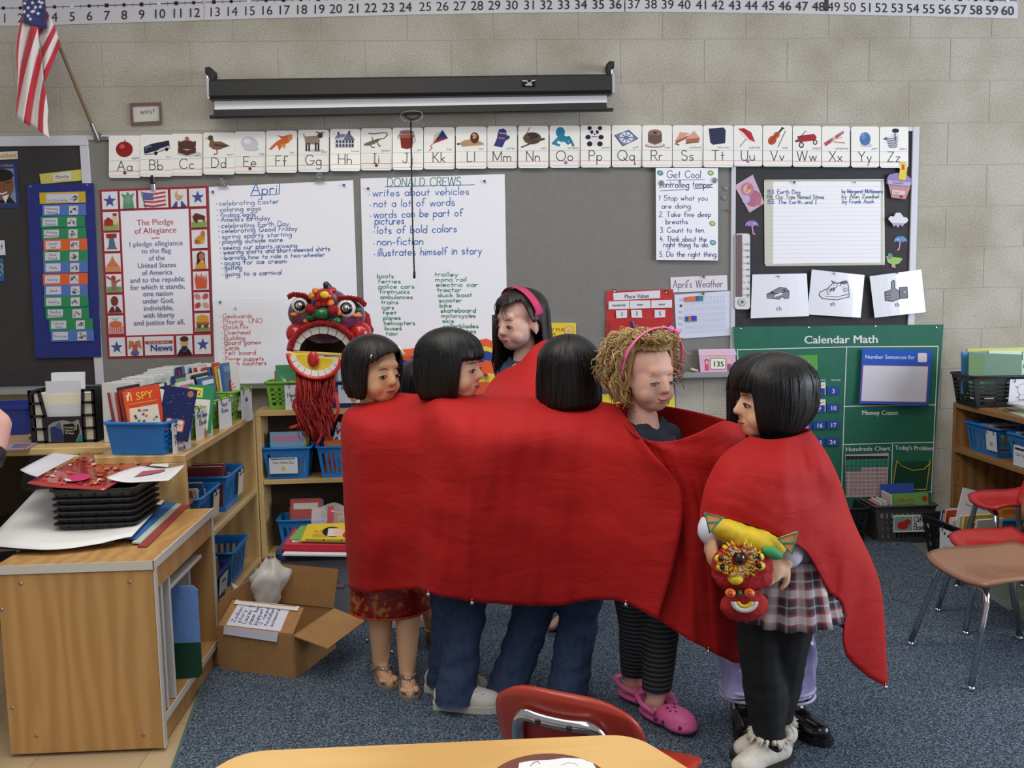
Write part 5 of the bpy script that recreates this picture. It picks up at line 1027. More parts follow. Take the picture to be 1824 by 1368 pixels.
# ------------------------------------------------------------------ cardboard box
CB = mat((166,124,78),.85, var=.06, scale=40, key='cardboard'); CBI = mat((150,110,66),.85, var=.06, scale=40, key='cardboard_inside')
pl, pr_, pf = FL(392,1190,.009), FL(525,1208,.009), FL(598,1150,.009)
ux = (pr_ - pl); ux.z = 0; bwid = ux.length; ux.normalize(); uy = Vector((-ux.y, ux.x, 0)); bd = .27; hz = .148
t = thing('cardboard_box', 'open cardboard box with a taped handwritten note on the carpet', 'box', pl + ux * bwid / 2 + uy * bd / 2)
P = lambda a, b, z: pl + ux * a + uy * b + Vector((0,0, z))
def slab(q, n, m=CB, th=.004, ink=None):
    mb = MB(); q = [Vector(v) for v in q]; nn = (q[1] - q[0]).cross(q[3] - q[0]).normalized() * th; mb.prism(q, nn, m); return mb.build(n, t)
slab([P(0,0,0), P(bwid, 0,0), P(bwid, 0, hz), P(0,0, hz)], 'front_wall'); slab([P(bwid, 0,0), P(bwid, bd, 0), P(bwid, bd, hz), P(bwid, 0, hz)], 'side_wall'); slab([P(bwid, bd, 0), P(0, bd, 0), P(0, bd, hz), P(bwid, bd, hz)], 'back_wall'); slab([P(0, bd, 0), P(0,0,0), P(0,0, hz), P(0, bd, hz)], 'side_wall'); slab([P(0,0,.002), P(bwid, 0,.002), P(bwid, bd, .002), P(0, bd, .002)], 'bottom')
slab([P(.0,.002, hz), P(bwid, .002, hz), P(bwid - .005,.085, hz + .062), P(.005,.085, hz + .062)], 'flap')
slab([P(0, bd, hz), P(bwid, bd, hz), P(bwid + .01, bd + .03, hz + .135), P(-.0, bd + .03, hz + .135)], 'flap', CBI)
slab([P(bwid, 0.0, hz), P(bwid, bd, hz), P(bwid + .135, bd - .02, hz - .025), P(bwid + .125,.0 + .01, hz - .035)], 'flap')
slab([P(0, bd, hz), P(0,0, hz), P(-.006,.03, hz + .085), P(-.008, bd - .01, hz + .105)], 'flap', CBI)
q = sheetmap(P(.035,.0805, hz + .0595) + Vector((0,0,.004)), P(bwid - .055,.0805, hz + .0595) + Vector((0,0,.004)), P(bwid - .05,.004, hz + .006), P(.03,.004, hz + .006),120,70)
note = thing('note_paper', 'white handwritten note taped to the cardboard box flap', 'paper', P(bwid / 2,0, hz))
paper('sheet', None, None, q, [(0,0),(120,0),(120,70),(0,70)], (222,222,234),.001, parent=note)
q2 = sheetmap(P(.03,-.006, hz + .006), P(bwid - .05,-.006, hz + .006), P(bwid - .052,-.012, hz - .03), P(.028,-.012, hz - .03),120,30)
paper('sheet_overhang', None, None, q2, [(0,0),(120,0),(118,26),(0,22)], (206,206,220),.001, parent=note)
q3 = lambda x, y, h: q(x, y, h)
ik = Ink(lambda x, y, h: q(y, 70 - x, h),.0016)
for i, s_ in enumerate(['Zodiac', 'story', 'Lauren T', 'paper bag', 'puppet', '*I need', 'toddler', 'scissors!']): ik.hand(s_, 10,16 + i * 12,9,(54,62,140),1.1, fit=min(54,8 + 6.4 * len(s_)))
ik.build(note, 'handwriting')
mb = MB(); tp = sheetmap(P(.02,.083, hz + .066), P(bwid - .02,.083, hz + .066), P(bwid - .02,.068, hz + .056), P(.02,.068, hz + .056),100,10); mb.grid(lambda u, v: tp(u * 100, v * 10,.003),4,1, mat((226,222,214),.4)); mb.build('tape', t, solid=False, solidify=.0006)
ik = Ink(tp, .005); ik.line([(5,1),(40,1.6),(70,2.4),(95,1)], .9,(190,70,60)); ik.build(t, 'red_scrawl')
# plastic bag
mb = MB(); c0 = P(.06, bd - .05, hz + .05)
bag_pts = []
def bagf(u, v):
    a = 2 * PI * u; rr = .055 * math.sin(PI * min(1, v * .9 + .05)) + .006; n_ = mnoise.noise(Vector((math.cos(a) * 2, math.sin(a) * 2, v * 4)));
    return c0 + Vector((rr * math.cos(a) * (1 + .5 * n_) - .01 + .02 * v, rr * math.sin(a) * .6 * (1 + .5 * n_),-.06 + .19 * v + .03 * n_ * math.sin(3 * a)))
mb.grid(bagf, 24,14, mat((236,236,232),.3, alpha=.6, key='thin_plastic'), closeu=True); mb.build('plastic_bag', smooth=True, solid=False, label='crumpled white plastic bag sticking out of the cardboard box', cat='bag')
mb = MB(); c1 = Vector((-.83,-1.12,.095)) 
mb.grid(lambda u, v: Vector((-.90 + .16 * u, -1.12 - .05 * math.sin(u * 3),.03 + (.16 - .05 * u) * v + .02 * mnoise.noise(Vector((u * 4, v * 4,0))))) + Vector((0,.05 * v, 0)),8,8, mat((222,220,226),.6)); mb.build('white_cloth', smooth=True, solid=False, solidify=.002, label='white paper bag behind the cardboard box', cat='bag')
# ------------------------------------------------------------------ storage tub
TB = mat((150,156,168),.3, alpha=.82, key='clear_grey_tub'); TL = mat((52,70,116),.45, key='blue_lid')
tx0, tx1, ty0, ty1, th_ = -.735,-.345,-1.06,-.66,.262
t = thing('storage_tub', 'grey plastic storage tub with a blue lid beside the bookcase', 'storage tub', ((tx0 + tx1) / 2,(ty0 + ty1) / 2,.009))
def tubring(z, s, r=.05): return [((tx0 + tx1) / 2 + (p[0]) * s, (ty0 + ty1) / 2 + p[1] * s, z) for p in rrect(-(tx1 - tx0) / 2,-(ty1 - ty0) / 2,(tx1 - tx0) / 2,(ty1 - ty0) / 2, r, 5)]
def ring_loft(rings, m, cap=True):
    mb = MB(); n = len(rings[0]); vs = [v for r in rings for v in r]; fs = [(i * n + j, i * n + (j + 1) % n, (i + 1) * n + (j + 1) % n, (i + 1) * n + j) for i in range(len(rings) - 1) for j in range(n)]
    if cap: fs += [tuple(range(n)), tuple((len(rings) - 1) * n + j for j in range(n))]
    mb.add(vs, fs, m); return mb
ring_loft([tubring(.010,.84), tubring(.014,.86), tubring(.15,.91), tubring(.16,.93), tubring(th_, .955)], TB).build('body', t, smooth=False)
ring_loft([tubring(th_ + .0005,.99), tubring(th_ + .006,1.03), tubring(th_ + .028,1.03), tubring(th_ + .040,.99), tubring(th_ + .040,.90), tubring(th_ + .034,.88)], TL).build('lid', t, smooth=False)
ztub = th_ + .0345
mpt = lambda x, y, h: W(x, y, ty0 + .012 - .012 * (y - 1030) / 100 - h); ik = Ink(mpt, .004); ik.poly([(545,1034),(600,1036),(612,1040),(612,1046),(540,1041)], (160,148,146)); ik.hand('CHINESE NEW YEAR', 557,1042,6,(150,80,90),.8, fit=50); ik.build(t, 'tape_label')
# white paper stack on the carpet behind the legs
a = FL(690,1125,.009); t = thing('paper_stack', 'white paper packages on the carpet behind the bare legs', 'paper', a + Vector((.09,.1,0)))
for i, (dx, hz_, col) in enumerate([(0,.05,(214,212,222)),(.012,.085,(222,220,232))]):
    mb = MB(); mb.box((a.x + .09 + dx, a.y + .12 + .03 * i, .0095 + [.025,.0685][i]),(.17 - dx, .2 - .04 * i, [.05,.035][i]), mat(col, .6), None, .004); mb.build('package', t)
# ================================================================== BASKETS, BOOKS AND PAPERS
def basket(name, label, loc, rotz, L, Wd, H, m, nx=7, ny=5, taper=.84, solid_front=False, rows=1, group=None, rim_r=.006, cat='basket', z_lo=.14, z_hi=.80, lip=.0):
    t = thing(name, label, cat, loc, rotz, group); th = .0035
    B = [(-L / 2 * taper, -Wd / 2 * taper),(L / 2 * taper, -Wd / 2 * taper),(L / 2 * taper, Wd / 2 * taper),(-L / 2 * taper, Wd / 2 * taper)]
    T = [(-L / 2,-Wd / 2),(L / 2,-Wd / 2),(L / 2, Wd / 2),(-L / 2, Wd / 2)]
    mb = MB(); mb.b2(B[0][0], B[1][0], B[0][1], B[2][1], 0.0005,.004, m)
    for s in range(4):
        b0, b1, t0, t1 = Vector(B[s] + (.0005,)), Vector(B[(s + 1) % 4] + (.0005,)), Vector(T[s] + (H,)), Vector(T[(s + 1) % 4] + (H,))
        nrm = (b1 - b0).cross(t0 - b0).normalized()
        P = lambda u, v: (b0 * (1 - u) + b1 * u) * (1 - v) + (t0 * (1 - u) + t1 * u) * v
        def pan(u0, u1, v0, v1): mb.prism([P(u0, v0), P(u1, v0), P(u1, v1), P(u0, v1)], -nrm * th, m)
        n = nx if s % 2 == 0 else ny
        if s == 0 and solid_front: pan(0,1,0,1); continue
        pan(0,1,0, z_lo); pan(0,1, z_hi, 1); e = .07
        pan(0, e, z_lo, z_hi); pan(1 - e, 1, z_lo, z_hi)
        for k in range(1, n):
            c = e + (1 - 2 * e) * k / n; w = (1 - 2 * e) / n * .24; pan(c - w, c + w, z_lo, z_hi)
        for r in range(1, rows):
            c = z_lo + (z_hi - z_lo) * r / rows; pan(e, 1 - e, c - .035, c + .035)
    mb.build('body', t, local=True)
    rim = [Vector((x, y, H)) for x, y in rrect(-L / 2 - .006,-Wd / 2 - .006, L / 2 + .006, Wd / 2 + .006,.02,4)]
    if lip:
        for v in rim:
            if abs(v.x) > L / 2 - .02: v.z += lip
    mb = MB(); mb.tube(rim, rim_r, m, 8, closed=True); mb.build('rim', t, local=True, smooth=True)
    return t
def bin_tag(t, side, L, Wd, H, wd, ht, u, draw=None, rings=True, taper=.84, col=(222,222,228), drop=.0):
    """card on side 0 (-y),1 (+x),3 (-x) of a basket"""
    ang = {0: 0,1: PI / 2,2: PI, 3: -PI / 2}[side]; R = Matrix.Rotation(ang, 4, 'Z'); half = (Wd if side in (0,2) else L) / 2
    yt, yb_ = -half - .013,-half * taper - .016 if not drop else -half - .012; zt = H - .012 - drop; k = ht / H
    tl = R @ Vector((u - wd / 2, yt, zt)); tr = R @ Vector((u + wd / 2, yt, zt)); br = R @ Vector((u + wd / 2, yt + (yb_ - yt) * k, zt - ht)); bl = R @ Vector((u - wd / 2, yt + (yb_ - yt) * k, zt - ht))
    M0 = ROOTM[t.name]; mp = sheetmap(M0 @ tl, M0 @ tr, M0 @ br, M0 @ bl, 100,100 * ht / wd)
    c = paper('label_card', None, None, mp, [(0,0),(100,0),(100,100 * ht / wd),(0,100 * ht / wd)], col, .0009, parent=t)
    if draw: ik = Ink(mp, .0014); draw(ik, 100 * ht / wd); ik.build(c, 'lettering')
    if rings:
        for q in (-.32,.32):
            cc = R @ Vector((u + wd * q, yt + .004, zt - .002)); ax = R @ Vector((1,0,0)); pts = []
            for i in range(12): a = 2 * PI * i / 12; pts.append(cc + Vector((0,0, math.sin(a) * .014)) + (R @ Vector((0,1,0))) * (math.cos(a) * .010))
            mb = MB(); mb.tube(pts, .0018, BLACKP, 6, closed=True); mb.build('ring', t, local=True)
    return c
CN = {(196,60,40): 'red orange', (214,96,40): 'orange', (60,40,44): 'dark brown', (216,210,196): 'cream', (46,60,120): 'navy blue', (150,60,60): 'brick red', (60,110,160): 'mid blue', (214,184,60): 'yellow', (70,140,90): 'green', (222,222,226): 'white', (30,30,34): 'black', (180,130,80): 'tan', (120,160,190): 'pale blue', (190,120,150): 'pink', (90,70,110): 'purple', (150,190,120): 'lime'}
CK = list(CN)
def book(label, loc, tilt, w, h, th, col, draw=None, group=None, cat='book', pagecol=(224,220,208), name='paperback'):
    """width along local x, height z, front cover faces -y; origin bottom centre"""
    t = thing(name, label, cat, loc, 0, group, tilt=tilt); m = mat(col, .45, coat=.1)
    mb = MB(); mb.b2(-w / 2, w / 2,-th / 2,-th / 2 + .0012,0, h, m); mb.b2(-w / 2, w / 2, th / 2 - .0012, th / 2,0, h, m); mb.b2(-w / 2 - .0006,-w / 2 + .0006,-th / 2, th / 2,0, h, m); mb.build('cover', t, local=True)
    mb = MB(); mb.b2(-w / 2 + .0012, w / 2 - .003,-th / 2 + .0014, th / 2 - .0014,.002, h - .002, mat(pagecol, .8)); mb.build('pages', t, local=True)
    if draw:
        M0 = ROOTM[t.name]; q = lambda x, z: M0 @ Vector((x, -th / 2, z)); mp = sheetmap(q(-w / 2, h), q(w / 2, h), q(w / 2,0), q(-w / 2,0),100,100 * h / w)
        ik = Ink(mp, .0003); draw(ik, 100 * h / w); ik.build(t, 'cover_print')
    return t
def fill(t, where, n, x0, x1, w, h, lean, seed, cols=None, zb=.006, along='x', turn=0.0, group=None, skip_draw=True, spread=.25, y=0.0):
    """row of books standing in a basket, stacked along the basket's local axis; the last one is nearest +axis"""
    rr = random.Random(seed); M0 = ROOTM[t.name]; rz = t.rotation_euler.z; out = []
    for k in range(n):
        q = x0 + (x1 - x0) * (k + .5) / n; th = min(abs(x1 - x0) / n * rr.uniform(.5,.8),.016); col = rr.choice(cols or CK); hh = h * rr.uniform(1 - spread, 1); ww = w * rr.uniform(.82,1)
        loc = M0 @ (Vector((q, y, zb)) if along == 'x' else Vector((y, q, zb)))
        rot = rz + (PI / 2 if along == 'x' else 0) + turn
        def dr(ik, H_, rr=rr, col=col):
            c2 = rr.choice(CK); ik.rect(10, H_ * .08,90, H_ * .2, c2); ik.ell(50, H_ * .55,26,24, rr.choice(CK)); ik.rect(14, H_ * .82,86, H_ * .88, c2)
        out.append(book('%s thin book, %s along the row in the %s' % (CN.get(col, 'plain'), ORD[k % 20], where), loc, (lean * rr.uniform(.8,1.15),0, rot), ww, hh, th, col, dr, group or ('books in the ' + where)))
    return out
SKY = mat((36,122,196),.4, key='sky_blue_plastic'); LIME = mat((120,172,60),.4, key='lime_plastic'); NAVY = mat((40,52,120),.45, key='navy_plastic'); BINK = mat((26,27,30),.45, key='black_bin'); GREYB = mat((74,72,72),.5, key='grey_bin')
# --- row of baskets on the left bookcase
zt = ZL + .0005
bL, bW, bH = .30,.205,.105
def tagt(lines, pict=None):
    def f(ik, H):
        for i, s in enumerate(lines): ik.hand(s, 50,24 + i * 20,15,(50,54,90),2.2, center=True, fit=min(80,11 * len(s)))
        if pict: pict(ik, H)
    return f
t = basket('book_bin', 'bright blue book bin at the near end of the bookcase', (-1.112,-1.232, zt),-.22,.215,.21,.112, SKY, 6,6,.88, solid_front=True, rows=4, cat='book bin')
bin_tag(t, 1,.205,.21,.112,.125,.115,.0, tagt(['I Spy Books', 'and more', 'find it', 'look']), taper=.88, drop=-.008)
fill(t, 'bright blue bin', 7,-.095,-.03,.15,.19,-.12,3, [(196,60,40),(214,96,40),(60,40,44),(216,210,196),(150,60,60),(30,30,34),(222,222,226)], along='x', y=0.0, zb=.045, spread=.12)
def ispy(ik, H): ik.rect(0,0,100, H, (206,72,44)); ik.text('I SPY', 50, H * .24,22,(236,200,60), center=True); ik.line([(12, H * .3),(88, H * .3)], 2,(236,170,60)); ik.poly([(10, H * .38),(90, H * .38),(90, H * .95),(10, H * .95)], (226,214,196)); [ik.ell(random.Random(i).uniform(16,84), H * random.Random(i + 50).uniform(.42,.9),4,3.4, random.Random(i).choice(CK), n=8) for i in range(22)]; ik.star(14, H * .1,10,(236,226,200))
def ispy2(ik, H): ik.rect(0,0,100, H, (34,42,92)); ik.poly(rrect(22, H * .6,82, H * .84,6),(206,80,60)); ik.poly(rrect(26, H * .62,78, H * .82,5),(226,214,200)); ik.text('I SPY', 52, H * .79,18,(196,60,50), center=True); ik.ell(84, H * .1,10,10,(176,110,100)); [ik.ell(random.Random(i).uniform(8,92), H * random.Random(i + 9).uniform(.05,.55),2.4,2,(90,100,150), n=8) for i in range(12)]
book('orange picture search book facing the camera in the bright blue bin', (-1.105,-1.283, zt + .05),(-.2,-.14,.10),.125,.185,.010,(206,72,44), ispy, 'books in the bright blue bin')
book('navy picture search book at the right of the bright blue bin', (-1.025,-1.285, zt + .045),(-.2,.16,-.16),.115,.185,.009,(34,42,92), ispy2, 'books in the bright blue bin')
gl = 'green book basket behind the bright blue bin'
g1 = basket('book_basket', 'lime green book basket next behind the bright blue bin', (-1.125,-.93, zt),-.18,.24,.215,.115, LIME, 7,6,.86, rows=3, cat='book basket')
bin_tag(g1,1,.24,.215,.115,.14,.14,-.02, tagt(['First Discovery', 'Books'], lambda ik, H: ik.poly([(48, H * .6),(60, H * .55),(64, H * .95),(46, H * .95)], (190,130,90))), taper=.86, drop=-.012)
fill(g1, 'nearest green basket', 10,-.10,.08,.15,.16,-.12,5, [(222,222,226),(30,30,34),(60,40,44),(216,210,196),(180,130,80),(120,160,190)], along='x', zb=.06)
def b102(ik, H): ik.rect(0,0,100, H, (52,140,92)); ik.rect(30, H * .06,70, H * .26,(230,214,90)); ik.text('102', 50, H * .22,15,(50,50,40), center=True); ik.poly([(24, H * .3),(92, H * .3),(92, H * .94),(24, H * .94)], (226,222,214)); ik.text('Kindle', 58, H * .5,12,(160,50,90), center=True); ik.text('tales', 58, H * .66,12,(160,50,90), center=True)
book('green covered book numbered 102 in the nearest green basket', (-1.05,-.96, zt + .02),(-.22,.1,.05),.14,.185,.010,(52,140,92), b102, 'books in the nearest green basket')
def bwhite(ik, H): ik.rect(0,0,100, H, (224,222,214)); ik.ell(60,30,10,10,(70,150,70)); ik.ell(60,30,5,5,(224,222,214)); ik.ell(44,46,6,8,(196,60,50)); ik.line([(70,14),(84,20)], 4,(60,110,160))
book('cream book with green ring picture between blue and green bins', (-1.14,-1.035, zt + .02),(-.18,.32,.1),.14,.17,.008,(224,222,214), bwhite, 'books in the nearest green basket')
g2 = basket('book_basket', 'lime green book basket in the middle of the row', (-1.115,-.685, zt),-.18,.24,.205,.118, LIME, 7,6,.86, rows=3, cat='book basket')
bin_tag(g2,1,.24,.205,.118,.12,.135,.0, tagt(['Math', 'Books']), taper=.86, drop=-.01)
fill(g2, 'middle green basket', 8,-.09,.08,.15,.17,-.1,8, [(222,222,226),(46,60,120),(30,30,34),(60,110,160),(216,210,196)], along='x', zb=.06)
g3 = basket('book_basket', 'lime green book basket at the wall end of the row', (-1.105,-.42, zt),-.18,.26,.21,.125, LIME, 8,6,.86, rows=4, cat='book basket')
bin_tag(g3,1,.26,.21,.125,.115,.14,.02, tagt(['', 'MM']), taper=.86, drop=-.01)
fill(g3, 'far green basket', 15,-.12,.10,.155,.20,-.1,11, [(222,222,226),(222,222,226),(60,110,160),(214,184,60),(196,60,40),(216,210,196),(70,140,90),(46,60,120)], along='x', zb=.05, spread=.15)
def bsun(ik, H): ik.rect(0,0,100, H, (222,218,210)); [ik.line([(50 + 20 * math.cos(a), H * .6 - 24 * math.sin(a)),(50 + 38 * math.cos(a), H * .6 - 46 * math.sin(a))], 3,(196,110,110)) for a in [PI * i / 11 for i in range(12)]]; ik.ell(50, H * .66,26,34,(96,150,200)); ik.ell(50, H * .7,20,28,(222,222,226)); ik.hand('Time', 34, H * .66,12,(70,90,160),1.6); ik.hand('Is', 20, H * .16,12,(190,90,100),1.4)
book('tall white book with a blue arch picture in the far green basket', (-1.035,-.455, zt + .03),(-.16,-.12,.0),.13,.225,.010,(222,218,210), bsun, 'books in the far green basket')
g4 = basket('book_basket', 'lime green book basket on the wall bookcase left of the lion head', (-.80,-.165, ZL + .0085),0,.23,.13,.125, LIME, 7,4,.88, rows=4, cat='book basket')
bin_tag(g4,0,.23,.13,.125,.125,.115,.035, tagt(['H', 'Henry and', 'Mudge']), taper=.88)
fill(g4, 'green basket by the lion head', 6,-.05,.045,.17,.20,-.1,17, [(120,160,190),(196,60,40),(70,140,90),(222,222,226),(46,60,120)], along='y')
def henry(ik, H): ik.rect(0,0,100, H, (120,160,130)); ik.poly([(8, H * .08),(94, H * .08),(94, H * .96),(8, H * .96)], (222,214,206)); ik.text('HENRY AND', 50, H * .3,11,(90,70,80), center=True); ik.text('MUDGE', 50, H * .45,11,(90,70,80), center=True); ik.text('Green Time', 50, H * .62,10,(180,80,70), center=True)
book('green edged book in the basket left of the lion jaw', (-.775,-.205, ZL + .05),(-.14,0,.04),.15,.16,.008,(120,160,130), henry, 'books in the green basket by the lion head')
n4 = basket('book_bin', 'navy blue book bin behind the lion beard', (-.535,-.165, ZL + .0085),0,.235,.13,.12, NAVY, 8,4,.9, rows=2, cat='book bin')
bin_tag(n4,0,.235,.13,.12,.135,.085,.02, lambda ik, H: (ik.text('BISCUIT BOOKS', 50, H * .26,11,(60,60,90), center=True, fit=80), ik.ell(50, H * .52,13,12,(206,140,70)), ik.ell(52, H * .76,11,14,(206,140,70)), ik.ell(38, H * .55,5,8,(176,106,50))), taper=.9)
def bisc(ik, H): ik.rect(0,0,100, H, (226,222,224)); ik.text('Biscuit', 56, H * .36,18,(196,60,70), center=True); ik.text('Big', 60, H * .55,16,(196,60,70), center=True); ik.text('Friend', 60, H * .74,16,(196,60,70), center=True); ik.ell(26, H * .14,10,8,(206,60,60))
book('white book with red title in the navy bin behind the lion', (-.52,-.185, ZL + .06),(-.12,0,-.03),.14,.165,.010,(226,222,224), bisc, 'books in the navy bin')
fill(n4, 'navy bin by the lion head', 4,-.01,.04,.16,.17,-.1,19, along='y')
# --- baskets inside the wall bookcase
zs = .4185
s1 = basket('book_basket', 'blue basket labelled One Yellow Dot on the middle shelf', (-.832,-.178, zs),0,.215,.145,.145, SKY, 9,5,.84, cat='book basket')
bin_tag(s1,0,.215,.145,.145,.13,.075,-.012, lambda ik, H: (ik.rect(6,3,92,6,(40,40,70)), ik.text('One Yellow Dot', 50, H * .38,11,(60,60,80), center=True, fit=74), ik.ell(50, H * .68,8,8,(214,200,60))), rings=False, drop=.03)
fill(s1, 'One Yellow Dot basket', 5,-.045,.05,.19,.215,-.06,23, [(180,130,80),(214,184,60),(120,160,190),(70,140,90),(216,210,196)], along='y')
s2 = basket('book_basket', 'blue slatted basket at the right of the middle shelf', (-.575,-.178, zs),.06,.235,.145,.145, SKY, 9,5,.84, cat='book basket')
def why(ik, H): ik.rect(0,0,100, H, (196,190,206)); ik.text('WHY IS', 46, H * .3,20,(112,44,56), center=True, bold=1); ik.text('A DOG', 44, H * .52,20,(112,44,56), center=True, bold=1); ik.text('b', 76, H * .7,14,(112,44,56))
book('lavender book titled with a dog question, tilted in the slatted basket', (-.575,-.2, zs + .05),(-.1,.28,.02),.155,.19,.008,(196,190,206), why, 'books in the slatted basket')
fill(s2, 'slatted blue basket', 5,-.04,.05,.19,.18,-.06,29, [(60,110,160),(46,130,160),(214,96,40),(180,130,80)], along='y')
s3 = basket('book_basket', 'blue basket on the bottom shelf behind the storage tub', (-.76,-.18,.0605),0,.25,.145,.16, SKY, 9,5,.84, cat='book basket')
fill(s3, 'bottom shelf basket', 4,-.04,.04,.17,.26,-.06,31, [(190,90,80),(120,160,190),(196,60,40)], along='y')
s4 = basket('book_basket', 'blue basket in the bottom shelf corner by the red cloth', (-.495,-.18,.0605),0,.22,.145,.16, SKY, 9,5,.84, cat='book basket')
fill(s4, 'corner basket', 3,-.04,.04,.16,.25,-.06,37, [(196,60,40),(180,130,80),(222,222,226)], along='y')
# --- baskets in the left bookcase
for i, (y, z, lab, nbk, col) in enumerate([(-.62,.3855, 'blue basket farthest back on the upper shelf of the left bookcase', 3, SKY),(-1.02,.3855, 'blue basket nearest on the upper shelf of the left bookcase', 6, SKY),(-.60,.0605, 'blue basket at the back of the lower shelf of the left bookcase', 0, SKY),(-.92,.0605, 'navy basket on the lower shelf of the left bookcase', 6, NAVY)]):
    b_ = basket('book_basket', lab, (-1.075, y, z), PI / 2,.27,.19,.15 if i != 3 else .13, col, 8,6,.82, cat='book basket')
    if i in (0,1): bin_tag(b_, 0,.27,.19,.15,.085,.10,.06, tagt(['A']), taper=.82, col=(212,200,178))
    elif i == 3: bin_tag(b_, 0,.27,.19,.13,.12,.07,.0, tagt(['Poems']), taper=.82, rings=False)
    if nbk: fill(b_, ['rear upper basket', 'near upper basket', '', 'navy lower basket'][i], nbk, -.09,.09 if i != 0 else .0,.15,.19,-.2,41 + i, [(180,130,80),(150,60,60),(60,110,160),(216,210,196),(214,184,60),(222,222,226)], along='x')
# --- white binders / magazine row on the side table
rr = random.Random(4)
for k in range(9):
    x = -1.30 - .004 * k + .0; y = -.99 + k * .085
    hgt = .232 * rr.uniform(.95,1)
    book('%s white magazine file on the side table, %s from the front' % (['plain', 'spotted', 'grey edged', 'plain', 'creased', 'plain', 'thick', 'plain', 'tall'][k], ORD[k]),(-1.305 + .006 * (k % 3), y, ZL - .0005),(-.04,0,0),.105, hgt, .06,(206,206,204),(lambda ik, H: (ik.ell(40, H * .3,4,4,(70,70,74)), ik.ell(70, H * .5,4,4,(90,90,94)), ik.line([(20, H * .6),(30, H * .8)], 2,(130,130,134)))) if k == 0 else None, 'white magazine files on the side table', cat='magazine file', pagecol=(226,226,226), name='magazine_file')
# --- black file box
fx0, fx1, fy, fz = -1.63,-1.392,-1.0, ZL - .0005
t = thing('file_box', 'black cut-out cardboard file box full of papers on the side table', 'file box', ((fx0 + fx1) / 2, fy + .08, fz))
FBM = mat((30,27,36),.5, key='file_black'); fh = .20; dpt = .15
def fq(a, b, c, d, y): return [Vector((fx0 + (fx1 - fx0) * p[0], y, fz + fh * p[1])) for p in (a, b, c, d)]
mb = MB()
def bar(x0, x1, z0, z1, sk=0): mb.prism(fq((x0, z0),(x1, z0),(x1 + sk, z1),(x0 + sk, z1), fy),(0,.004,0), FBM)
mb.prism(fq((.22,0),(.80,0),(.80,.50),(.22,.50), fy),(0,.004,0), FBM); bar(0,.05,0,1,-.03); bar(.95,1,0,1); bar(.18,.23,0,.52,-.02); bar(.19,.25,.5,1,-.08); bar(.78,.83,0,.52); bar(.77,.82,.5,1,.03)
for z in (0,.245,.49,.735,.965): bar(0 - .02 * (z > .5),.22 - .04 * (z > .7), z, z + .05); bar(.80,1, z, z + .05)
mb.build('front_face', t)
mb = MB(); mb.prism([(fx1, fy, fz),(fx1, fy + dpt, fz),(fx1, fy + dpt, fz + fh * .95),(fx1, fy, fz + fh)], (-.004,0,0), FBM); mb.build('side_face', t)
mb = MB(); mb.prism([(fx0 - .005, fy, fz),(fx0 - .005, fy + dpt, fz),(fx0 - .005, fy + dpt, fz + fh),(fx0 - .005, fy, fz + fh)], (.004,0,0), FBM); mb.b2(fx0, fx1, fy + .004, fy + dpt, fz, fz + .004, FBM); mb.b2(fx0, fx1, fy + dpt - .004, fy + dpt, fz + .004, fz + fh, FBM); mb.build('shell', t)
ik = Ink(lambda x, y, h: W(x, y, fy - h),.0008)
ik.poly([(87,787),(86,758),(95,752),(104,750),(112,748),(120,750),(128,752),(140,747),(143,760),(146,770),(146,786)], (140,138,132)); ik.poly([(91,787),(89,762),(100,758),(106,752),(112,770),(116,786)], (42,56,96)); ik.poly([(98,760),(104,752),(111,766)], (64,98,160)); ik.poly([(114,788),(113,756),(128,754),(140,756),(142,770),(134,788)], (24,22,28)); ik.poly([(136,786),(142,774),(147,776),(147,786)], (40,120,140)); ik.text("Teacher's", 114,763,3.6,(206,200,180)); ik.text('Support', 115,768,3.6,(206,200,180)); ik.text('Package', 116,773,3.6,(206,200,180)); ik.hand('3', 132,765,9,(214,206,180),1.6, jit=0); ik.build(t, 'front_print')
mb = MB(); mb.b2(fx0 + .012, fx1 - .012, fy + .012, fy + dpt - .012, fz + .005, fz + fh * .93, mat((226,222,200),.8, key='paper_block')); mb.build('paper_block', label='stack of cream papers filling the black file box', cat='paper')
for k, (a, b) in enumerate([((.22,.70),(1.03,1.30)),((.23,.76),(.5,1.17))]):
    mb = MB(); mb.prism([(fx0 + (fx1 - fx0) * a[0] + .0, fy + .006 + .045 * (1 - k), fz + .012),(fx0 + (fx1 - fx0) * a[1], fy + .006 + .045 * (1 - k), fz + .012),(fx0 + (fx1 - fx0) * (a[1] + .02), fy + .016 + .06 * (1 - k), fz + fh * b[1]),(fx0 + (fx1 - fx0) * a[0], fy + .016 + .06 * (1 - k), fz + fh * b[1])], (0,.003 + .02 * (1 - k),0), mat((206,208,214) if k else (222,224,228),.7)); o = mb.build('loose_papers', label=['tall bundle of white papers standing in the file box', 'grey printed sheet at the front of the file box'][k], cat='paper')
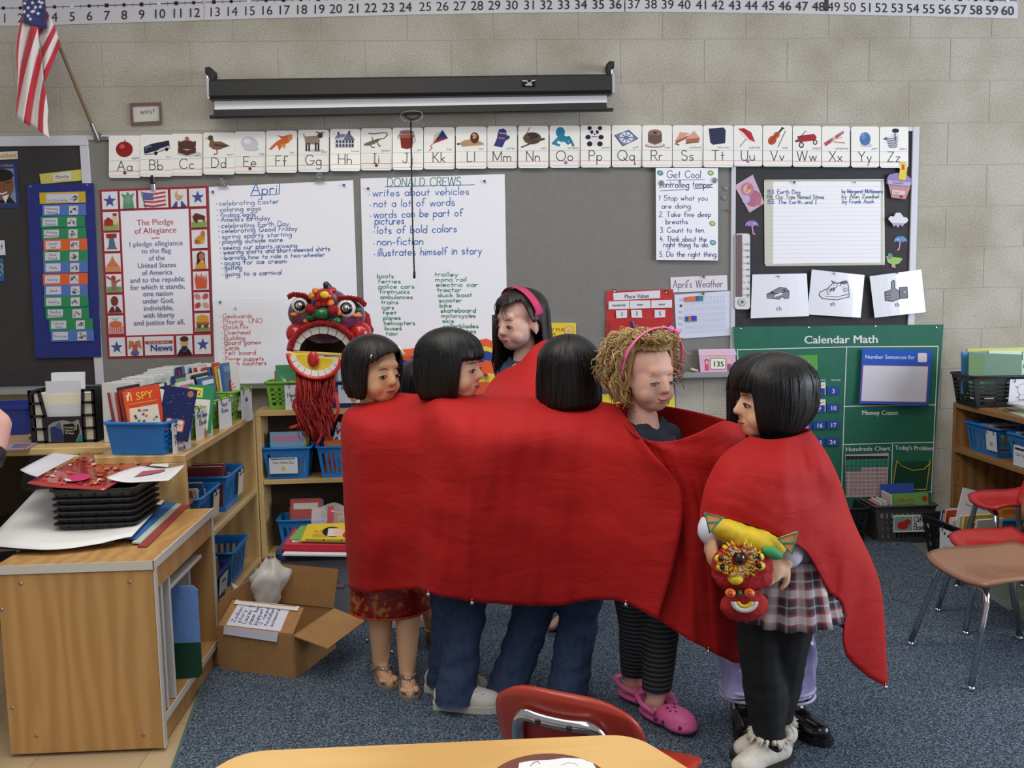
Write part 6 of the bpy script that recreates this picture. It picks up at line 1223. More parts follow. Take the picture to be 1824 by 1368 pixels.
# --- blue bin and small things on the side table
tb = ring_loft([[Vector((-1.87 + p[0] * s_, -.69 + p[1] * s_, z)) for p in rrect(-.13,-.08,.13,.08,.02,4)] for z, s_ in ((ZL - .0005,.86),(ZL + .105,.98),(ZL + .106,1.06),(ZL + .122,1.06),(ZL + .122,.98),(ZL + .02,.84))], mat((30,52,142),.45, key='royal_bin')); tb.build('storage_bin', label='royal blue storage bin on the side table at far left', cat='storage bin')
mb = MB(); mb.tube([Vector((-1.665 + .035 * math.cos(a),-.87 + .02 * math.sin(a), ZL + .004)) for a in [2 * PI * i / 20 for i in range(20)]], .0035, mat((60,50,44),.6),6, closed=True); mb.build('hair_band', label='dark ring lying on the side table', cat='ring')
mpb = lambda x, y, h: FL(x, y, ZL) + Vector((0,0, h)); o = paper('booklet', 'flat grey and red booklet on the side table edge', 'book', mpb, [(18,791),(67,790),(50,801),(4,803)], (150,140,150),.004); ik = Ink(mpb, .0045); ik.poly([(26,793),(56,792),(46,799),(20,800)], (110,100,130)); ik.line([(55,792),(44,800)], 2,(170,80,80)); ik.build(o)

# ------------------------------------------------------------------ on the oak cabinet
zc = ZC + .0015
def flatpoly(name, label, pts, z, col, th, cat='paper', n=0, curl=None, m=None):
    mb = MB(); mb.prism([FL(x, y, z) for x, y in pts], (0,0, th), m or mat(col, .7)); return mb.build(name, label=label, cat=cat)
flatpoly('magazine', 'glossy magazine stack edge sticking out right of the black trays', [(245,975),(262,975),(345,893),(325,885)], zc, (150,60,56),.004, 'magazine'); flatpoly('magazine', 'white and green magazine just above the red one on the cabinet', [(235,968),(250,969),(333,890),(318,884)], zc + .0045,(190,196,180),.004, 'magazine')
flatpoly('folder', 'blue folder lying under the chart paper on the cabinet', [(220,960),(242,962),(332,880),(300,876)], zc + .009,(48,112,178),.003, 'folder'); flatpoly('magazine', 'dark magazine under the white paper at the cabinet front', [(-30,985),(200,968),(310,872),(200,868),(60,890)], zc + .0125,(70,54,56),.0015, 'magazine')
mb = MB()
def sheetf(u, v):
    x = -30 + 265 * u + (80 * u) * v * 1.0 + 95 * (1 - u) * v; y = 972 - 4 * u - (100) * v + 8 * math.sin(u * 4) * (1 - v)
    p = FL(x, y, zc + .0175); p.z += .010 * max(0, u - .8) * 5 * (1 - v) + .002 * math.sin(u * 9); return p
mb.grid(sheetf, 20,8, mat((232,232,230),.7)); mb.build('chart_sheet', smooth=True, solid=False, solidify=.0012, label='large torn white chart sheet under the black trays', cat='paper')
TR = mat((30,32,34),.45, key='tray_black')
bc_ = FL(97,953, zc + .021); bx0, by0 = -1.245,-1.73
for k in range(6):
    z = zc + .0215 + k * .0195; last = k == 5
    rings = [[Vector((-1.132 + p[0] * s_, -1.60 + p[1] * s_, zz)) for p in rrect(-.136,-.125,.130,.125,.022,4)] for zz, s_ in ((z, .87),(z + .012,.90),(z + .0122,.955),(z + .0172,.97),(z + .0172,.88))]
    if last: rings = [[Vector((-1.132 + p[0] * s_, -1.60 + p[1] * s_, zz)) for p in rrect(-.136,-.125,.130,.125,.022,4)] for zz, s_ in ((z, .90),(z + .022,.955),(z + .0222,1.0),(z + .028,1.0),(z + .028,.94),(z + .004,.88))]
    tr = thing('black_tray', 'black plastic tray, %s in the stack on the oak cabinet' % ('topmost' if last else ['lowest', 'second from the bottom', 'third from the bottom', 'fourth from the bottom', 'just below the topmost'][k]), 'tray', (-1.132,-1.60, z), group='nested black trays')
    ring_loft(rings, TR).build('body', tr)
    mb = MB()
    for q in range(5): mb.lathe((-1.215 + q * .042,-1.60 - .125 * (.885 if not last else .93) - .0012, z + .008), [(0,.001),(.0042,.001),(.0042,0)], mat((8,8,9),.8),8, axis=(0,-1,0)); mb.lathe((-1.132 + .125 * (.885 if not last else .93) + .0012,-1.685 + q * .042, z + .008), [(0,.001),(.0042,.001),(.0042,0)], mat((8,8,9),.8),8, axis=(1,0,0))
    mb.build('holes', tr, kind='stuff')
ztr = zc + .0215 + 5 * .0195 + .0285
def lift(pts, z, name, label, m, nu=12, nv=8, bend=.0, cat='paper', draw=None):
    a, b, c, d = pts
    def f(x, y, h=0.0):
        u, v = x / 100, y / 100
        px = (a[0] * (1 - u) + b[0] * u) * (1 - v) + (d[0] * (1 - u) + c[0] * u) * v; py = (a[1] * (1 - u) + b[1] * u) * (1 - v) + (d[1] * (1 - u) + c[1] * u) * v
        p = FL(px, py, z); p.z += h + bend * (math.sin(u * 3 + v * 2) * .5 + .5) * (u - .5) ** 2 * 4; return p
    mb = MB(); mb.grid(lambda u, v: f(u * 100, v * 100), nu, nv, m); o = mb.build(name, smooth=True, solid=False, solidify=.0012, label=label, cat=cat)
    if draw: ik = Ink(f, .0015); draw(ik); ik.build(o)
    return o
lift([(115,800),(165,822),(105,858),(36,843)], ztr + .002, 'loose_sheet', 'white sheet fanned out at the left under the red packet', mat((226,226,236),.6), bend=.012)
lift([(262,805),(302,815),(300,832),(240,828)], ztr + .002, 'loose_sheet', 'white sheet poking out at the back under the red packet', mat((226,224,220),.6), bend=.008)
lift([(250,835),(330,834),(300,856),(190,862)], ztr + .003, 'loose_sheet', 'white sheet with red print under the red packet at right', mat((226,224,226),.6), bend=.02, draw=lambda ik: ik.poly([(25,30),(60,10),(70,30),(30,70)], (170,90,110)))
def packet(ik):
    rr = random.Random(12)
    for k in range(90): x, y = rr.uniform(4,90), rr.uniform(6,92); ik.ell(x, y, rr.uniform(1.5,6), rr.uniform(1,3), rr.choice([(206,150,60),(196,60,80),(214,200,180),(150,40,50),(180,90,60),(150,130,50),(214,80,60)]), rr.uniform(0,90), n=9)
    ik.poly([(58,5),(84,6),(78,20),(60,16)], (110,110,140)); ik.ell(48,74,14,12,(196,60,110)); ik.ell(44,80,9,6,(222,214,200))
lift([(150,808),(288,816),(185,873),(48,866)], ztr + .005, 'red_packet', 'shiny red patterned packet lying on the black trays', mat((176,52,46),.18, coat=.6, key='red_foil'), bend=.01, cat='packet', draw=packet)
mb = MB(); mb.box((X1 - .1,-1.66, ZC - .126),(.1,.2,.006), mat((140,190,160),.5)); mb.build('green_sheet', label='pale green sheets on the small shelf inside the oak cabinet', cat='paper')

# ------------------------------------------------------------------ on the storage tub
def tubpile(px, z, th, name, label, col, cat, draw=None):
    mpx = lambda x, y, h: FL(x, y, z) + Vector((0,0, h)); o = paper(name, label, cat, mpx, px, col, th)
    if draw: ik = Ink(mpx, th + .0003); draw(ik); ik.build(o)
    return o
tubpile([(530,958),(640,955),(640,992),(503,990)], ztub + .001,.006, 'paper_stack', 'white sheets under the red folders on the tub lid', (224,222,226), 'paper')
tubpile([(525,952),(640,950),(640,984),(502,982)], ztub + .0075,.012, 'red_folder', 'thick red folder on the storage tub lid', (178,38,58), 'folder')
tubpile([(525,946),(640,944),(640,976),(505,974)], ztub + .020,.009, 'notebook', 'red notebook with a white lettered strip on the tub', (196,60,76), 'book', lambda ik: (ik.poly([(522,962),(620,964),(618,972),(520,970)], (214,206,212)), ik.hand('Happy New Year Chinese zodiac', 526,970,5,(110,110,60),.8, fit=90)))
tubpile([(536,938),(570,936),(560,962),(515,962)], ztub + .030,.004, 'paperback', 'green covered thin book on the tub pile', (120,170,90), 'book')
def cny(ik):
    ik.text('My First', 560,952,5,(180,60,40), slope=-.02); ik.text('CHINESE NEW YEAR', 556,960,6,(150,90,30), fit=44); ik.ell(592,950,18,9,(30,26,30)); ik.poly([(585,944),(606,944),(608,958),(583,958)], (222,206,200)); ik.ell(604,951,10,7,(226,190,160)); ik.ell(622,956,12,7,(196,60,50)); ik.line([(545,964),(640,966)], 3,(110,150,70))
tubpile([(548,936),(640,933),(640,967),(536,965)], ztub + .035,.006, 'paperback', 'yellow new year book with a black oval on the tub pile', (222,190,50), 'book', cny)
mb = MB(); c = FL(585,930, ztub); mb.grid(lambda u, v: Vector((-.64 + .27 * u, -.80 + .03 * math.sin(u * 7), ztub + .004 + .10 * v + .01 * math.sin(u * 11 + v * 4))) + Vector((0,.05 * v, 0)),14,8, mat((200,206,214),.12, alpha=.35, key='clear_bag')); o = mb.build('clear_bag', smooth=True, solid=False, solidify=.001, label='clear plastic bag holding red decorations on the tub', cat='bag')
book('red and yellow decoration booklet inside the clear bag', (-.515,-.765, ztub + .002),(-.35,.05,0),.13,.10,.008,(178,44,50), lambda ik, H: (ik.poly([(30, H * .4),(92, H * .3),(94, H * .9),(34, H * .96)], (222,190,60)), ik.ell(50, H * .62,10,8,(196,50,40)), ik.ell(76, H * .6,9,9,(190,60,40)), ik.line([(12, H * .2),(60, H * .3)], 5,(226,180,190))), cat='booklet')
mb = MB()
for i in range(4): mb.box((-.835 + .03 * (i % 2),-.99 + .05 * i, .06 + .045 * i),(.05,.05,.05), mat((84,62,40) if i % 2 else (60,46,30),.8), Matrix.Rotation(.4 * i, 3, 'Z'),.012)
mb.build('brown_toys', label='brown crumpled paper pieces between box and tub', cat='paper', kind='stuff')

# ------------------------------------------------------------------ right side
gb = basket('book_bin', 'dark grey bin with a Clifford label below the green chart', (2.14,-.135,.0015),-.04,.30,.20,.19, GREYB, 10,5,.8, rows=4, cat='book bin')
def cliff(ik, H): ik.rect(2,4,48, H - 4,(120,160,150)); ik.ell(24, H * .6,15,11,(186,40,44)); ik.ell(36, H * .42,9,8,(186,40,44)); ik.hand('Clifford', 52, H * .42,15,(50,50,60),2, fit=46); ik.hand('Books', 52, H * .86,15,(50,50,60),2, fit=40)
bin_tag(gb, 0,.30,.20,.19,.19,.085,.03, cliff, rings=False, drop=.03, taper=.8)
def cliffb(ik, H): ik.rect(0,0,100, H, (112,172,84)); ik.text("Clifford's", 12, H * .3,11,(176,60,44), fit=48, bold=.4); ik.text('FIRST CHRISTMAS', 12, H * .44,6,(60,70,40), fit=52); ik.ell(90, H * .2,8,8,(190,50,44)); ik.ell(74, H * .8,12,12,(196,50,44)); ik.ell(44, H * .9,14,8,(40,120,90))
book('green board book with a red dog in the grey bin', (2.19,-.17,.10),(-.1,0,0),.185,.135,.012,(112,172,84), cliffb, 'books in the grey bin')
fill(gb, 'grey Clifford bin', 6,-.11,-.03,.13,.23,-.1,61, [(222,222,226),(60,110,160),(216,210,196),(70,140,90),(196,60,40)], along='x')
book('blue covered book behind the green one in the grey bin', (2.17,-.08,.06),(-.08,0,0),.17,.205,.01,(60,90,180), None, 'books in the grey bin')
kb = basket('book_bin', 'black floor bin with a paw print label by the tan bookcase', (2.275,-.50,.0015), PI / 2 + .12,.34,.19,.175, BINK, 10,6,.82, rows=3, cat='book bin')
bin_tag(kb, 3,.34,.19,.175,.13,.085,0, lambda ik, H: [ik.ell(30 + 20 * i, H * .2 + 6 * i, 5,6,(30,30,34)) for i in range(3)] + [ik.hand('...', 20, H * .6,12,(60,60,66),2)] + [ik.text('Beginning Books', 50, H * .88,8,(50,50,54), center=True)], taper=.82, drop=.01)
bin_tag(kb, 2,.34,.19,.175,.12,.1,0.05, lambda ik, H: [ik.ell(30 + 20 * i, H * .2 + 6 * i, 5,6,(30,30,34)) for i in range(3)] + [ik.text('Beginning', 50, H * .88,9,(50,50,54), center=True)], taper=.82, drop=.01)
book('large white book leaning out of the black floor bin', (2.29,-.50,.06),(-.12,.28,0),.15,.26,.010,(222,220,224), lambda ik, H: ik.text('Starter Books', 50, H * .3,9,(90,90,100), center=True), 'books in the black floor bin')
fill(kb, 'black floor bin', 11,-.15,.12,.14,.23,-.15,67, [(222,222,226),(60,110,160),(214,184,60),(196,60,40),(120,160,190),(190,120,150),(216,210,196),(46,60,120)], along='x')
k2 = basket('book_bin', 'black bin at the foot of the wall behind the red cape', (1.83,-.13,.0015),0,.26,.19,.18, BINK, 8,5,.82, rows=3, cat='book bin')
# on the bookcase
tbk = basket('book_bin', 'black bin with a cartoon label on top of the tan bookcase', (2.53,-.33,.6905),-.06,.36,.22,.145, BINK, 3,3,.88, rows=6, cat='book bin', z_lo=.1, z_hi=.85)
bin_tag(tbk, 0,.36,.22,.145,.12,.105,.04, lambda ik, H: (ik.ell(50, H * .45,20,22,(150,150,154)), ik.ell(50, H * .45,18,20,(224,224,228)), ik.line([(40, H * .66),(38, H * .8),(28, H * .82)], 2,(60,60,64)), ik.line([(58, H * .66),(62, H * .8),(72, H * .82)], 2,(60,60,64)), ik.line([(32, H * .4),(22, H * .3)], 2,(60,60,64)), ik.line([(68, H * .4),(78, H * .3)], 2,(60,60,64)), ik.text('Books', 50, H * .95,8,(60,60,66), center=True)), taper=.88)
book('dark green hardcover at the front of the black bin', (2.485,-.36,.74),(-.14,.05,-.05),.25,.195,.012,(62,112,76), lambda ik, H: ik.rect(0,0,30, H, (110,140,100)), 'books in the top black bin')
book('pale green book with teal letters at right of the black bin', (2.58,-.32,.74),(-.1,.03,-.05),.20,.205,.010,(196,216,186), lambda ik, H: (ik.text('el', 62, H * .22,22,(40,120,110)), ik.text('lo', 74, H * .42,20,(40,140,130)), ik.ell(86, H * .7,10,16,(190,90,80))), 'books in the top black bin')
book('blue edged book behind the dark green hardcover', (2.49,-.315,.74),(-.12,.03,-.05),.27,.20,.010,(70,130,180), None, 'books in the top black bin'); book('yellow edged book at the back of the top black bin', (2.54,-.28,.74),(-.1,.0,-.05),.27,.215,.012,(196,196,60), None, 'books in the top black bin')
for k in range(5):
    mb = MB(); mb.box((2.53 + .012 * k, -.64 - .02 * (k % 3),.6912 + .0075 * k + .0035),(.24,.28,.0068), mat([(206,206,196),(150,160,70),(120,110,110),(214,214,220),(226,226,232)][k], .6), Matrix.Rotation(.25 * (k % 3) - .2,3, 'Z')); mb.build('paper_stack', label='%s papers, %s up in the pile on the tan bookcase' % (['cream', 'olive', 'grey brown', 'pale grey', 'white'][k], ORD[k]), cat='paper')
r1 = basket('book_basket', 'blue slatted basket on the upper shelf of the tan bookcase', (2.505,-.40,.4705),-PI / 2,.27,.2,.135, SKY, 9,7,.84, cat='book basket'); bin_tag(r1,0,.27,.2,.135,.085,.09,.10, lambda ik, H: ik.text('00', 50, H * .75,20,(50,50,60), center=True), taper=.84); bin_tag(r1,3,.27,.2,.135,.085,.09,-.04, lambda ik, H: ik.text('00', 50, H * .75,20,(50,50,60), center=True), taper=.84) if False else None
fill(r1, 'upper right basket', 4,-.1,.1,.15,.15,-.4,71, [(222,222,226),(216,210,196)], along='x')
r2 = basket('book_basket', 'blue basket nearer the camera on the tan bookcase shelf', (2.505,-.76,.4705),-PI / 2,.3,.2,.135, SKY, 9,7,.84, cat='book basket'); bin_tag(r2,0,.3,.2,.135,.16,.09,.0, lambda ik, H: (ik.rect(6,6,94,12,(40,40,50)), ik.text('One Yellow Dot', 50, H * .5,9,(60,60,70), center=True)), rings=False, taper=.84, drop=.03)
fill(r2, 'near right basket', 5,-.12,.12,.15,.16,-.4,73, [(206,170,150),(216,210,196),(222,222,226)], along='x')
r3 = basket('book_basket', 'blue basket on the bottom shelf of the tan bookcase', (2.51,-.44,.0505),-PI / 2,.3,.2,.15, SKY, 9,7,.84, cat='book basket')
fill(r3, 'bottom right basket', 6,-.12,.12,.16,.25,-.2,79, [(206,150,60),(150,140,130),(60,110,160),(120,110,90),(222,222,226)], along='x')
mb = MB(); a = Vector((2.27,-1.42,.0015)); mb.box(a + Vector((0,0,.02)),(.26,.2,.04), mat((110,28,44),.5), Matrix.Rotation(.2,3, 'Z'),.006); t_ = mb.build('maroon_book', label='maroon covered book lying on the carpet behind the red chair', cat='book')
mb = MB(); mb.box(a + Vector((-.01,-.01,.0408)),(.19,.12,.0012), mat((216,206,180),.7), Matrix.Rotation(.2,3, 'Z')); mb.build('cover_plate', t_)
# ================================================================== PEOPLE
def _cap(mb, p0, p1, r0, r1, n=12):
    p0, p1 = Vector(p0), Vector(p1); d = (p1 - p0).normalized() if (p1 - p0).length > 1e-6 else Vector((0,0,1)); pts = []; rs = []
    for i in range(4): a = PI / 2 * (i / 4); pts.append(p0 - d * r0 * math.cos(a)); rs.append(max(1e-4, r0 * math.sin(a)) if i else r0 * .05)
    for q in (0,.33,.67,1): pts.append(p0.lerp(p1, q)); rs.append(r0 + (r1 - r0) * q)
    for i in range(3,-1,-1): a = PI / 2 * (i / 4); pts.append(p1 + d * r1 * math.cos(a)); rs.append(max(1e-4, r1 * math.sin(a)) if i else r1 * .05)
    mb.tube(pts, rs, None, n)
class Blob:
    def __init__(s): s.mb = MB()
    def cap(s, p0, p1, r0, r1=None): _cap(s.mb, p0, p1, r0, r0 if r1 is None else r1); return s
    def chain(s, pts, rs):
        for a, b, c, d in zip(pts[:-1], pts[1:], rs[:-1], rs[1:]): s.cap(a, b, c, d)
        return s
    def ell(s, c, r, M=None): s.mb.ell(c, r, None, M, 14,10); return s
    def build(s, name, parent, m, voxel=.006, smooth=3, label=None, cat=None, disp=None, clip=None):
        me = bpy.data.meshes.new('tmp'); me.from_pydata([tuple(v) for v in s.mb.v], [], s.mb.f)
        bm = bmesh.new(); bm.from_mesh(me); bmesh.ops.recalc_face_normals(bm, faces=bm.faces); bm.to_mesh(me); bm.free()
        o = bpy.data.objects.new('tmp', me)
        r = o.modifiers.new('r', 'REMESH'); r.mode = 'VOXEL'; r.voxel_size = voxel
        if smooth: q = o.modifiers.new('s', 'SMOOTH'); q.iterations = smooth; q.factor = .5
        nm = tmp_mesh(o); nm.name = name
        bpy.data.objects.remove(o); bpy.data.meshes.remove(me)
        n = len(nm.vertices); co = np.empty(n * 3, 'f'); nm.vertices.foreach_get('co', co); co = co.reshape(-1,3)
        if disp:
            nr = np.empty(n * 3, 'f'); nm.vertices.foreach_get('normal', nr); nr = nr.reshape(-1,3)
            co = co + nr * np.array([disp(Vector(c)) for c in co], 'f')[:, None]
        if clip is not None: co[:, 2] = np.maximum(co[:, 2], clip)
        nm.vertices.foreach_set('co', np.ascontiguousarray(co, 'f').ravel()); nm.update()
        if parent is not None: nm.transform(ROOTM[parent.name].inverted())
        nm.materials.clear(); nm.materials.append(m); nm.polygons.foreach_set('use_smooth', [True] * len(nm.polygons))
        ob = bpy.data.objects.new(name, nm); COL.objects.link(ob)
        if parent is not None: ob.parent = parent; ROOTM[ob.name] = ROOTM[parent.name]
        return tag(ob, label, cat)
def skin_mat(c): return mat(c, .5, spec=.35, var=.03, scale=18, key='skin_%d_%d' % (c[0], c[2]))
def hair_mat(c, k): return mat(c, .40, spec=.4, bump=.3, scale=60, stretch=(6,6,.5), key=k)
BLACKH = hair_mat((11,9,9), 'black_hair'); BROWNH = hair_mat((30,20,17), 'dark_brown_hair')
STRAND = hair_mat((26,21,20), 'black_hair_strand')
def headM(loc, d, pitch=0.0, roll=0.0):
    return Matrix.Translation(loc) @ Matrix.Rotation(math.atan2(d[0], -d[1]),4, 'Z') @ Matrix.Rotation(pitch, 4, 'X') @ Matrix.Rotation(roll, 4, 'Y')
def add_head(B, M, sc=1.0):
    T = lambda x, y, z: M @ (Vector((x, y, z)) * sc); R = M.to_3x3()
    E = lambda c, r: B.ell(T(*c), [q * sc for q in r], R)
    E((0,.012,.03),(.071,.087,.071)); E((0,-.026,-.021),(.064,.058,.072)); E((0,-.044,-.070),(.037,.032,.027))
    for s in (-1,1): E((s * .030,-.045,-.043),(.029,.030,.031)); E((s * .071,.010,-.018),(.009,.019,.028)); E((s * .0085,-.083,-.032),(.0070,.0075,.0060))
    E((0,-.066,.024),(.043,.014,.020)); B.cap(T(0,-.076,.002), T(0,-.0905,-.028),.0080 * sc, .0108 * sc)
    E((0,-.072,-.060),(.023,.011,.013)); B.cap(T(0,.012,-.06), T(0,.022,-.17),.036 * sc, .042 * sc)
def add_face(t, M, iris=(40,26,20), lipc=(178,92,88), brow=(40,28,24), half=0.0, sc=1.0, smile=0.0):
    T = lambda x, y, z: M @ (Vector((x, y, z)) * sc); R = M.to_3x3()
    T0 = T; T = lambda x, y, z: T0(x, y - .0012, z - .004)
    for s in (-1,1):
        mb = MB(); mb.ell(T(s * .0305,-.0705,-.006), [.0132 * sc, .0080 * sc, (.0064 - .002 * half) * sc], mat((196,184,176),.3, key='eye_white'), R); e = mb.build('eye', t, smooth=True)
        mb = MB(); mb.ell(T(s * .0300 - .002,-.0768,-.0068), [.0062 * sc, .0038 * sc, (.0062 - .0016 * half) * sc], mat(iris, .15, key='iris_%d' % iris[0]), R); mb.build('iris', e, smooth=True)
        mb = MB(); mb.tube([T(s * .0155,-.0765,-.0075), T(s * .022,-.0805,-.001 - .002 * half), T(s * .031,-.0810,.0012 - .003 * half), T(s * .040,-.0765,-.0015 - .002 * half), T(s * .0455,-.071,-.006)], .0014 * sc, mat((30,22,22),.6),6); mb.build('eyelash', e, smooth=True)
        mb = MB(); mb.tube([T(s * .014,-.0815,.0165), T(s * .027,-.0820,.0205), T(s * .040,-.0765,.0190), T(s * .047,-.069,.0145)], [.0010 * sc, .0017 * sc, .0016 * sc, .0007 * sc], mat(brow, .7),6); mb.build('eyebrow', t, smooth=True)
        mb = MB(); mb.ell(T0(s * .0075,-.0895,-.0360), [.0028 * sc, .002 * sc, .0016 * sc], mat((110,60,52),.7), R, 10,6); mb.build('nostril', t, smooth=True)
    T = T0
    mb = MB(); m = mat(lipc, .45, key='lip_%d' % lipc[0])
    mb.tube([T(-.019,-.0765,-.0575 + smile), T(-.010,-.0815,-.0555), T(0,-.0830,-.0562), T(.010,-.0815,-.0555), T(.019,-.0765,-.0575 + smile)], [.0010 * sc, .0027 * sc, .0026 * sc, .0027 * sc, .0010 * sc], m, 8)
    mb.tube([T(-.017,-.0765,-.0595 + smile), T(-.009,-.0812,-.0618), T(0,-.0825,-.0625), T(.009,-.0812,-.0618), T(.017,-.0765,-.0595 + smile)], [.0010 * sc, .0030 * sc, .0034 * sc, .0030 * sc, .0010 * sc], m, 8); mb.build('lips', t, smooth=True)
    mb = MB(); mb.tube([T(-.019,-.0775,-.0585 + smile), T(-.01,-.0838,-.0585), T(0,-.0852,-.0590), T(.01,-.0838,-.0585), T(.019,-.0775,-.0585 + smile)], .0008 * sc, mat((110,50,50),.6),6); mb.build('mouth_line', t, smooth=True)
def sstep(a, b, x): x = max(0, min(1,(x - a) / (b - a))); return x * x * (3 - 2 * x)
def hair_shell(t, M, m, hem, name='hair', rx=.083, ry=.101, rz=.083, cz=.034, cy=.012, tuck=.012, flare=0.0, seed=1, na=150, nt=26, sc=1.0, part=None, thick=.005, ridge=.012):
    rr = random.Random(seed); col = [rr.uniform(-1,1) for _ in range(na)]; col = [(col[i - 1] + col[i] * 2 + col[(i + 1) % na]) / 4 for i in range(na)]; hj = [rr.uniform(-.004,.004) for _ in range(na)]
    def fn(u, v):
        i = int(round(u * na)) % na; a = (u - .5) * 2 * PI; h = hem(a) + hj[i]; k = 1 + ridge * col[i] * (.3 + v) + .02 * mnoise.noise(Vector((a * 2.3 + seed, v * 3, seed)))
        if h >= cz: th = v * math.acos(max(-1, min(1,(h - cz) / rz))); z = cz + rz * math.cos(th); rad = math.sin(th)
        else:
            arc = PI / 2 * rz; dn = cz - h; s_ = v * (arc + dn)
            if s_ <= arc: th = s_ / rz; z = cz + rz * math.cos(th); rad = math.sin(th)
            else:
                q = (s_ - arc); z = cz - q; w = q / max(dn, .01); rad = 1 + flare * w - (tuck / rx) * w * w * w + .04 * math.sin(w * 2.2)
        if part: z -= part * math.exp(-(math.sin(a) / .10) ** 2) * (1 if v < .5 else 0)
        return M @ (Vector((math.sin(a) * rx * rad * k, cy - math.cos(a) * ry * rad * k, z)) * sc)
    mb = MB(); mb.grid(fn, na, nt, m, closeu=True); ob = mb.build(name, t, smooth=True, solid=False, solidify=thick)
    mb = MB(); c0 = M @ Vector((0, cy, cz)); m2 = BROWNH if m is BROWNH else (STRAND if m is BLACKH else m)
    for k in range(260 if m in (BLACKH, BROWNH) else 0):
        u0 = rr.random(); v0 = rr.uniform(.05,.5); du = rr.uniform(-.006,.006); e = rr.uniform(.97,1.05); o_ = rr.uniform(1.004,1.03); pts = []
        for j in range(11): p = fn((u0 + du * math.sin(j * .6)) % 1.0, min(1.0, v0 + (e - v0) * j / 10)); c = Vector((c0.x, c0.y, max(p.z - .02, c0.z - .02) if p.z > c0.z else p.z)); pts.append(c + (p - c) * (o_ + .012 * math.sin(j * .7 + k)))
        mb.tube(pts, [.0006] + [.0012] * 9 + [.0004], m2,4)
    if mb.f: mb.build('hair_strands', ob, smooth=True, kind='stuff')
    return ob
def bob_hem(front, side, back, af, wa=9):
    def h(a):
        d = abs(math.degrees(a)); f = sstep(af - wa / 2, af + wa / 2, d); return front * (1 - f) + (side + (back - side) * sstep(af, 180, d)) * f
    return h
def hand_fingers(B, wrist, dirv, up, curl=.5, s=1.0, thumb=1):
    """palm and five fingers; dirv along the palm, up = back of the hand"""
    d = Vector(dirv).normalized(); u = Vector(up); u = (u - d * u.dot(d)).normalized(); w = d.cross(u)
    R = Matrix((w, d, u)).transposed(); w0 = Vector(wrist)
    B.ell(w0 + d * .030 * s, (.026 * s, .034 * s, .012 * s), R)
    for i, (off, L) in enumerate(((-.019,.030),(-.0065,.036),(.0065,.034),(.019,.027))):
        b = w0 + d * (.052 * s) + w * off * s; k1 = b + (d * math.cos(curl * .6) - u * math.sin(curl * .6)) * L * s * .62; k2 = k1 + (d * math.cos(curl * 1.5) - u * math.sin(curl * 1.5)) * L * s * .55
        B.chain([w0 + d * .03 * s + w * off * .9 * s, b, k1, k2], [.0085 * s, .0078 * s, .0072 * s, .0062 * s])
    tb = w0 + d * .016 * s - w * .022 * s * thumb; t1 = tb + (d * .6 - w * thumb * .8 - u * .25).normalized() * .024 * s; t2 = t1 + (d * .9 - w * thumb * .3 - u * .5).normalized() * .020 * s
    B.chain([tb, t1, t2], [.010 * s, .0085 * s, .007 * s])
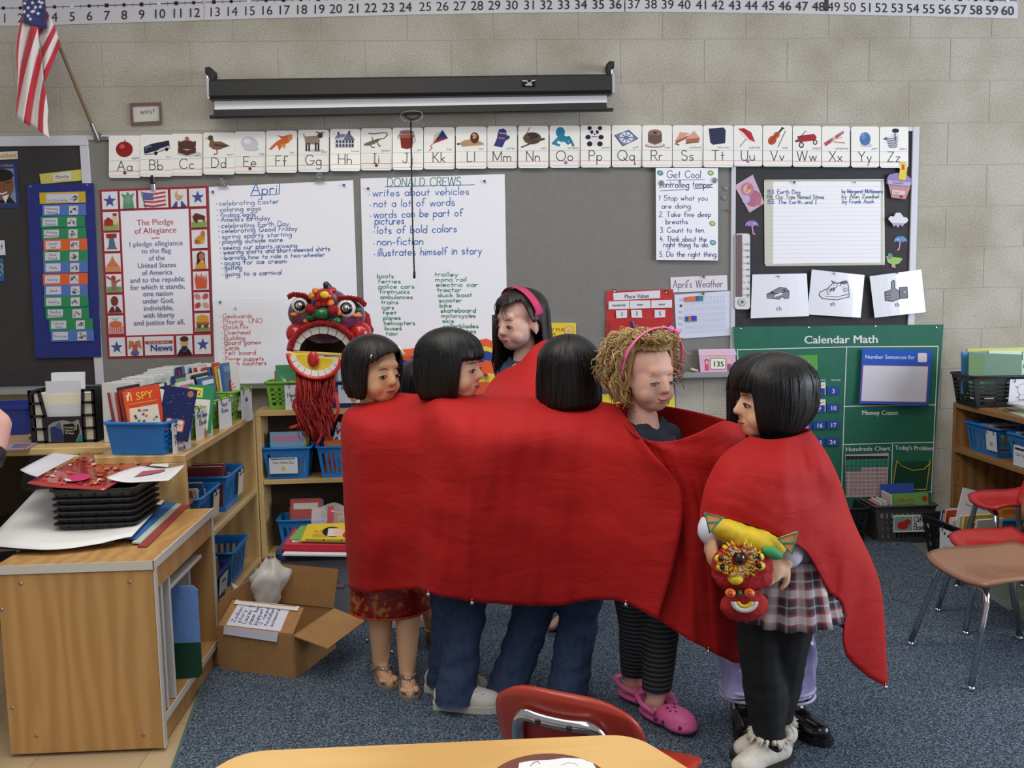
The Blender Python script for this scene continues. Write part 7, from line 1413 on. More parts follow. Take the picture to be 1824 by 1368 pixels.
def person(label, hc, fdir, bdir, xy, ankles, foot_dirs, skin, pitch=0.0, roll=0.0, sc=1.0, arms='down', pelvis_z=None, knees=None, foot=True, hands=None, voxel=.0052):
    """returns root, head matrix and joints"""
    hc = Vector(hc); M = headM(hc, fdir, pitch, roll); bd = Vector((bdir[0], bdir[1], 0)).normalized(); rt = Vector((-bd.y, bd.x, 0))
    t = thing('person', label, 'person', (xy[0], xy[1], .009)); B = Blob(); add_head(B, M, sc)
    ns = Vector((hc.x * .75 + xy[0] * .25, hc.y * .75 + xy[1] * .25,0)) - Vector(fdir + (0,)).normalized() * .012; shz = hc.z - .165 * sc; hz = pelvis_z or shz * .56
    C = lambda z, f=1.0: Vector((ns.x + (xy[0] - ns.x) * (shz - z) / (shz - hz), ns.y + (xy[1] - ns.y) * (shz - z) / (shz - hz), z))
    Rb = Matrix((rt, bd, Vector((0,0,1)))).transposed(); k = sc
    B.ell(C(shz - .085),(.098 * k, .068 * k, .105 * k), Rb); B.ell(C(shz - .19),(.088 * k, .066 * k, .11 * k), Rb); B.ell(C(hz + .02),(.098 * k, .074 * k, .085 * k), Rb)
    B.cap(C(shz - .03) - rt * .085 * k, C(shz - .03) + rt * .085 * k, .036 * k); B.cap(C(shz + .04), C(shz - .04),.042 * k, .055 * k)
    J = {'sh': C(shz), 'hip': C(hz), 'rt': rt, 'bd': bd, 'shz': shz, 'hz': hz, 'Rb': Rb, 'C': C}
    for s, an in zip((-1,1), ankles):
        an = Vector(an); hp = C(hz) + rt * s * .052 * k; kn = (hp + an) / 2 + bd * .015
        if knees: kn = kn + Vector(knees[0 if s < 0 else 1])
        B.chain([hp, kn, kn.lerp(an, .35) - bd * .006, an], [.062 * k, .044 * k, .041 * k, .027 * k]); J['k%d' % s] = kn; J['a%d' % s] = an; J['h%d' % s] = hp
        if foot:
            fd = Vector(foot_dirs[0 if s < 0 else 1] + (0,)).normalized(); h0 = Vector((an.x, an.y, .0))
            B.chain([Vector((an.x, an.y, an.z)), h0 - fd * .028 + Vector((0,0,.034))], [.026 * k, .022 * k]); B.chain([h0 - fd * .03 + Vector((0,0,.032)), h0 + fd * .06 + Vector((0,0,.032)), h0 + fd * .105 + Vector((0,0,.026))], [.022 * k, .025 * k, .016 * k])
    if arms == 'down' or arms == 'tuck':
        for s in (-1,1):
            sp = C(shz - .03) + rt * s * .105 * k; sp -= rt * s * .016; el = sp + Vector((0,0,-.20 * k)) - rt * s * .012 - bd * .01; wr = el + bd * .04 * k + Vector((0,0,-.13 * k)) - rt * s * .02
            B.chain([sp, el, wr], [.036 * k, .029 * k, .020 * k]); hand_fingers(B, wr, (wr - el), rt * s, .5, k * .9, thumb=s); J['e%d' % s] = el; J['w%d' % s] = wr; J['s%d' % s] = sp
    elif arms:
        for s, (el, wr, hd, up, cu) in zip((-1,1), arms):
            sp = C(shz - .03) + rt * s * .085 * k; B.chain([sp, Vector(el), Vector(wr)], [.034 * k, .028 * k, .020 * k]); hand_fingers(B, wr, hd, up, cu, k, thumb=s); J['e%d' % s] = Vector(el); J['w%d' % s] = Vector(wr); J['s%d' % s] = sp
    b = B.build('body', t, skin_mat(skin), voxel, 4)
    return t, M, J
def top_shell(t, J, m, name='shirt', g=.012, k=1.0, sleeves=True, zlo=None, disp=None, collar=True):
    B = Blob(); C, Rb, rt, shz, hz = J['C'], J['Rb'], J['rt'], J['shz'], J['hz']
    B.ell(C(shz - .085),((.098 + g) * k, (.068 + g) * k, (.105 + g) * k), Rb); B.ell(C(shz - .19),((.090 + g) * k, (.068 + g) * k, (.11) * k), Rb); B.ell(C(hz + .05),((.1 + g) * k, (.076 + g) * k, .08 * k), Rb)
    B.cap(C(shz - .03) - rt * .085 * k, C(shz - .03) + rt * .085 * k, (.036 + g) * k); B.cap(C(shz + .005), C(shz - .04),.05 * k, .062 * k)
    if sleeves:
        for s in (-1,1):
            if 'e%d' % s in J: B.chain([J['s%d' % s], J['e%d' % s], J['e%d' % s].lerp(J['w%d' % s], .82)], [(.036 + g) * k, (.029 + g) * k, (.022 + g) * k])
    return B.build(name, t, m, .008,3, disp=disp)
def pants(t, J, m, name='trousers', r=(.074,.056,.052,.056), end=.9, k=1.0, disp=None, hip=True, clip=None):
    B = Blob(); C, Rb = J['C'], J['Rb']
    if hip: B.ell(C(J['hz'] + .02),(.11 * k, .086 * k, .095 * k), Rb)
    for s in (-1,1):
        a = J['a%d' % s]; kn = J['k%d' % s]; e = kn.lerp(a, end); B.chain([J['h%d' % s], kn, kn.lerp(e, .5), e], [r[0] * k, r[1] * k, r[2] * k, r[3] * k])
    return B.build(name, t, m, .007,2, disp=disp, clip=clip)
def wrinkle(a, f, zf=None): return lambda p: a * mnoise.noise(Vector((p.x * f, p.y * f, p.z * (zf or f))))
DENIM = mat((44,60,92),.85, var=.22, scale=55, bump=.4, key='denim'); DENIMJ = mat((56,74,106),.85, var=.22, scale=45, bump=.4, key='denim_jacket')

# ---- 1: girl with hair clips, red silk dress, sandals
y1 = -1.56; hc = W(667,661, y1); aL, aR = FL(678,1180,.055), FL(725,1195,.055)
t, M, J = person('girl with black bob, hair clips and red silk dress at the cloth\'s left end', hc, (.72,-.69),(.45,-.89),(W(698,900, y1).x, y1 + .02), [aL, aR], [(.35,-.94),(.15,-.99)], (222,174,136),.04)
P1 = (t, M, J); add_face(t, M, lipc=(176,96,84), half=.5)
def hem1(a):
    d = math.degrees(a); f = sstep(52,62, abs(d) if d < 0 else abs(d) + 4); sw = .066 - .03 * sstep(-10,-50, d); return sw * (1 - f) + (-.082 + .0 * abs(d)) * f
hair_shell(t, M, BLACKH, hem1, rx=.088, ry=.104, seed=2, tuck=.02, part=.0, ridge=.02)
mb = MB(); T = lambda x, y, z: M @ Vector((x, y, z))
mb.tube([T(.052,-.055,.078), T(.062,-.060,.066), T(.066,-.066,.052)], [.008,.004,.009], mat((226,220,204),.4),8); mb.build('hair_clip', t, smooth=True, label='white bow shaped hair clip'); mb = MB(); mb.tube([T(-.06,-.058,.062), T(-.066,-.058,.05)], .0035, CHROME, 6); mb.build('hair_clip', t, smooth=True)
SILK = bpy.data.materials.new('red_silk'); SILK.use_nodes = True; nt = SILK.node_tree; b_ = nt.nodes['Principled BSDF']; n_ = nt.nodes.new('ShaderNodeTexNoise'); n_.inputs['Scale'].default_value = 46; n_.inputs['Detail'].default_value = 3; r_ = nt.nodes.new('ShaderNodeValToRGB'); r_.color_ramp.elements[0].position = .52; r_.color_ramp.elements[0].color = lin((150,22,18)); r_.color_ramp.elements[1].position = .62; r_.color_ramp.elements[1].color = lin((190,120,60)); tc_ = nt.nodes.new('ShaderNodeTexCoord'); nt.links.new(tc_.outputs['Object'], n_.inputs['Vector']); nt.links.new(n_.outputs['Fac'], r_.inputs['Fac']); nt.links.new(r_.outputs['Color'], b_.inputs['Base Color']); b_.inputs['Roughness'].default_value = .3
hipc = W(690,1000, y1); hm = W(690,1086, y1)
mb = MB(); cx, cy_ = J['hip'].x, J['hip'].y
def dress(u, v):
    a = 2 * PI * u; z = (J['shz'] - .03) + (hm.z - J['shz'] + .03) * v; r = .105 + .03 * v; c = J['C'](z) if z > J['hz'] else Vector((W(695,1060, y1).x * min(1,(J['hz'] - z) / .2) + J['hip'].x * (1 - min(1,(J['hz'] - z) / .2)), cy_, z)); return Vector((c.x + r * 1.0 * math.cos(a), c.y + r * .85 * math.sin(a), z))
mb.grid(dress, 36,20, SILK, closeu=True); mb.build('dress', t, smooth=True, solid=False, solidify=.003)
mb = MB(); mb.tube([dress(i / 36,1.0) for i in range(36)], .004, mat((196,60,26),.4),6, closed=True); mb.build('dress_piping', t, smooth=True)
def sandal(t, an, fd, label=None):
    fd = Vector(fd + (0,)).normalized(); w = Vector((fd.y, -fd.x, 0)); h0 = Vector((an.x, an.y, .0095)); P = lambda f, s_, z: h0 + fd * f + w * s_ + Vector((0,0, z)); m = mat((176,170,162),.25,.6, key='silver_sandal')
    out = [(-.055,0),(-.05,.022),(-.01,.026),(.05,.033),(.095,.034),(.118,.022),(.126,0),(.118,-.024),(.095,-.034),(.05,-.033),(-.01,-.026),(-.05,-.022)]
    mb = MB(); n = len(out); mb.add([P(f, s_, 0) for f, s_ in out] + [P(f, s_, .010) for f, s_ in out], [tuple(range(n)), tuple(range(n, 2 * n))] + [(i, (i + 1) % n, n + (i + 1) % n, n + i) for i in range(n)], m); s1_ = mb.build('sandal', t)
    mb = MB(); mb.tube([P(.01,.033,.022), P(.045,.022,.052), P(.074,.002,.048)], .0042, m, 6); mb.tube([P(.01,-.033,.022), P(.045,-.022,.052), P(.074,.002,.048)], .0042, m, 6); mb.tube([P(.074,.002,.05), P(.09,.004,.02)], .004, m, 6); mb.build('strap', s1_, smooth=True)
    mb = MB()
    for i, (s_, f, L) in enumerate(((-.018,.096,.0115),(-.006,.104,.0095),(.004,.104,.009),(.014,.100,.0085),(.023,.092,.008))): mb.ell(P(f, s_ if fd.x > -9 else -s_, .024),(L, L * 1.5, L * .9), skin_mat((222,174,136)), Matrix.Rotation(math.atan2(fd.y, fd.x) - PI / 2,3, 'Z'),10,8)
    mb.build('toes', t, smooth=True)
sandal(t, aL, (.35,-.94)); sandal(t, aR, (.15,-.99))

# ---- 2: girl in profile with straight fringe, jeans, white sneakers
y2 = -1.74; hc = W(806,652, y2); aL, aR = FL(800,1212,.07), FL(812,1232,.07); aL.y = -1.70; aL.x = W(795,1200,-1.70).x; aR = Vector((W(812,1200,-1.82).x, -1.82,.07)); aL.z = .07
t, M, J = person('girl with a straight black fringe seen in profile, in jeans and white sneakers', hc, (.93,-.37),(.8,-.6),(W(815,900, y2).x, y2), [aL, aR], [(.95,-.3),(.97,-.2)], (228,182,152),.02)
add_face(t, M, lipc=(186,104,96), half=.5); hair_shell(t, M, BLACKH, bob_hem(.022,-.092,-.10,53), rx=.087, ry=.106, seed=4, tuck=.018)
top_shell(t, J, mat((60,60,80),.8), 'shirt', k=.95); pants(t, J, DENIM, 'jeans', (.076,.062,.060,.062),1.15, disp=wrinkle(.008,16,30), clip=.035)
def sneaker(t, an, fd, name='sneaker', m=None, sole=None, s=1.0, lift=0.0, laces=True):
    fd = Vector(fd + (0,)).normalized(); w = Vector((fd.y, -fd.x, 0)); h0 = Vector((an.x, an.y, .0095 + lift)); R = Matrix((w, fd, Vector((0,0,1)))).transposed(); m = m or mat((206,202,194),.6, var=.06, scale=40, key='white_sneaker')
    B = Blob(); B.chain([h0 - fd * .035 * s + Vector((0,0,.040)), h0 + fd * .03 * s + Vector((0,0,.040)), h0 + fd * .11 * s + Vector((0,0,.030))], [.038 * s, .036 * s, .028 * s]); B.ell(h0 + fd * .08 * s + Vector((0,0,.028)),(.036 * s, .06 * s, .026 * s), R); B.ell(h0 + Vector((0,0,.075)),(.034 * s, .045 * s, .022), R)
    o = B.build(name, t, m, .006,2)
    out = [(-.075,0),(-.068,.026),(-.02,.032),(.06,.040),(.11,.038),(.142,.02),(.148,0),(.142,-.02),(.11,-.038),(.06,-.040),(-.02,-.032),(-.068,-.026)]; n = len(out); P = lambda f, q, z: h0 + fd * f * s + w * q * s + Vector((0,0, z))
    mb = MB(); mb.add([P(f, q, 0) for f, q in out] + [P(f, q, .020) for f, q in out], [tuple(range(n)), tuple(range(n, 2 * n))] + [(i, (i + 1) % n, n + (i + 1) % n, n + i) for i in range(n)], sole or mat((190,186,176),.6, key='sneaker_sole')); mb.build('sole', o)
    mb = MB()
    for i in range(4): mb.tube([P(.02 + i * .022,.022,.076 - i * .006), P(.02 + i * .022,-.022,.076 - i * .006)], .0028, mat((226,224,220),.7),6)
    if laces: mb.build('laces', o, smooth=True)
    return o
sneaker(t, aL, (.95,-.3)); sneaker(t, aR, (.97,-.2))

# ---- 3: child mostly hidden behind the two girls
y3 = -1.32; hc = W(752,697, y3); aL, aR = Vector((W(757,1130,-1.27).x + .06,-1.25,.06)), Vector((W(768,1130,-1.32).x + .012,-1.32,.06))
t, M, J = person('dark haired child almost hidden between the two girls at left', hc, (-.2,.98),(-.2,.98),(hc.x + .02, y3), [aL, aR], [(-.1,1),(-.1,1)], (196,146,110),0, sc=.97)
hair_shell(t, M, BLACKH, bob_hem(.05,-.10,-.10,60), rx=.086, ry=.102, seed=6); top_shell(t, J, mat((150,40,44),.7), 'dress_top', k=.95)
for s in (-1,1):
    an = J['a%d' % s]; B = Blob(); B.chain([Vector((an.x, an.y, .05)) + Vector((0,-.02,0)), Vector((an.x, an.y, .035)) + Vector((0,.10,0))], [.034,.03]); sh = B.build('slipper', t, mat((120,70,40),.5, key='brown_slipper'),.006,2); mb = MB(); mb.tube([Vector((an.x + .033 * math.cos(a), an.y - .02 + .034 * math.sin(a),.082)) for a in [2 * PI * i / 16 for i in range(16)]], .003, mat((200,170,90),.4),6, closed=True); mb.build('gold_trim', sh, smooth=True)

# ---- 4: tall girl with sequin headband
y4 = -1.15; hc = W(926,572, y4); aL, aR = Vector((W(1014,1100, y4).x, y4,.07)), Vector((W(1036,1100, y4).x, y4 + .02,.07))
t, M, J = person('tall dark haired girl with a pink sequin headband, looking left', hc, (-.80,-.60),(-.7,-.7),(hc.x + .03, y4), [aL, aR], [(-.7,-.7),(-.7,-.7)], (224,180,164),.10, sc=1.03)
add_face(t, M, lipc=(196,110,112), half=.6, sc=1.03, brow=(70,48,42))
def hem4(a):
    d = math.degrees(a); A = abs(d)
    if d > 0: return .072 - .01 * math.cos(a * 3) if A < 58 else (.072 + (.0 - .072) * sstep(58,80, A) if A < 92 else 0 - .30 * sstep(92,108, A))
    return .07 if A < 50 else .07 - .36 * sstep(50,60, A)
# local +x is on the camera's right when the face looks out, so the visible ear is at +x
hair_shell(t, M, BROWNH, hem4, rx=.083, ry=.106, seed=9, tuck=.0, nt=34, sc=1.03, ridge=.02)
mb = MB()
def band(u, v):
    a = math.radians(-100 + 200 * u); w = (v - .5) * .034; return M @ (Vector((math.sin(a) * .091,.0 - .012 + w + .045 * (1 - abs(math.cos(a))) * .6,.034 + math.cos(a) * .090)) * 1.03)
mb.grid(band, 40,4, mat((206,60,110),.22,.35, bump=1.0, scale=260, key='pink_sequins')); mb.build('headband', t, smooth=True, solid=False, solidify=.003)
mb = MB(); mb.ell(M @ Vector((.077,.006,-.044)),(.004,.004,.004), CHROME); mb.build('earring', t, smooth=True)
mb = MB(); rr = random.Random(3)
for i in range(26):
    x0 = -.07 + rr.uniform(-.012,.012); q = rr.uniform(.16,.27); mb.tube([M @ Vector((x0,-.055 + rr.uniform(-.01,.01),.03)), M @ Vector((x0 - .012,-.06,-.06)), M @ Vector((x0 - .02 + rr.uniform(-.01,.01),-.055 + rr.uniform(-.02,.02),-.06 - q * .5)), M @ Vector((x0 - .03 + rr.uniform(-.02,.02),-.05,-.06 - q))], [.003,.003,.0025,.001], BROWNH, 5)
for i in range(8):
    x0 = -.030 + i * .009; mb.tube([M @ Vector((x0 * .9,-.070,.092)), M @ Vector((x0 * .95,-.090,.066)), M @ Vector((x0 * .98,-.0885,.036 - .01 * (i % 3)))], [.0022,.0018,.0006], BROWNH, 5)
mb.build('loose_strands', t, smooth=True)
top_shell(t, J, DENIMJ, 'denim_jacket', k=1.04, disp=wrinkle(.004,22))
C = J['C']; shz = J['shz']; bd, rt = J['bd'], J['rt']
mb = MB(); cc = C(shz + .018)
for s in (-1,1):
    p0 = cc + bd * .052 + rt * s * .006 + Vector((0,0,-.012)); p1 = cc + rt * s * .060 + bd * .012 + Vector((0,0,.02)); p2 = cc + rt * s * .098 + bd * .025 + Vector((0,0,-.036)); p3 = cc + bd * .100 + rt * s * .045 + Vector((0,0,-.070)); mb.add([p0, p1, p2, p3], [(0,1,2,3)], DENIMJ)
mb.build('collar', t, solid=False, solidify=.007); B = Blob(); B.ell(C(shz - .03) + bd * .040,(.040,.03,.05), J['Rb']); B.build('white_shirt', t, mat((226,222,216),.8),.006,2)
pants(t, J, DENIM, 'jeans'); [sneaker(t, J['a%d' % s], (-.2,-1), m=mat((40,46,66),.7), sole=mat((50,52,62),.7), s=1.02, laces=False) for s in (-1,1)]

# ---- 5: girl from behind with a smooth bob, jeans
y5 = -1.72; hc = W(1013,663, y5); aL = Vector((W(1012,1200,-1.83).x, -1.83,.07)); aR = Vector((W(908,1200,-1.78).x, -1.78,.07))
t, M, J = person('girl with a smooth black bob seen from behind, in jeans', hc, (.12,.99),(.1,.99),(W(1020,900, y5).x, y5), [aL, aR], [(.3,.9),(.3,.9)], (206,156,118),0)
hair_shell(t, M, BLACKH, bob_hem(.03,-.102,-.100,50), rx=.094, ry=.104, seed=12, tuck=.002, flare=.03, part=.004, na=220, ridge=.010)
top_shell(t, J, mat((70,80,110),.8), 'shirt', k=.95); pants(t, J, DENIM, 'jeans', (.080,.064,.062,.064),1.2, disp=wrinkle(.008,16,30), clip=.02); [sneaker(t, J['a%d' % s], (.2,.98), s=.82) for s in (-1,1)]

# ---- 6: curly blonde girl
y6 = -1.93; hc = W(1152,668, y6); aL = Vector((W(1130,1200,-1.83).x, -1.83,.075)); aR = Vector((W(1168,1220,-1.96).x, -1.96,.075))
t, M, J = person('curly blonde girl with a pink hair ribbon, denim jacket and striped leggings', hc, (.46,-.89),(.5,-.87),(W(1150,900, y6).x, y6), [aL, aR], [(.75,-.66),(.6,-.8)], (228,180,160),.10)
add_face(t, M, iris=(90,110,130), lipc=(206,116,112), half=.8, brow=(184,146,112), smile=.006)
BLO = [mat(c, .5, spec=.4, key='blonde_%d' % i) for i, c in enumerate(((176,146,96),(206,178,126),(146,114,72)))]
hair_shell(t, M, BLO[0], bob_hem(.080,-.075,-.08,70), rx=.080, ry=.092, seed=15, tuck=.0, ridge=.03)
mb = MB(); rr = random.Random(21)
for i in range(760):
    a = rr.uniform(-PI, PI); d = abs(math.degrees(a)); el = rr.uniform(-.75,1.2)
    if d < 72: el = rr.uniform(.90,1.3)
    nrm = Vector((math.sin(a) * math.cos(el),-math.cos(a) * math.cos(el), math.sin(el))); p = Vector((nrm.x * .084,.012 + nrm.y * .10,.034 + nrm.z * .083)); L = rr.uniform(.04,.11) if d > 72 else rr.uniform(.018,.036); hr = rr.uniform(.005,.011); ph = rr.uniform(0,6.28); turns = rr.uniform(1.2,2.6)
    tang = (Vector((0,0,-1)) - nrm * Vector((0,0,-1)).dot(nrm)); tang = tang.normalized() if tang.length > .1 else Vector((rr.uniform(-1,1), rr.uniform(-1,1),0)).normalized(); side = nrm.cross(tang); pts = []
    for k in range(13):
        q = k / 12; base = p + tang * L * q + nrm * (.010 + .018 * math.sin(q * 2.6)); pts.append(M @ (base + (nrm * math.cos(ph + turns * 6.28 * q) + side * math.sin(ph + turns * 6.28 * q)) * hr * (.4 + .6 * q)))
    mb.tube(pts, [.0024 * (1 - .55 * k / 12) for k in range(13)], BLO[i % 3], 5)
mb.build('curls', t, smooth=True, kind='stuff')
mb = MB()
def band6(u, v):
    a = math.radians(-112 + 224 * u); w = (v - .5) * .010; return M @ Vector((math.sin(a) * .105,-.046 + w + .05 * (1 - math.cos(a)) * .5,.036 + math.cos(a) * .108))
mb.grid(band6,40,2, mat((232,110,160),.3, key='pink_ribbon')); mb.build('hair_ribbon', t, smooth=True, solid=False, solidify=.003)
mb = MB(); q = M @ Vector((.048,-.050,.134)); [mb.ell(q + (M.to_3x3() @ Vector((s * .012,0, s * -.004))),(.012,.006,.009), mat((236,120,170),.3), M.to_3x3()) for s in (-1,1)]; mb.build('ribbon_bow', t, smooth=True)
DJ2 = mat((38,44,62),.8, var=.25, scale=50, bump=.4, key='dark_denim'); top_shell(t, J, DJ2, 'denim_jacket', k=.98, disp=wrinkle(.004,22))
C, shz, bd, rt = J['C'], J['shz'], J['bd'], J['rt']; mb = MB(); cc = C(shz + .02)
for s in (-1,1):
    p0 = cc + bd * .050 + rt * s * .004 + Vector((0,0,-.03)); p1 = cc + rt * s * .066 + Vector((0,0,.018)); p2 = cc + rt * s * .100 + bd * .02 + Vector((0,0,-.025)); p3 = cc + bd * .098 + rt * s * .04 + Vector((0,0,-.075)); mb.add([p0, p1, p2, p3], [(0,1,2,3)], DJ2)
mb.build('collar', t, solid=False, solidify=.008)
for i, z in enumerate((-.075,-.115)):
    mb = MB(); mb.ell(C(shz + z) + bd * .083,(.006,.006,.006), STEEL); mb.build('button', t, smooth=True)
STR = bpy.data.materials.new('striped_leggings'); STR.use_nodes = True; nt = STR.node_tree; b_ = nt.nodes['Principled BSDF']; g_ = nt.nodes.new('ShaderNodeNewGeometry'); w_ = nt.nodes.new('ShaderNodeTexWave'); w_.bands_direction = 'Z'; w_.inputs['Scale'].default_value = 22; w_.inputs['Distortion'].default_value = .4; r_ = nt.nodes.new('ShaderNodeValToRGB'); r_.color_ramp.elements[0].color = lin((16,16,18)); r_.color_ramp.elements[1].color = lin((70,72,74)); r_.color_ramp.elements[0].position = .6; r_.color_ramp.elements[1].position = .85; nt.links.new(g_.outputs['Position'], w_.inputs['Vector']); nt.links.new(w_.outputs['Fac'], r_.inputs['Fac']); nt.links.new(r_.outputs['Color'], b_.inputs['Base Color']); b_.inputs['Roughness'].default_value = .7
pants(t, J, STR, 'leggings', (.072,.054,.050,.042),.95, clip=.105)
def clog(t, an, fd):
    fd = Vector(fd + (0,)).normalized(); w = Vector((fd.y, -fd.x, 0)); h0 = Vector((an.x, an.y, .0095)); R = Matrix((w, fd, Vector((0,0,1)))).transposed(); m = mat((216,96,150),.5, key='pink_clog'); P = lambda f, q, z: h0 + fd * f + w * q + Vector((0,0, z))
    B = Blob(); B.ell(P(.075,0,.034),(.043,.070,.034), R); B.ell(P(.09,0,.024),(.045,.060,.024), R); B.ell(P(.02,0,.020),(.038,.085,.018), R); o = B.build('clog', t, m, .006,2)
    mb = MB()
    for i, (f, q, z) in enumerate([(.06,-.012,.066),(.075,.004,.067),(.09,-.014,.062),(.09,.016,.062),(.105,0,.055),(.075,.022,.061),(.06,.018,.064),(.075,-.024,.060)]): mb.ell(P(f, q, z),(.004,.004,.003), mat((90,30,60),.8), None, 8,6)
    for s in (-1,1):
        for k in range(4): mb.ell(P(.035 + k * .028, s * (.0425 - .003 * k),.030),(.006,.006,.006), mat((90,30,60),.8), None, 8,6)
    mb.build('vent_holes', o, smooth=True, kind='stuff')
    mb = MB(); mb.tube([P(.03,.041,.045), P(-.02,.040,.056), P(-.058,.02,.062), P(-.064,0,.062), P(-.058,-.02,.062), P(-.02,-.040,.056), P(.03,-.041,.045)], .0075, m, 8); mb.build('heel_strap', o, smooth=True)
clog(t, aL, (.75,-.66)); clog(t, aR, (.6,-.8))

# ---- 8: girl behind the caped girl, lavender silk trousers
y8 = -1.93; hc = W(1352,700, y8); aL = Vector((W(1325,1230,-2.02).x, -2.02,.075)); aR = Vector((W(1408,1240,-2.04).x, -2.04,.075))
t, M, J = person('long haired girl in lavender silk trousers hidden behind the caped girl', hc, (-.4,.92),(.1,.99),(W(1370,1000, y8).x, y8), [aR, aL], [(.4,-.92),(-.1,-1)], (206,156,118),0, pelvis_z=.50)
hair_shell(t, M, BLACKH, lambda a: .06 - .27 * sstep(50,64, abs(math.degrees(a))), rx=.088, ry=.104, seed=18, tuck=.0, nt=34)
top_shell(t, J, mat((170,150,200),.5), 'silk_top', k=.95)
LAV = mat((172,168,222),.2, var=.12, scale=14, sheen=.2, key='lavender_silk'); pants(t, J, LAV, 'silk_trousers', (.086,.072,.074,.070),.9, disp=wrinkle(.016,17,20), clip=.115)
for s in (-1,1):
    an = J['a%d' % s]; e = J['k%d' % s].lerp(an, .80)
    mb = MB()
    for k in range(2): mb.tube([Vector((e.x + .068 * math.cos(a), e.y + .068 * math.sin(a), e.z - .012 + .022 * k)) for a in [2 * PI * i / 24 for i in range(24)]], .006, mat((206,200,226),.3),6, closed=True)
    mb.build('cuff_trim', t, smooth=True)
    B = Blob(); B.cap(an + Vector((0,0,.03)), Vector((an.x, an.y, .05)),.034,.032); B.build('sock', t, mat((226,226,232),.8),.006,2)
    fd = (.5,-.86) if s == -1 else (-.15,-.99); o = sneaker(t, an, fd, 'mary_jane', mat((16,16,18),.25, coat=.5, key='black_patent'), mat((20,20,20),.5),.96, laces=False)

# ---- 7: girl in the red cape holding the lion puppet
y7 = -2.22; hc = W(1374,712, y7); aL = Vector((W(1372,1290,-2.24).x, -2.24,.075)); aR = Vector((W(1380,1290,-2.16).x, -2.16,.075))
wl, wr = W(1268,955,-2.36), W(1400,1000,-2.35); hl, hr = W(1270,1035,-2.40), W(1335,1050,-2.42)
t, M, J = person('girl with a black bob in the red cape and plaid skirt, holding the lion puppet', hc, (-.999,-.04),(-.6,-.8),(W(1385,950, y7).x, y7), [aL, aR], [(-.85,-.5),(-.85,-.4)], (226,178,142),-.02,
    arms=[(W(1290,885,-2.24), wl, (hl - wl), Vector((-1,-.25,0)),.9),(W(1420,885,-2.20), wr, (hr - wr), Vector((.3,-.8,.5)),.55)], pelvis_z=.52)
P7J = J
add_face(t, M, lipc=(190,104,96), half=.5); hair_shell(t, M, BLACKH, bob_hem(.020,-.105,-.070,42), rx=.092, ry=.108, rz=.088, seed=25, tuck=.034, flare=-.04, na=180)
top_shell(t, J, mat((206,204,222),.8, key='white_blouse'), 'blouse', k=.92, sleeves=False)
for s in (-1,1):
    el, w_ = J['e%d' % s], J['w%d' % s]; B = Blob(); B.chain([J['s%d' % s], el, el.lerp(w_, .80)], [.036,.032,.034]); B.cap(el.lerp(w_, .72), el.lerp(w_, .86),.040,.041); B.build('sleeve', t, mat((212,210,226),.8, key='white_sleeve'),.006,2)
PLAID = bpy.data.materials.new('plaid'); PLAID.use_nodes = True; nt = PLAID.node_tree; b_ = nt.nodes['Principled BSDF']; b_.inputs['Roughness'].default_value = .85
uv = nt.nodes.new('ShaderNodeUVMap'); sx_ = nt.nodes.new('ShaderNodeSeparateXYZ'); nt.links.new(uv.outputs['UV'], sx_.inputs[0])
def band_node(out, freq, stops):
    mu = nt.nodes.new('ShaderNodeMath'); mu.operation = 'MULTIPLY'; mu.inputs[1].default_value = freq; fr = nt.nodes.new('ShaderNodeMath'); fr.operation = 'FRACT'; rp = nt.nodes.new('ShaderNodeValToRGB'); rp.color_ramp.interpolation = 'CONSTANT'
    nt.links.new(out, mu.inputs[0]); nt.links.new(mu.outputs[0], fr.inputs[0]); nt.links.new(fr.outputs[0], rp.inputs['Fac']); e = rp.color_ramp.elements; e[0].position = 0; e[0].color = lin(stops[0][1]); e[1].position = stops[1][0]; e[1].color = lin(stops[1][1])
    for p_, c_ in stops[2:]: q = e.new(p_); q.color = lin(c_)
    return rp
st = [(0,(214,206,206)),(.30,(176,70,70)),(.36,(60,50,62)),(.62,(170,160,170)),(.70,(60,50,62)),(.92,(180,70,70))]
ra, rb_ = band_node(sx_.outputs[0], 11, st), band_node(sx_.outputs[1], 2.6, st); mx = nt.nodes.new('ShaderNodeMix'); mx.data_type = 'RGBA'; mx.inputs[0].default_value = .5; nt.links.new(ra.outputs[0], mx.inputs[6]); nt.links.new(rb_.outputs[0], mx.inputs[7]); nt.links.new(mx.outputs[2], b_.inputs['Base Color'])
mb = MB(); zt_, zb_ = W(1420,985, y7).z, W(1420,1112, y7 - .1).z
def skirt(u, v):
    a = 2 * PI * u; pl = .010 * math.sin(a * 16) * v; r = .100 + .036 * v + pl; z = zt_ + (zb_ - zt_) * v + .012 * math.sin(a) * v; c = J['C'](zt_); return Vector((c.x + .030 + r * 1.02 * math.cos(a), c.y - .01 + r * .86 * math.sin(a), z))
mb.grid(skirt, 128,12, PLAID); sk = mb.build('skirt', t, smooth=True, solid=False, solidify=.003)
uvl = sk.data.uv_layers.new(name='UVMap'); nu_ = 129
for lp in sk.data.loops: i = lp.vertex_index; uvl.data[lp.index].uv = ((i % nu_) / 128,(i // nu_) / 12)
pants(t, J, mat((14,15,18),.8, var=.2, scale=30, key='black_leggings'), 'leggings', (.072,.060,.056,.040),1.0, disp=wrinkle(.003,20,40), hip=False)
FUR = mat((214,206,192),.9, var=.1, scale=50, bump=.6, key='cream_fur')
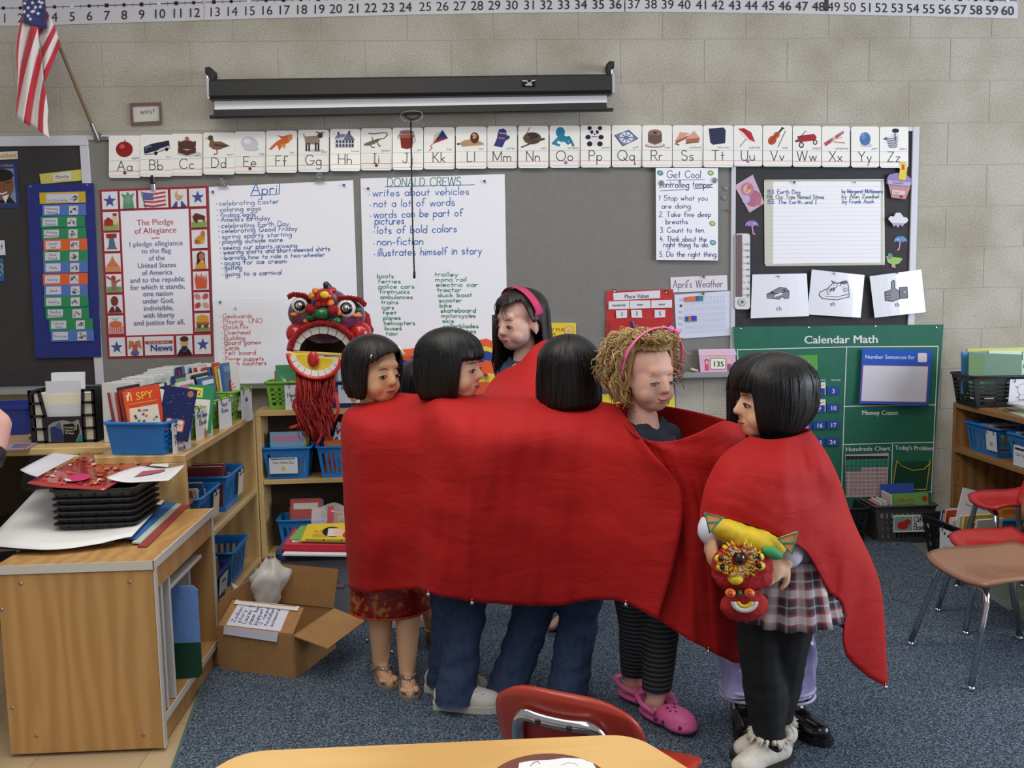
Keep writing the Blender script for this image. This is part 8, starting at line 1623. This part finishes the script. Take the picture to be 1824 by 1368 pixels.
for s in (-1,1):
    an = J['a%d' % s]; o = sneaker(t, an, (-.85,-.5 if s < 0 else -.35), 'fur_boot', FUR, mat((40,36,34),.6),.98, laces=False)
    mb = MB(); rr = random.Random(5 + s)
    for i in range(70): a = rr.uniform(0,2 * PI); q = Vector((math.cos(a), math.sin(a),0)); p0 = Vector((an.x, an.y, .085)) + q * .036; mb.tube([p0, p0 + q * .014 + Vector((0,0,.014)), p0 + q * .026 + Vector((0,0, rr.uniform(-.01,.014)))], [.006,.005,.001], FUR, 5)
    mb.build('fur_cuff', o, smooth=True, kind='stuff')

# ---- 9: elbow of a person at the left edge
c0 = W(-8,770,-1.9)
t = thing('person', 'bare forearm of a person cut off by the left edge', 'person', (c0.x - .14,-1.88,.0))
B = Blob(); bx_ = c0.x - .14
P = lambda x, y, z: Vector((bx_ + x, -1.88 + y, z))
hcx = P(-.1,.0,1.25); Mx = headM(hcx, (-.6,.8)); add_head(B, Mx, 1.08); shz = 1.06
B.ell(P(-.1,0,.94),(.15,.09,.14)); B.ell(P(-.1,0,.78),(.13,.085,.15)); B.ell(P(-.1,0,.62),(.14,.09,.12)); B.cap(P(-.24,0,1.0), P(.04,0,1.0),.045); B.cap(P(-.1,0,1.1), P(-.1,0,1.0),.05,.06)
e1 = W(-14,740,-1.9); e1.y = -1.88; w1 = W(-22,830,-1.95); B.chain([P(.05,0,1.0), Vector((e1.x, -1.88,.93)), Vector((W(-10,790,-1.9).x, -1.9, W(0,790,-1.9).z)), w1], [.045,.040,.036,.028]); hand_fingers(B, w1,(-.3,-.1,-.9),(1,0,0),.4,1.0)
B.chain([P(-.25,0,1.0), P(-.29,-.02,.76), P(-.2,-.15,.62)], [.045,.038,.026]); hand_fingers(B, P(-.2,-.15,.62),(.5,-.6,-.3),(0,0,1),.4,1.0)
for s in (-1,1): B.chain([P(-.1 + s * .07,0,.6), P(-.1 + s * .08,-.02,.33), P(-.1 + s * .08,.02,.06)], [.08,.058,.036]); B.chain([P(-.1 + s * .08,0,.04), P(-.1 + s * .08,.14,.03)], [.034,.024])
B.build('body', t, skin_mat((206,158,146)),.009,3); hair_shell(t, Mx, BROWNH, bob_hem(.05,-.2,-.2,60), seed=30, sc=1.08)
mb = MB(); wv = (w1 - Vector((W(-10,790,-1.9).x, -1.9, W(0,790,-1.9).z))).normalized(); mb.tube([w1 - wv * .05, w1 - wv * .012], .037, mat((24,24,30),.5),14); mb.build('wrist_band', t, smooth=True)
B = Blob(); B.ell(P(-.1,0,.94),(.16,.10,.15)); B.ell(P(-.1,0,.72),(.15,.10,.18)); B.cap(P(-.24,0,1.0), P(.03,0,1.0),.056); B.build('shirt', t, mat((60,60,66),.8),.009,2); B = Blob(); B.ell(P(-.1,0,.60),(.155,.105,.13))
for s in (-1,1): B.chain([P(-.1 + s * .07,0,.6), P(-.1 + s * .08,-.02,.33), P(-.1 + s * .08,.02,.09)], [.095,.07,.06])
B.build('trousers', t, mat((40,40,50),.8),.009,2)
# ================================================================== RED CLOTH
def make_cloth_mat():
    m = bpy.data.materials.new('red_cotton'); m.use_nodes = True; nt = m.node_tree; b = nt.nodes['Principled BSDF']; L = nt.links.new
    b.inputs['Base Color'].default_value = lin((176,24,24)); b.inputs['Roughness'].default_value = .72; b.inputs['Sheen Weight'].default_value = .1; b.inputs['Sheen Tint'].default_value = (1,.25,.25,1); b.inputs['Specular IOR Level'].default_value = .25
    tc = nt.nodes.new('ShaderNodeTexCoord'); n = nt.nodes.new('ShaderNodeTexNoise'); n.inputs['Scale'].default_value = 7; n.inputs['Detail'].default_value = 5; n.inputs['Distortion'].default_value = .6
    mp = nt.nodes.new('ShaderNodeMapping'); mp.inputs['Scale'].default_value = (.8,1,2.2); L(tc.outputs['Object'], mp.inputs['Vector']); L(mp.outputs['Vector'], n.inputs['Vector'])
    bp = nt.nodes.new('ShaderNodeBump'); bp.inputs['Strength'].default_value = .35; bp.inputs['Distance'].default_value = .02; L(n.outputs['Fac'], bp.inputs['Height']); L(bp.outputs['Normal'], b.inputs['Normal'])
    return m
CLOTH = make_cloth_mat()
def crom(p0, p1, p2, p3, t):
    return (p1 * 2 + (p2 - p0) * t + (p0 * 2 - p1 * 5 + p2 * 4 - p3) * t * t + (p1 * 3 - p0 - p2 * 3 + p3) * t ** 3) * .5
def curve_pts(P, n):
    out = []; k = len(P)
    for i in range(k - 1):
        a, b, c, d = P[max(0, i - 1)], P[i], P[i + 1], P[min(k - 1, i + 2)]
        for j in range(n): out.append(crom(a, b, c, d, j / n))
    out.append(P[-1]); return out
def loft(mb, stations, ns=7, nr=8, back=False, amp=.006, seed=0, folds=0.0, m=None):
    S = []
    for st in stations:
        pts = [W(x, y, Y) for x, y, Y in st]
        if back: pts = [pts[0] + Vector((0,.14,-.10)), pts[0] + Vector((0,.07,-.008))] + pts
        S.append(curve_pts(pts, nr))
    R = len(S[0]); cols = [curve_pts([s[r] for s in S], ns) for r in range(R)]; nc = len(cols[0]); base = len(mb.v); off = 2 * nr if back else 0
    for r in range(R):
        for c in range(nc):
            p = cols[r][c]; w = max(0, min(1,(r - off) / (R - off) * 4)); q = mnoise.noise(Vector((c * .16 + seed, r * .05, seed))) + .6 * mnoise.noise(Vector((c * .08 + r * .03 + seed, r * .22 - c * .06, seed + 2))) + .5 * mnoise.noise(Vector((c * .4 + seed, r * .12 + c * .1, seed + 5)))
            p = p + Vector((0,-1,0)) * (amp * q * w + folds * math.sin(c * .55 + seed) * (r / R) ** 1.5); mb.v.append(p)
    i = mb.mi(m)
    for r in range(R - 1):
        for c in range(nc - 1): mb.f.append((base + r * nc + c, base + r * nc + c + 1, base + (r + 1) * nc + c + 1, base + (r + 1) * nc + c)); mb.m.append(i)
def st(top, b): return [top] + b
Mst = [
 [(668,714,-1.47),(642,737,-1.42),(634,870,-1.42),(640,960,-1.42),(646,1044,-1.42)],
 [(640,719,-1.54),(609,748,-1.58),(612,870,-1.59),(616,960,-1.59),(622,1048,-1.58)],
 [(668,711,-1.56),(645,760,-1.74),(645,870,-1.75),(648,960,-1.76),(650,1056,-1.74)],
 [(705,706,-1.58),(700,760,-1.78),(698,870,-1.80),(697,960,-1.80),(695,1054,-1.77)],
 [(745,708,-1.66),(745,760,-1.83),(745,870,-1.86),(742,960,-1.86),(740,1050,-1.84)],
 [(778,700,-1.75),(778,750,-1.90),(775,870,-1.93),(772,960,-1.93),(766,1058,-1.92)],
 [(812,704,-1.78),(815,760,-1.95),(815,870,-1.97),(812,960,-1.97),(808,1066,-1.95)],
 [(855,711,-1.79),(855,770,-1.95),(852,870,-1.98),(848,960,-1.98),(845,1073,-1.96)],
 [(905,713,-1.77),(905,770,-1.94),(905,870,-1.96),(905,960,-1.96),(905,1076,-1.95)],
 [(960,715,-1.77),(960,770,-1.93),(960,870,-1.95),(960,960,-1.96),(960,1079,-1.94)],
 [(1015,719,-1.76),(1015,770,-1.93),(1015,870,-1.96),(1013,960,-1.97),(1012,1076,-1.96)],
 [(1065,722,-1.79),(1068,780,-1.96),(1066,870,-1.99),(1064,960,-2.0),(1065,1068,-1.99)],
 [(1098,727,-1.90),(1120,790,-2.05),(1128,880,-2.09),(1120,970,-2.10),(1113,1075,-2.08)],
 [(1106,733,-1.96),(1158,802,-2.12),(1212,876,-2.16),(1205,980,-2.17),(1172,1104,-2.16)]]
Nst = [
 [(1104,737,-1.99),(1140,800,-2.07),(1185,860,-2.09),(1185,980,-2.11),(1165,1098,-2.11)],
 [(1128,772,-2.07),(1160,802,-2.09),(1205,900,-2.11),(1210,1000,-2.13),(1200,1122,-2.13)],
 [(1165,786,-2.09),(1188,812,-2.11),(1225,900,-2.13),(1232,1010,-2.15),(1234,1142,-2.14)],
 [(1205,784,-2.10),(1218,815,-2.12),(1245,900,-2.13),(1258,1020,-2.14),(1262,1158,-2.13)],
 [(1245,770,-2.10),(1255,810,-2.11),(1268,900,-2.12),(1280,1030,-2.12),(1290,1172,-2.11)],
 [(1290,750,-2.07),(1298,800,-2.09),(1302,900,-2.11),(1305,1040,-2.10),(1312,1182,-2.09)],
 [(1325,760,-2.03),(1330,800,-2.06),(1335,900,-2.09),(1335,1040,-2.08),(1338,1172,-2.06)]]
Kst = [[(x, y, Y),(x + 2, y + 60, Y + .01),(x + 4, y + 120, Y + .02),(x + 4, y + 180, Y + .02),(x + 4, y + 240, Y + .02)] for x, y, Y in ((1050,724,-1.62),(1090,719,-1.68),(1140,718,-1.74),(1190,724,-1.78),(1245,735,-1.84),(1295,748,-1.92),(1325,757,-2.0))]
Qst = [
 [(858,706,-1.50),(856,712,-1.60),(856,718,-1.66),(855,724,-1.70),(855,735,-1.73)],
 [(885,668,-1.32),(880,685,-1.40),(876,700,-1.55),(874,715,-1.66),(872,735,-1.73)],
 [(925,645,-1.31),(918,665,-1.38),(912,690,-1.50),(906,712,-1.64),(900,735,-1.73)],
 [(950,618,-1.29),(945,650,-1.36),(938,685,-1.50),(932,710,-1.62),(925,735,-1.73)],
 [(970,606,-1.25),(968,645,-1.33),(964,680,-1.45),(958,712,-1.58),(950,735,-1.70)],
 [(985,612,-1.18),(990,650,-1.28),(992,690,-1.42),(990,715,-1.54),(985,735,-1.66)],
 [(1000,640,-1.05),(1010,670,-1.20),(1015,700,-1.38),(1015,720,-1.50),(1015,735,-1.60)]]
Cst = [
 [(1348,772,-2.13),(1300,800,-2.13),(1270,850,-2.15),(1260,890,-2.17),(1254,945,-2.18)],
 [(1338,775,-2.22),(1288,812,-2.26),(1260,860,-2.28),(1250,900,-2.30),(1248,930,-2.31)],
 [(1345,779,-2.28),(1315,820,-2.34),(1295,860,-2.37),(1285,895,-2.385),(1280,922,-2.39)],
 [(1368,783,-2.31),(1355,830,-2.37),(1345,870,-2.40),(1338,905,-2.415),(1335,935,-2.42)],
 [(1395,781,-2.31),(1395,830,-2.37),(1395,880,-2.40),(1395,920,-2.41),(1393,958,-2.41)],
 [(1420,775,-2.28),(1435,830,-2.34),(1440,880,-2.36),(1440,930,-2.37),(1438,985,-2.37)],
 [(1438,769,-2.24),(1465,830,-2.32),(1475,890,-2.30),(1480,960,-2.32),(1476,1052,-2.32)],
 [(1443,767,-2.20),(1478,822,-2.27),(1497,900,-2.26),(1515,990,-2.28),(1502,1082,-2.28)],
 [(1441,765,-2.16),(1484,830,-2.20),(1512,920,-2.18),(1545,1020,-2.20),(1507,1168,-2.20)],
 [(1432,763,-2.12),(1482,835,-2.10),(1518,930,-2.10),(1570,1060,-2.12),(1577,1222,-2.14)],
 [(1415,765,-2.09),(1460,840,-2.06),(1490,930,-2.05),(1535,1060,-2.06),(1560,1170,-2.10)],
 [(1380,768,-2.09),(1400,840,-2.05),(1410,930,-2.04),(1430,1040,-2.04),(1440,1080,-2.05)],
 [(1355,770,-2.11),(1330,840,-2.06),(1320,930,-2.05),(1320,1000,-2.05),(1320,1050,-2.05)]]
root = thing('red_cloth', 'long red cloth draped over the line of children like a dragon body', 'cloth', W(900,1075,-1.95))
for nm, S_, kw in (('front_drape', Mst, dict(back=True, amp=.012, seed=1)),('loop_drape', Nst, dict(amp=.012, seed=4)),('rear_drape', Kst, dict(amp=.01, seed=7)),('shoulder_drape', Qst, dict(amp=.010, seed=9)),('cape', Cst, dict(amp=.008, seed=12))):
    mb = MB(); loft(mb, S_, m=CLOTH, **kw); mb.build(nm, root, smooth=True, solid=False, solidify=.002)
for i, (px, py, Y) in enumerate([(763,1059,-1.925),(841,1074,-1.965),(1115,1077,-2.09),(1233,1143,-2.145),(1577,1224,-2.142),(1262,1160,-2.135)]):
    mb = MB(); c = W(px, py, Y); mb.ell(c, (.0065,.0065,.0065), CHROME); mb.tube([c + Vector((0,0,.005)), c + Vector((0,0,.012))], .0015, CHROME, 6); mb.build('bell', root, smooth=True)
for i, (px, py) in enumerate([(690,1130),(744,1140),(654,1141),(697,1161)]):
    mb = MB(); c = FL(px, py, .0165); mb.ell(c, (.0065,.0065,.0065), CHROME); mb.build('loose_bell', smooth=True, label=['tiny silver bell on the carpet behind the bare left shin', 'tiny silver bell on the carpet beside the brown slipper', 'tiny silver bell on the carpet left of the bare legs', 'tiny silver bell on the carpet between the bare legs'][i], cat='bell')

# ================================================================== BIG LION HEAD
LY = -.44
def P(px, py, d=0.0): return W(px, py, LY - d)
u = (P(600,600) - P(599,600)).length
t = thing('lion_mask', 'large glossy red lion dance mask with open white toothed mouth', 'lion mask', P(578,672,-.05))
GLR = mat((176,26,30),.2, coat=.5, key='gloss_red'); FURR = mat((150,18,24),.9, var=.2, scale=60, bump=.8, key='red_fur'); PUR = mat((112,62,92),.22, coat=.5, key='gloss_purple'); WHT = mat((222,216,210),.35, key='tooth_white'); GRN = mat((30,104,60),.2, coat=.5, key='gloss_green'); YEL = mat((226,196,40),.4, key='lion_yellow'); ORG = mat((226,140,60),.6, key='lion_orange')
B = Blob(); B.ell(P(582,570,-.05),(66 * u, .09,44 * u)); B.ell(P(542,558,-.02),(30 * u, .06,30 * u)); B.ell(P(620,562,-.02),(32 * u, .06,31 * u)); B.ell(P(580,545,-.02),(22 * u, .06,34 * u)); B.ell(P(582,560,-.16),(50 * u, .08,50 * u)); B.build('head_shell', t, PUR, .008,3)
B = Blob(); B.ell(P(528,594,.0),(19 * u, .05,20 * u)); B.ell(P(642,594,.0),(20 * u, .05,22 * u)); B.cap(P(517,602,.0), P(514,598,.02),5 * u); B.build('cheeks', t, GLR, .007,3)
mb = MB(); arch = lambda a, rx, ry, d=0.0: P(577 - rx * math.cos(a),632 - ry * math.sin(a) + 3 * math.cos(a) * -1, d)
mb.tube([arch(PI * (.02 + .96 * i / 24),56,53,.03) for i in range(25)], [11 * u] * 25, GLR, 12); mb.build('upper_lip', t, smooth=True)
for i in range(9):
    a0, a1 = PI * (.04 + .92 * i / 9), PI * (.04 + .92 * (i + .92) / 9); mb = MB(); q = [arch(a0,55,51,.062), arch(a1,55,51,.062), arch(a1,45,38,.055), arch(a0,45,38,.055)]; mb.prism(q, (0,.012,0), WHT); mb.build('tooth', t)
mb = MB(); mb.grid(lambda uu, v: arch(PI * uu, 46 * math.cos(v * PI / 2) + .5,40 * math.cos(v * PI / 2) + .5,.04 - .16 * math.sin(v * PI / 2)),20,8, mat((52,26,24),.8, key='mouth_dark')); mb.build('mouth_cavity', t, smooth=True, solid=False)
def rnd_tubes(n, fn, m, seed, name, rad=.0016):
    rr = random.Random(seed); mb = MB()
    for i in range(n): pts = fn(rr); mb.tube(pts, [rad * 1.2] + [rad] * (len(pts) - 2) + [rad * .3], m if not isinstance(m, list) else m[i % len(m)], 4)
    return mb.build(name, t, smooth=True, kind='stuff')
def brow(path):
    def f(rr): q = rr.random(); x, y = poly_at(path, q); return [P(x, y, .03 + rr.uniform(-.03,.02)), P(x + rr.uniform(-3,3), y - 5,.045), P(x + rr.uniform(-5,5), y - rr.uniform(4,9),.05)]
    return f
rnd_tubes(260, brow([(514,533),(522,528),(540,530),(553,536)]), FURR, 1, 'brow_fur', .0028); rnd_tubes(300, brow([(602,536),(620,534),(640,538),(650,546)]), FURR, 2, 'brow_fur', .0028)
rnd_tubes(420, lambda rr: (lambda a, k: [arch(a, 56,52,.05), arch(a, 58 + k, 55 + k, .075), arch(a + rr.uniform(-.05,.05),62 + k, 60 + k, .07)])(PI * rr.uniform(.08,.92), rr.uniform(-3,3)), FURR, 3, 'lip_fur', .0028)
for px, py, r in ((534,544,11),(617,549,12.5)):
    mb = MB(); mb.ell(P(px, py, .036),(r * 1.35 * u, .022, r * 1.35 * u), WHT); e = mb.build('eye', t, smooth=True); mb = MB(); mb.lathe(P(px, py, .050), [(0,.006),(r * .86 * u, .006),(r * .9 * u, -.01)], mat((24,22,26),.3),20, axis=(0,-1,0)); mb.build('eye_ring', e, smooth=True); mb = MB(); mb.ell(P(px, py, .058),(r * .5 * u, .010, r * .5 * u), CHROME); mb.build('eye_ball', e, smooth=True)
B = Blob(); B.ell(P(573,558,.06),(16 * u, .03,11 * u)); B.ell(P(553,565,.05),(10 * u, .02,6.5 * u)); B.ell(P(598,571,.05),(10 * u, .02,9 * u)); B.build('nose', t, GRN, .006,3)
def pom(px, py, r, m, name='pompom', d=.07):
    mb = MB(); c = P(px, py, d); rr = random.Random(int(px))
    mb.ell(c, (r * u, r * u, r * u), m)
    for i in range(60):
        v = Vector((rr.gauss(0,1), rr.gauss(0,1), rr.gauss(0,1))).normalized(); mb.tube([c + v * r * u * .9, c + v * r * u * 1.15], [.003,.001], m, 4)
    return mb.build(name, t, smooth=True)
for px, py, r, m in ((552,550,8.5, FURR),(566,543,5.5, FURR),(594,553,9, FURR),(560,552,5, ORG),(603,557,5, ORG),(589,540,6, ORG),(555,527,6, ORG),(561,518,5, ORG)): pom(px, py, r, m, d=.075 if m is FURR else .06)
B = Blob(); B.ell(P(577,528,.05),(17 * u, .03,14 * u)); B.ell(P(563,519,.04),(7 * u, .02,6 * u)); B.ell(P(593,517,.04),(7 * u, .02,6 * u)); B.ell(P(577,542,.05),(12 * u, .02,6 * u)); B.build('forehead_flower', t, GLR, .006,2)
mb = MB(); mb.ell(P(578,525,.085),(8 * u, .010,6.5 * u), YEL); mb.build('flower_center', t, smooth=True)
B = Blob(); B.chain([P(586,530,-.02), P(585,515,-.01), P(581,507,.0)], [11 * u, 9 * u, 6.5 * u]); B.build('horn', t, mat((30,30,36),.2, coat=.6, key='gloss_black'),.006,2)
for px, py, w_, col in ((524,560,7, ORG),(636,562,9, ORG),(640,552,6, GRN),(524,552,4, GRN),(545,572,5, ORG)): mb = MB(); mb.ell(P(px, py, .035),(w_ * u, .014,4 * u), col); mb.build('painted_scroll', t, smooth=True)
B = Blob(); B.chain([P(650,562,-.08), P(653,590,-.06), P(648,612,-.05)], [8 * u, 13 * u, 7 * u]); B.build('ear', t, FURR, .008,2, disp=wrinkle(.006,60))
# lower jaw
jaw = lambda a, rx, ry, d: P(560 + rx * math.cos(a),633 + ry * math.sin(a) + 4 * math.cos(a), d)
mb = MB(); mb.grid(lambda uu, v: jaw(PI * uu, 46 * v + .2,40 * v + .2,.13 - .03 * (1 - v)),24,6, YEL); mb.build('jaw_floor', t, smooth=True, solid=False, solidify=.006)
for i in range(9):
    a0, a1 = PI * (.04 + .92 * i / 9), PI * (.04 + .92 * (i + .93) / 9); mb = MB(); mb.prism([jaw(a0,45,38,.145), jaw(a1,45,38,.145), jaw(a1,34,27,.138), jaw(a0,34,27,.138)], (0,.008,0), WHT); mb.build('tooth', t)
mb = MB(); mb.tube([jaw(PI * i / 24,47,40.5,.142) for i in range(25)], 3.6 * u, mat((206,44,30),.25, coat=.5, key='jaw_red'),10); mb.tube([jaw(PI * i / 24,44,39,.11) for i in range(25)], 6 * u, mat((206,44,30),.25, coat=.5, key='jaw_red'),10); mb.build('lower_lip', t, smooth=True)
B = Blob(); B.ell(P(558,640,.14),(11 * u, .012,15 * u)); B.build('tongue', t, mat((190,34,26),.25, coat=.4, key='tongue_red'),.005,2)
mb = MB(); mb.tube([P(523,628,.09), P(570,630,.095), P(620,633,.09)], 3.2 * u, mat((206,176,110),.5, key='rattan'),10); mb.build('rattan_bar', t, smooth=True)
for px in (524,612):
    mb = MB(); mb.tube([P(px, 626,.0), P(px, 630,.12)], 2.2 * u, mat((206,176,110),.5, key='rattan'),8); mb.build('hinge_stick', t, smooth=True)
def beard(rr):
    q = rr.random(); x = 527 + 70 * q; L = rr.uniform(55,90) if rr.random() < .8 else rr.uniform(95,122); d = .10 + rr.uniform(-.04,.03); w_ = rr.uniform(-8,8); ph = rr.uniform(0,6)
    return [P(x, 664 + 6 * math.sin(PI * q), d)] + [P(x + (560 - x) * .35 * k + w_ * k + 9 * math.sin(k * 6 + ph * .4) * k, 664 + L * k + 4, d + .02 * math.sin(k * 4 + ph)) for k in (.25,.45,.6,.75,.88,1.0)]
rnd_tubes(520, beard, [mat((170,28,32),.6, key='beard_red'), mat((136,18,24),.6, key='beard_dark'), mat((196,60,50),.6, key='beard_light')], 8, 'beard', .0021)
def lock(rr, x0, x1, y1):
    return None
for i, (pts) in enumerate([[(535,700),(522,722),(535,745),(533,756),(515,762)], [(560,715),(555,740),(566,756),(572,775),(563,792)], [(578,715),(576,735),(570,752),(575,764)], [(596,700),(602,730),(594,752)]]):
    mb = MB(); rr = random.Random(i)
    for k in range(14): o_ = rr.uniform(-4,4); mb.tube(curve_pts([P(x + o_ * (1 - j / len(pts)), y + rr.uniform(-2,2),.12) for j, (x, y) in enumerate(pts)], 4), [.0026] * (4 * (len(pts) - 1)) + [.0006], mat((190,44,40),.6, key='beard_light2'),4)
    mb.build('beard_lock', t, smooth=True)

# ================================================================== SMALL LION PUPPET
PY = -2.435
def Q(px, py, d=0.0): return W(px, py, PY - d)
v = (Q(1330,1010) - Q(1329,1010)).length
t = thing('lion_puppet', 'small red and yellow lion puppet held in the caped girl\'s hands', 'puppet', Q(1330,1105))
RY = lambda a: Matrix.Rotation(a, 3, 'Y')
B = Blob(); B.ell(Q(1338,962,-.03),(66 * v, .05,26 * v), RY(.32)); B.ell(Q(1300,945,-.03),(36 * v, .045,20 * v), RY(.2)); B.build('fabric_cap', t, mat((214,184,30),.7, var=.08, scale=40, key='yellow_satin'),.005,3, disp=wrinkle(.003,60))
B = Blob(); B.ell(Q(1322,1010,-.01),(56 * v, .045,46 * v)); B.ell(Q(1325,1030,.0),(52 * v, .04,24 * v)); B.build('head', t, mat((160,18,20),.85, var=.25, scale=70, bump=.7, key='puppet_fur'),.005,2, disp=wrinkle(.004,110))
for px, py, tip, f in ((1276,930,(1256,914),-1),(1398,968,(1420,948),1)):
    mb = MB(); a, b, c = Q(px - 12 * f, py - 8,.01), Q(tip[0], tip[1], .015), Q(px + 12 * f, py + 18,.02); mb.prism([a, b, c], (0,.008,0), mat((226,150,96),.7, key='ear_peach')); e = mb.build('ear', t); mb = MB(); mb.tube([a, b, c], 2.6 * v, mat((50,150,96),.6, key='ear_green'),6, closed=True); mb.tube([a.lerp(c, .3), b.lerp(c, .5)], 2 * v, mat((50,150,96),.6, key='ear_green'),6); mb.build('ear_trim', e, smooth=True)
mb = MB(); mb.ell(Q(1376,985,.02),(20 * v, .012,10 * v), mat((60,150,90),.6), RY(.4)); mb.build('side_frill', t, smooth=True)
rr = random.Random(44); mb = MB()
cm = [mat((230,200,40),.5), mat((226,120,40),.5), mat((222,214,190),.5), mat((196,40,30),.5)]
for i in range(230):
    a = rr.uniform(0,2 * PI); r = rr.uniform(13,30); x, y = 1317 + r * math.cos(a) * 1.1,997 + r * math.sin(a) * .95; c = Q(x, y, .045); c2 = Q(1317 + (r + 8) * math.cos(a) * 1.1,997 + (r + 8) * math.sin(a),.05); mb.tube([c, c.lerp(c2,.5) + Vector((0,-.012,0)), c2], [2.2 * v, 2 * v, .5 * v], cm[i % 3 if r < 25 else (i % 2) * 3], 4)
mb.build('eye_fringe', t, smooth=True, kind='stuff')
mb = MB(); mb.ell(Q(1317,995,.055),(10 * v, .014,12 * v), mat((36,22,20),.15, coat=.6)); mb.build('center_jewel', t, smooth=True)
for px, py in ((1287,1010),(1352,1008),(1284,995),(1350,992)):
    mb = MB(); mb.ell(Q(px, py, .045),(11 * v, .012,8 * v), cm[0]); mb.ell(Q(px, py, .055),(5 * v, .008,5 * v), mat((24,22,22),.2)); mb.build('spot', t, smooth=True)
B = Blob(); B.ell(Q(1310,1030,.045),(14 * v, .02,11 * v)); B.build('nose', t, mat((230,204,40),.5),.004,2)
for px in (1301,1335):
    mb = MB(); mb.ell(Q(px, 1056,.05),(9 * v, .014,7 * v), mat((226,130,60),.35)); mb.ell(Q(px, 1056,.058),(5 * v, .010,4 * v), mat((214,60,40),.35)); mb.build('bead', t, smooth=True)
mb = MB(); mb.ell(Q(1318,1057,.05),(4 * v, .008,6 * v), GRN); mb.build('green_bead', t, smooth=True)
B = Blob(); B.ell(Q(1326,1078,.0),(44 * v, .035,29 * v)); B.build('lower_jaw', t, mat((166,22,24),.85, var=.2, scale=70, bump=.7, key='puppet_fur2'),.005,2, disp=wrinkle(.003,110))
mb = MB(); ja = lambda a, rx, ry, d: Q(1326 + rx * math.cos(a),1072 + ry * math.sin(a), d)
mb.grid(lambda uu, w_: ja(PI * uu, 24 - 9 * w_, 19 - 8 * w_, .044),16,2, WHT); mb.build('white_lip', t, smooth=True, solid=False, solidify=.006); mb = MB(); mb.grid(lambda uu, w_: ja(PI * uu, 15 - 7 * w_, 11 - 6 * w_, .044),16,2, cm[0]); mb.build('yellow_lip', t, smooth=True, solid=False, solidify=.006)
bpy.data.scenes.remove(TMP)
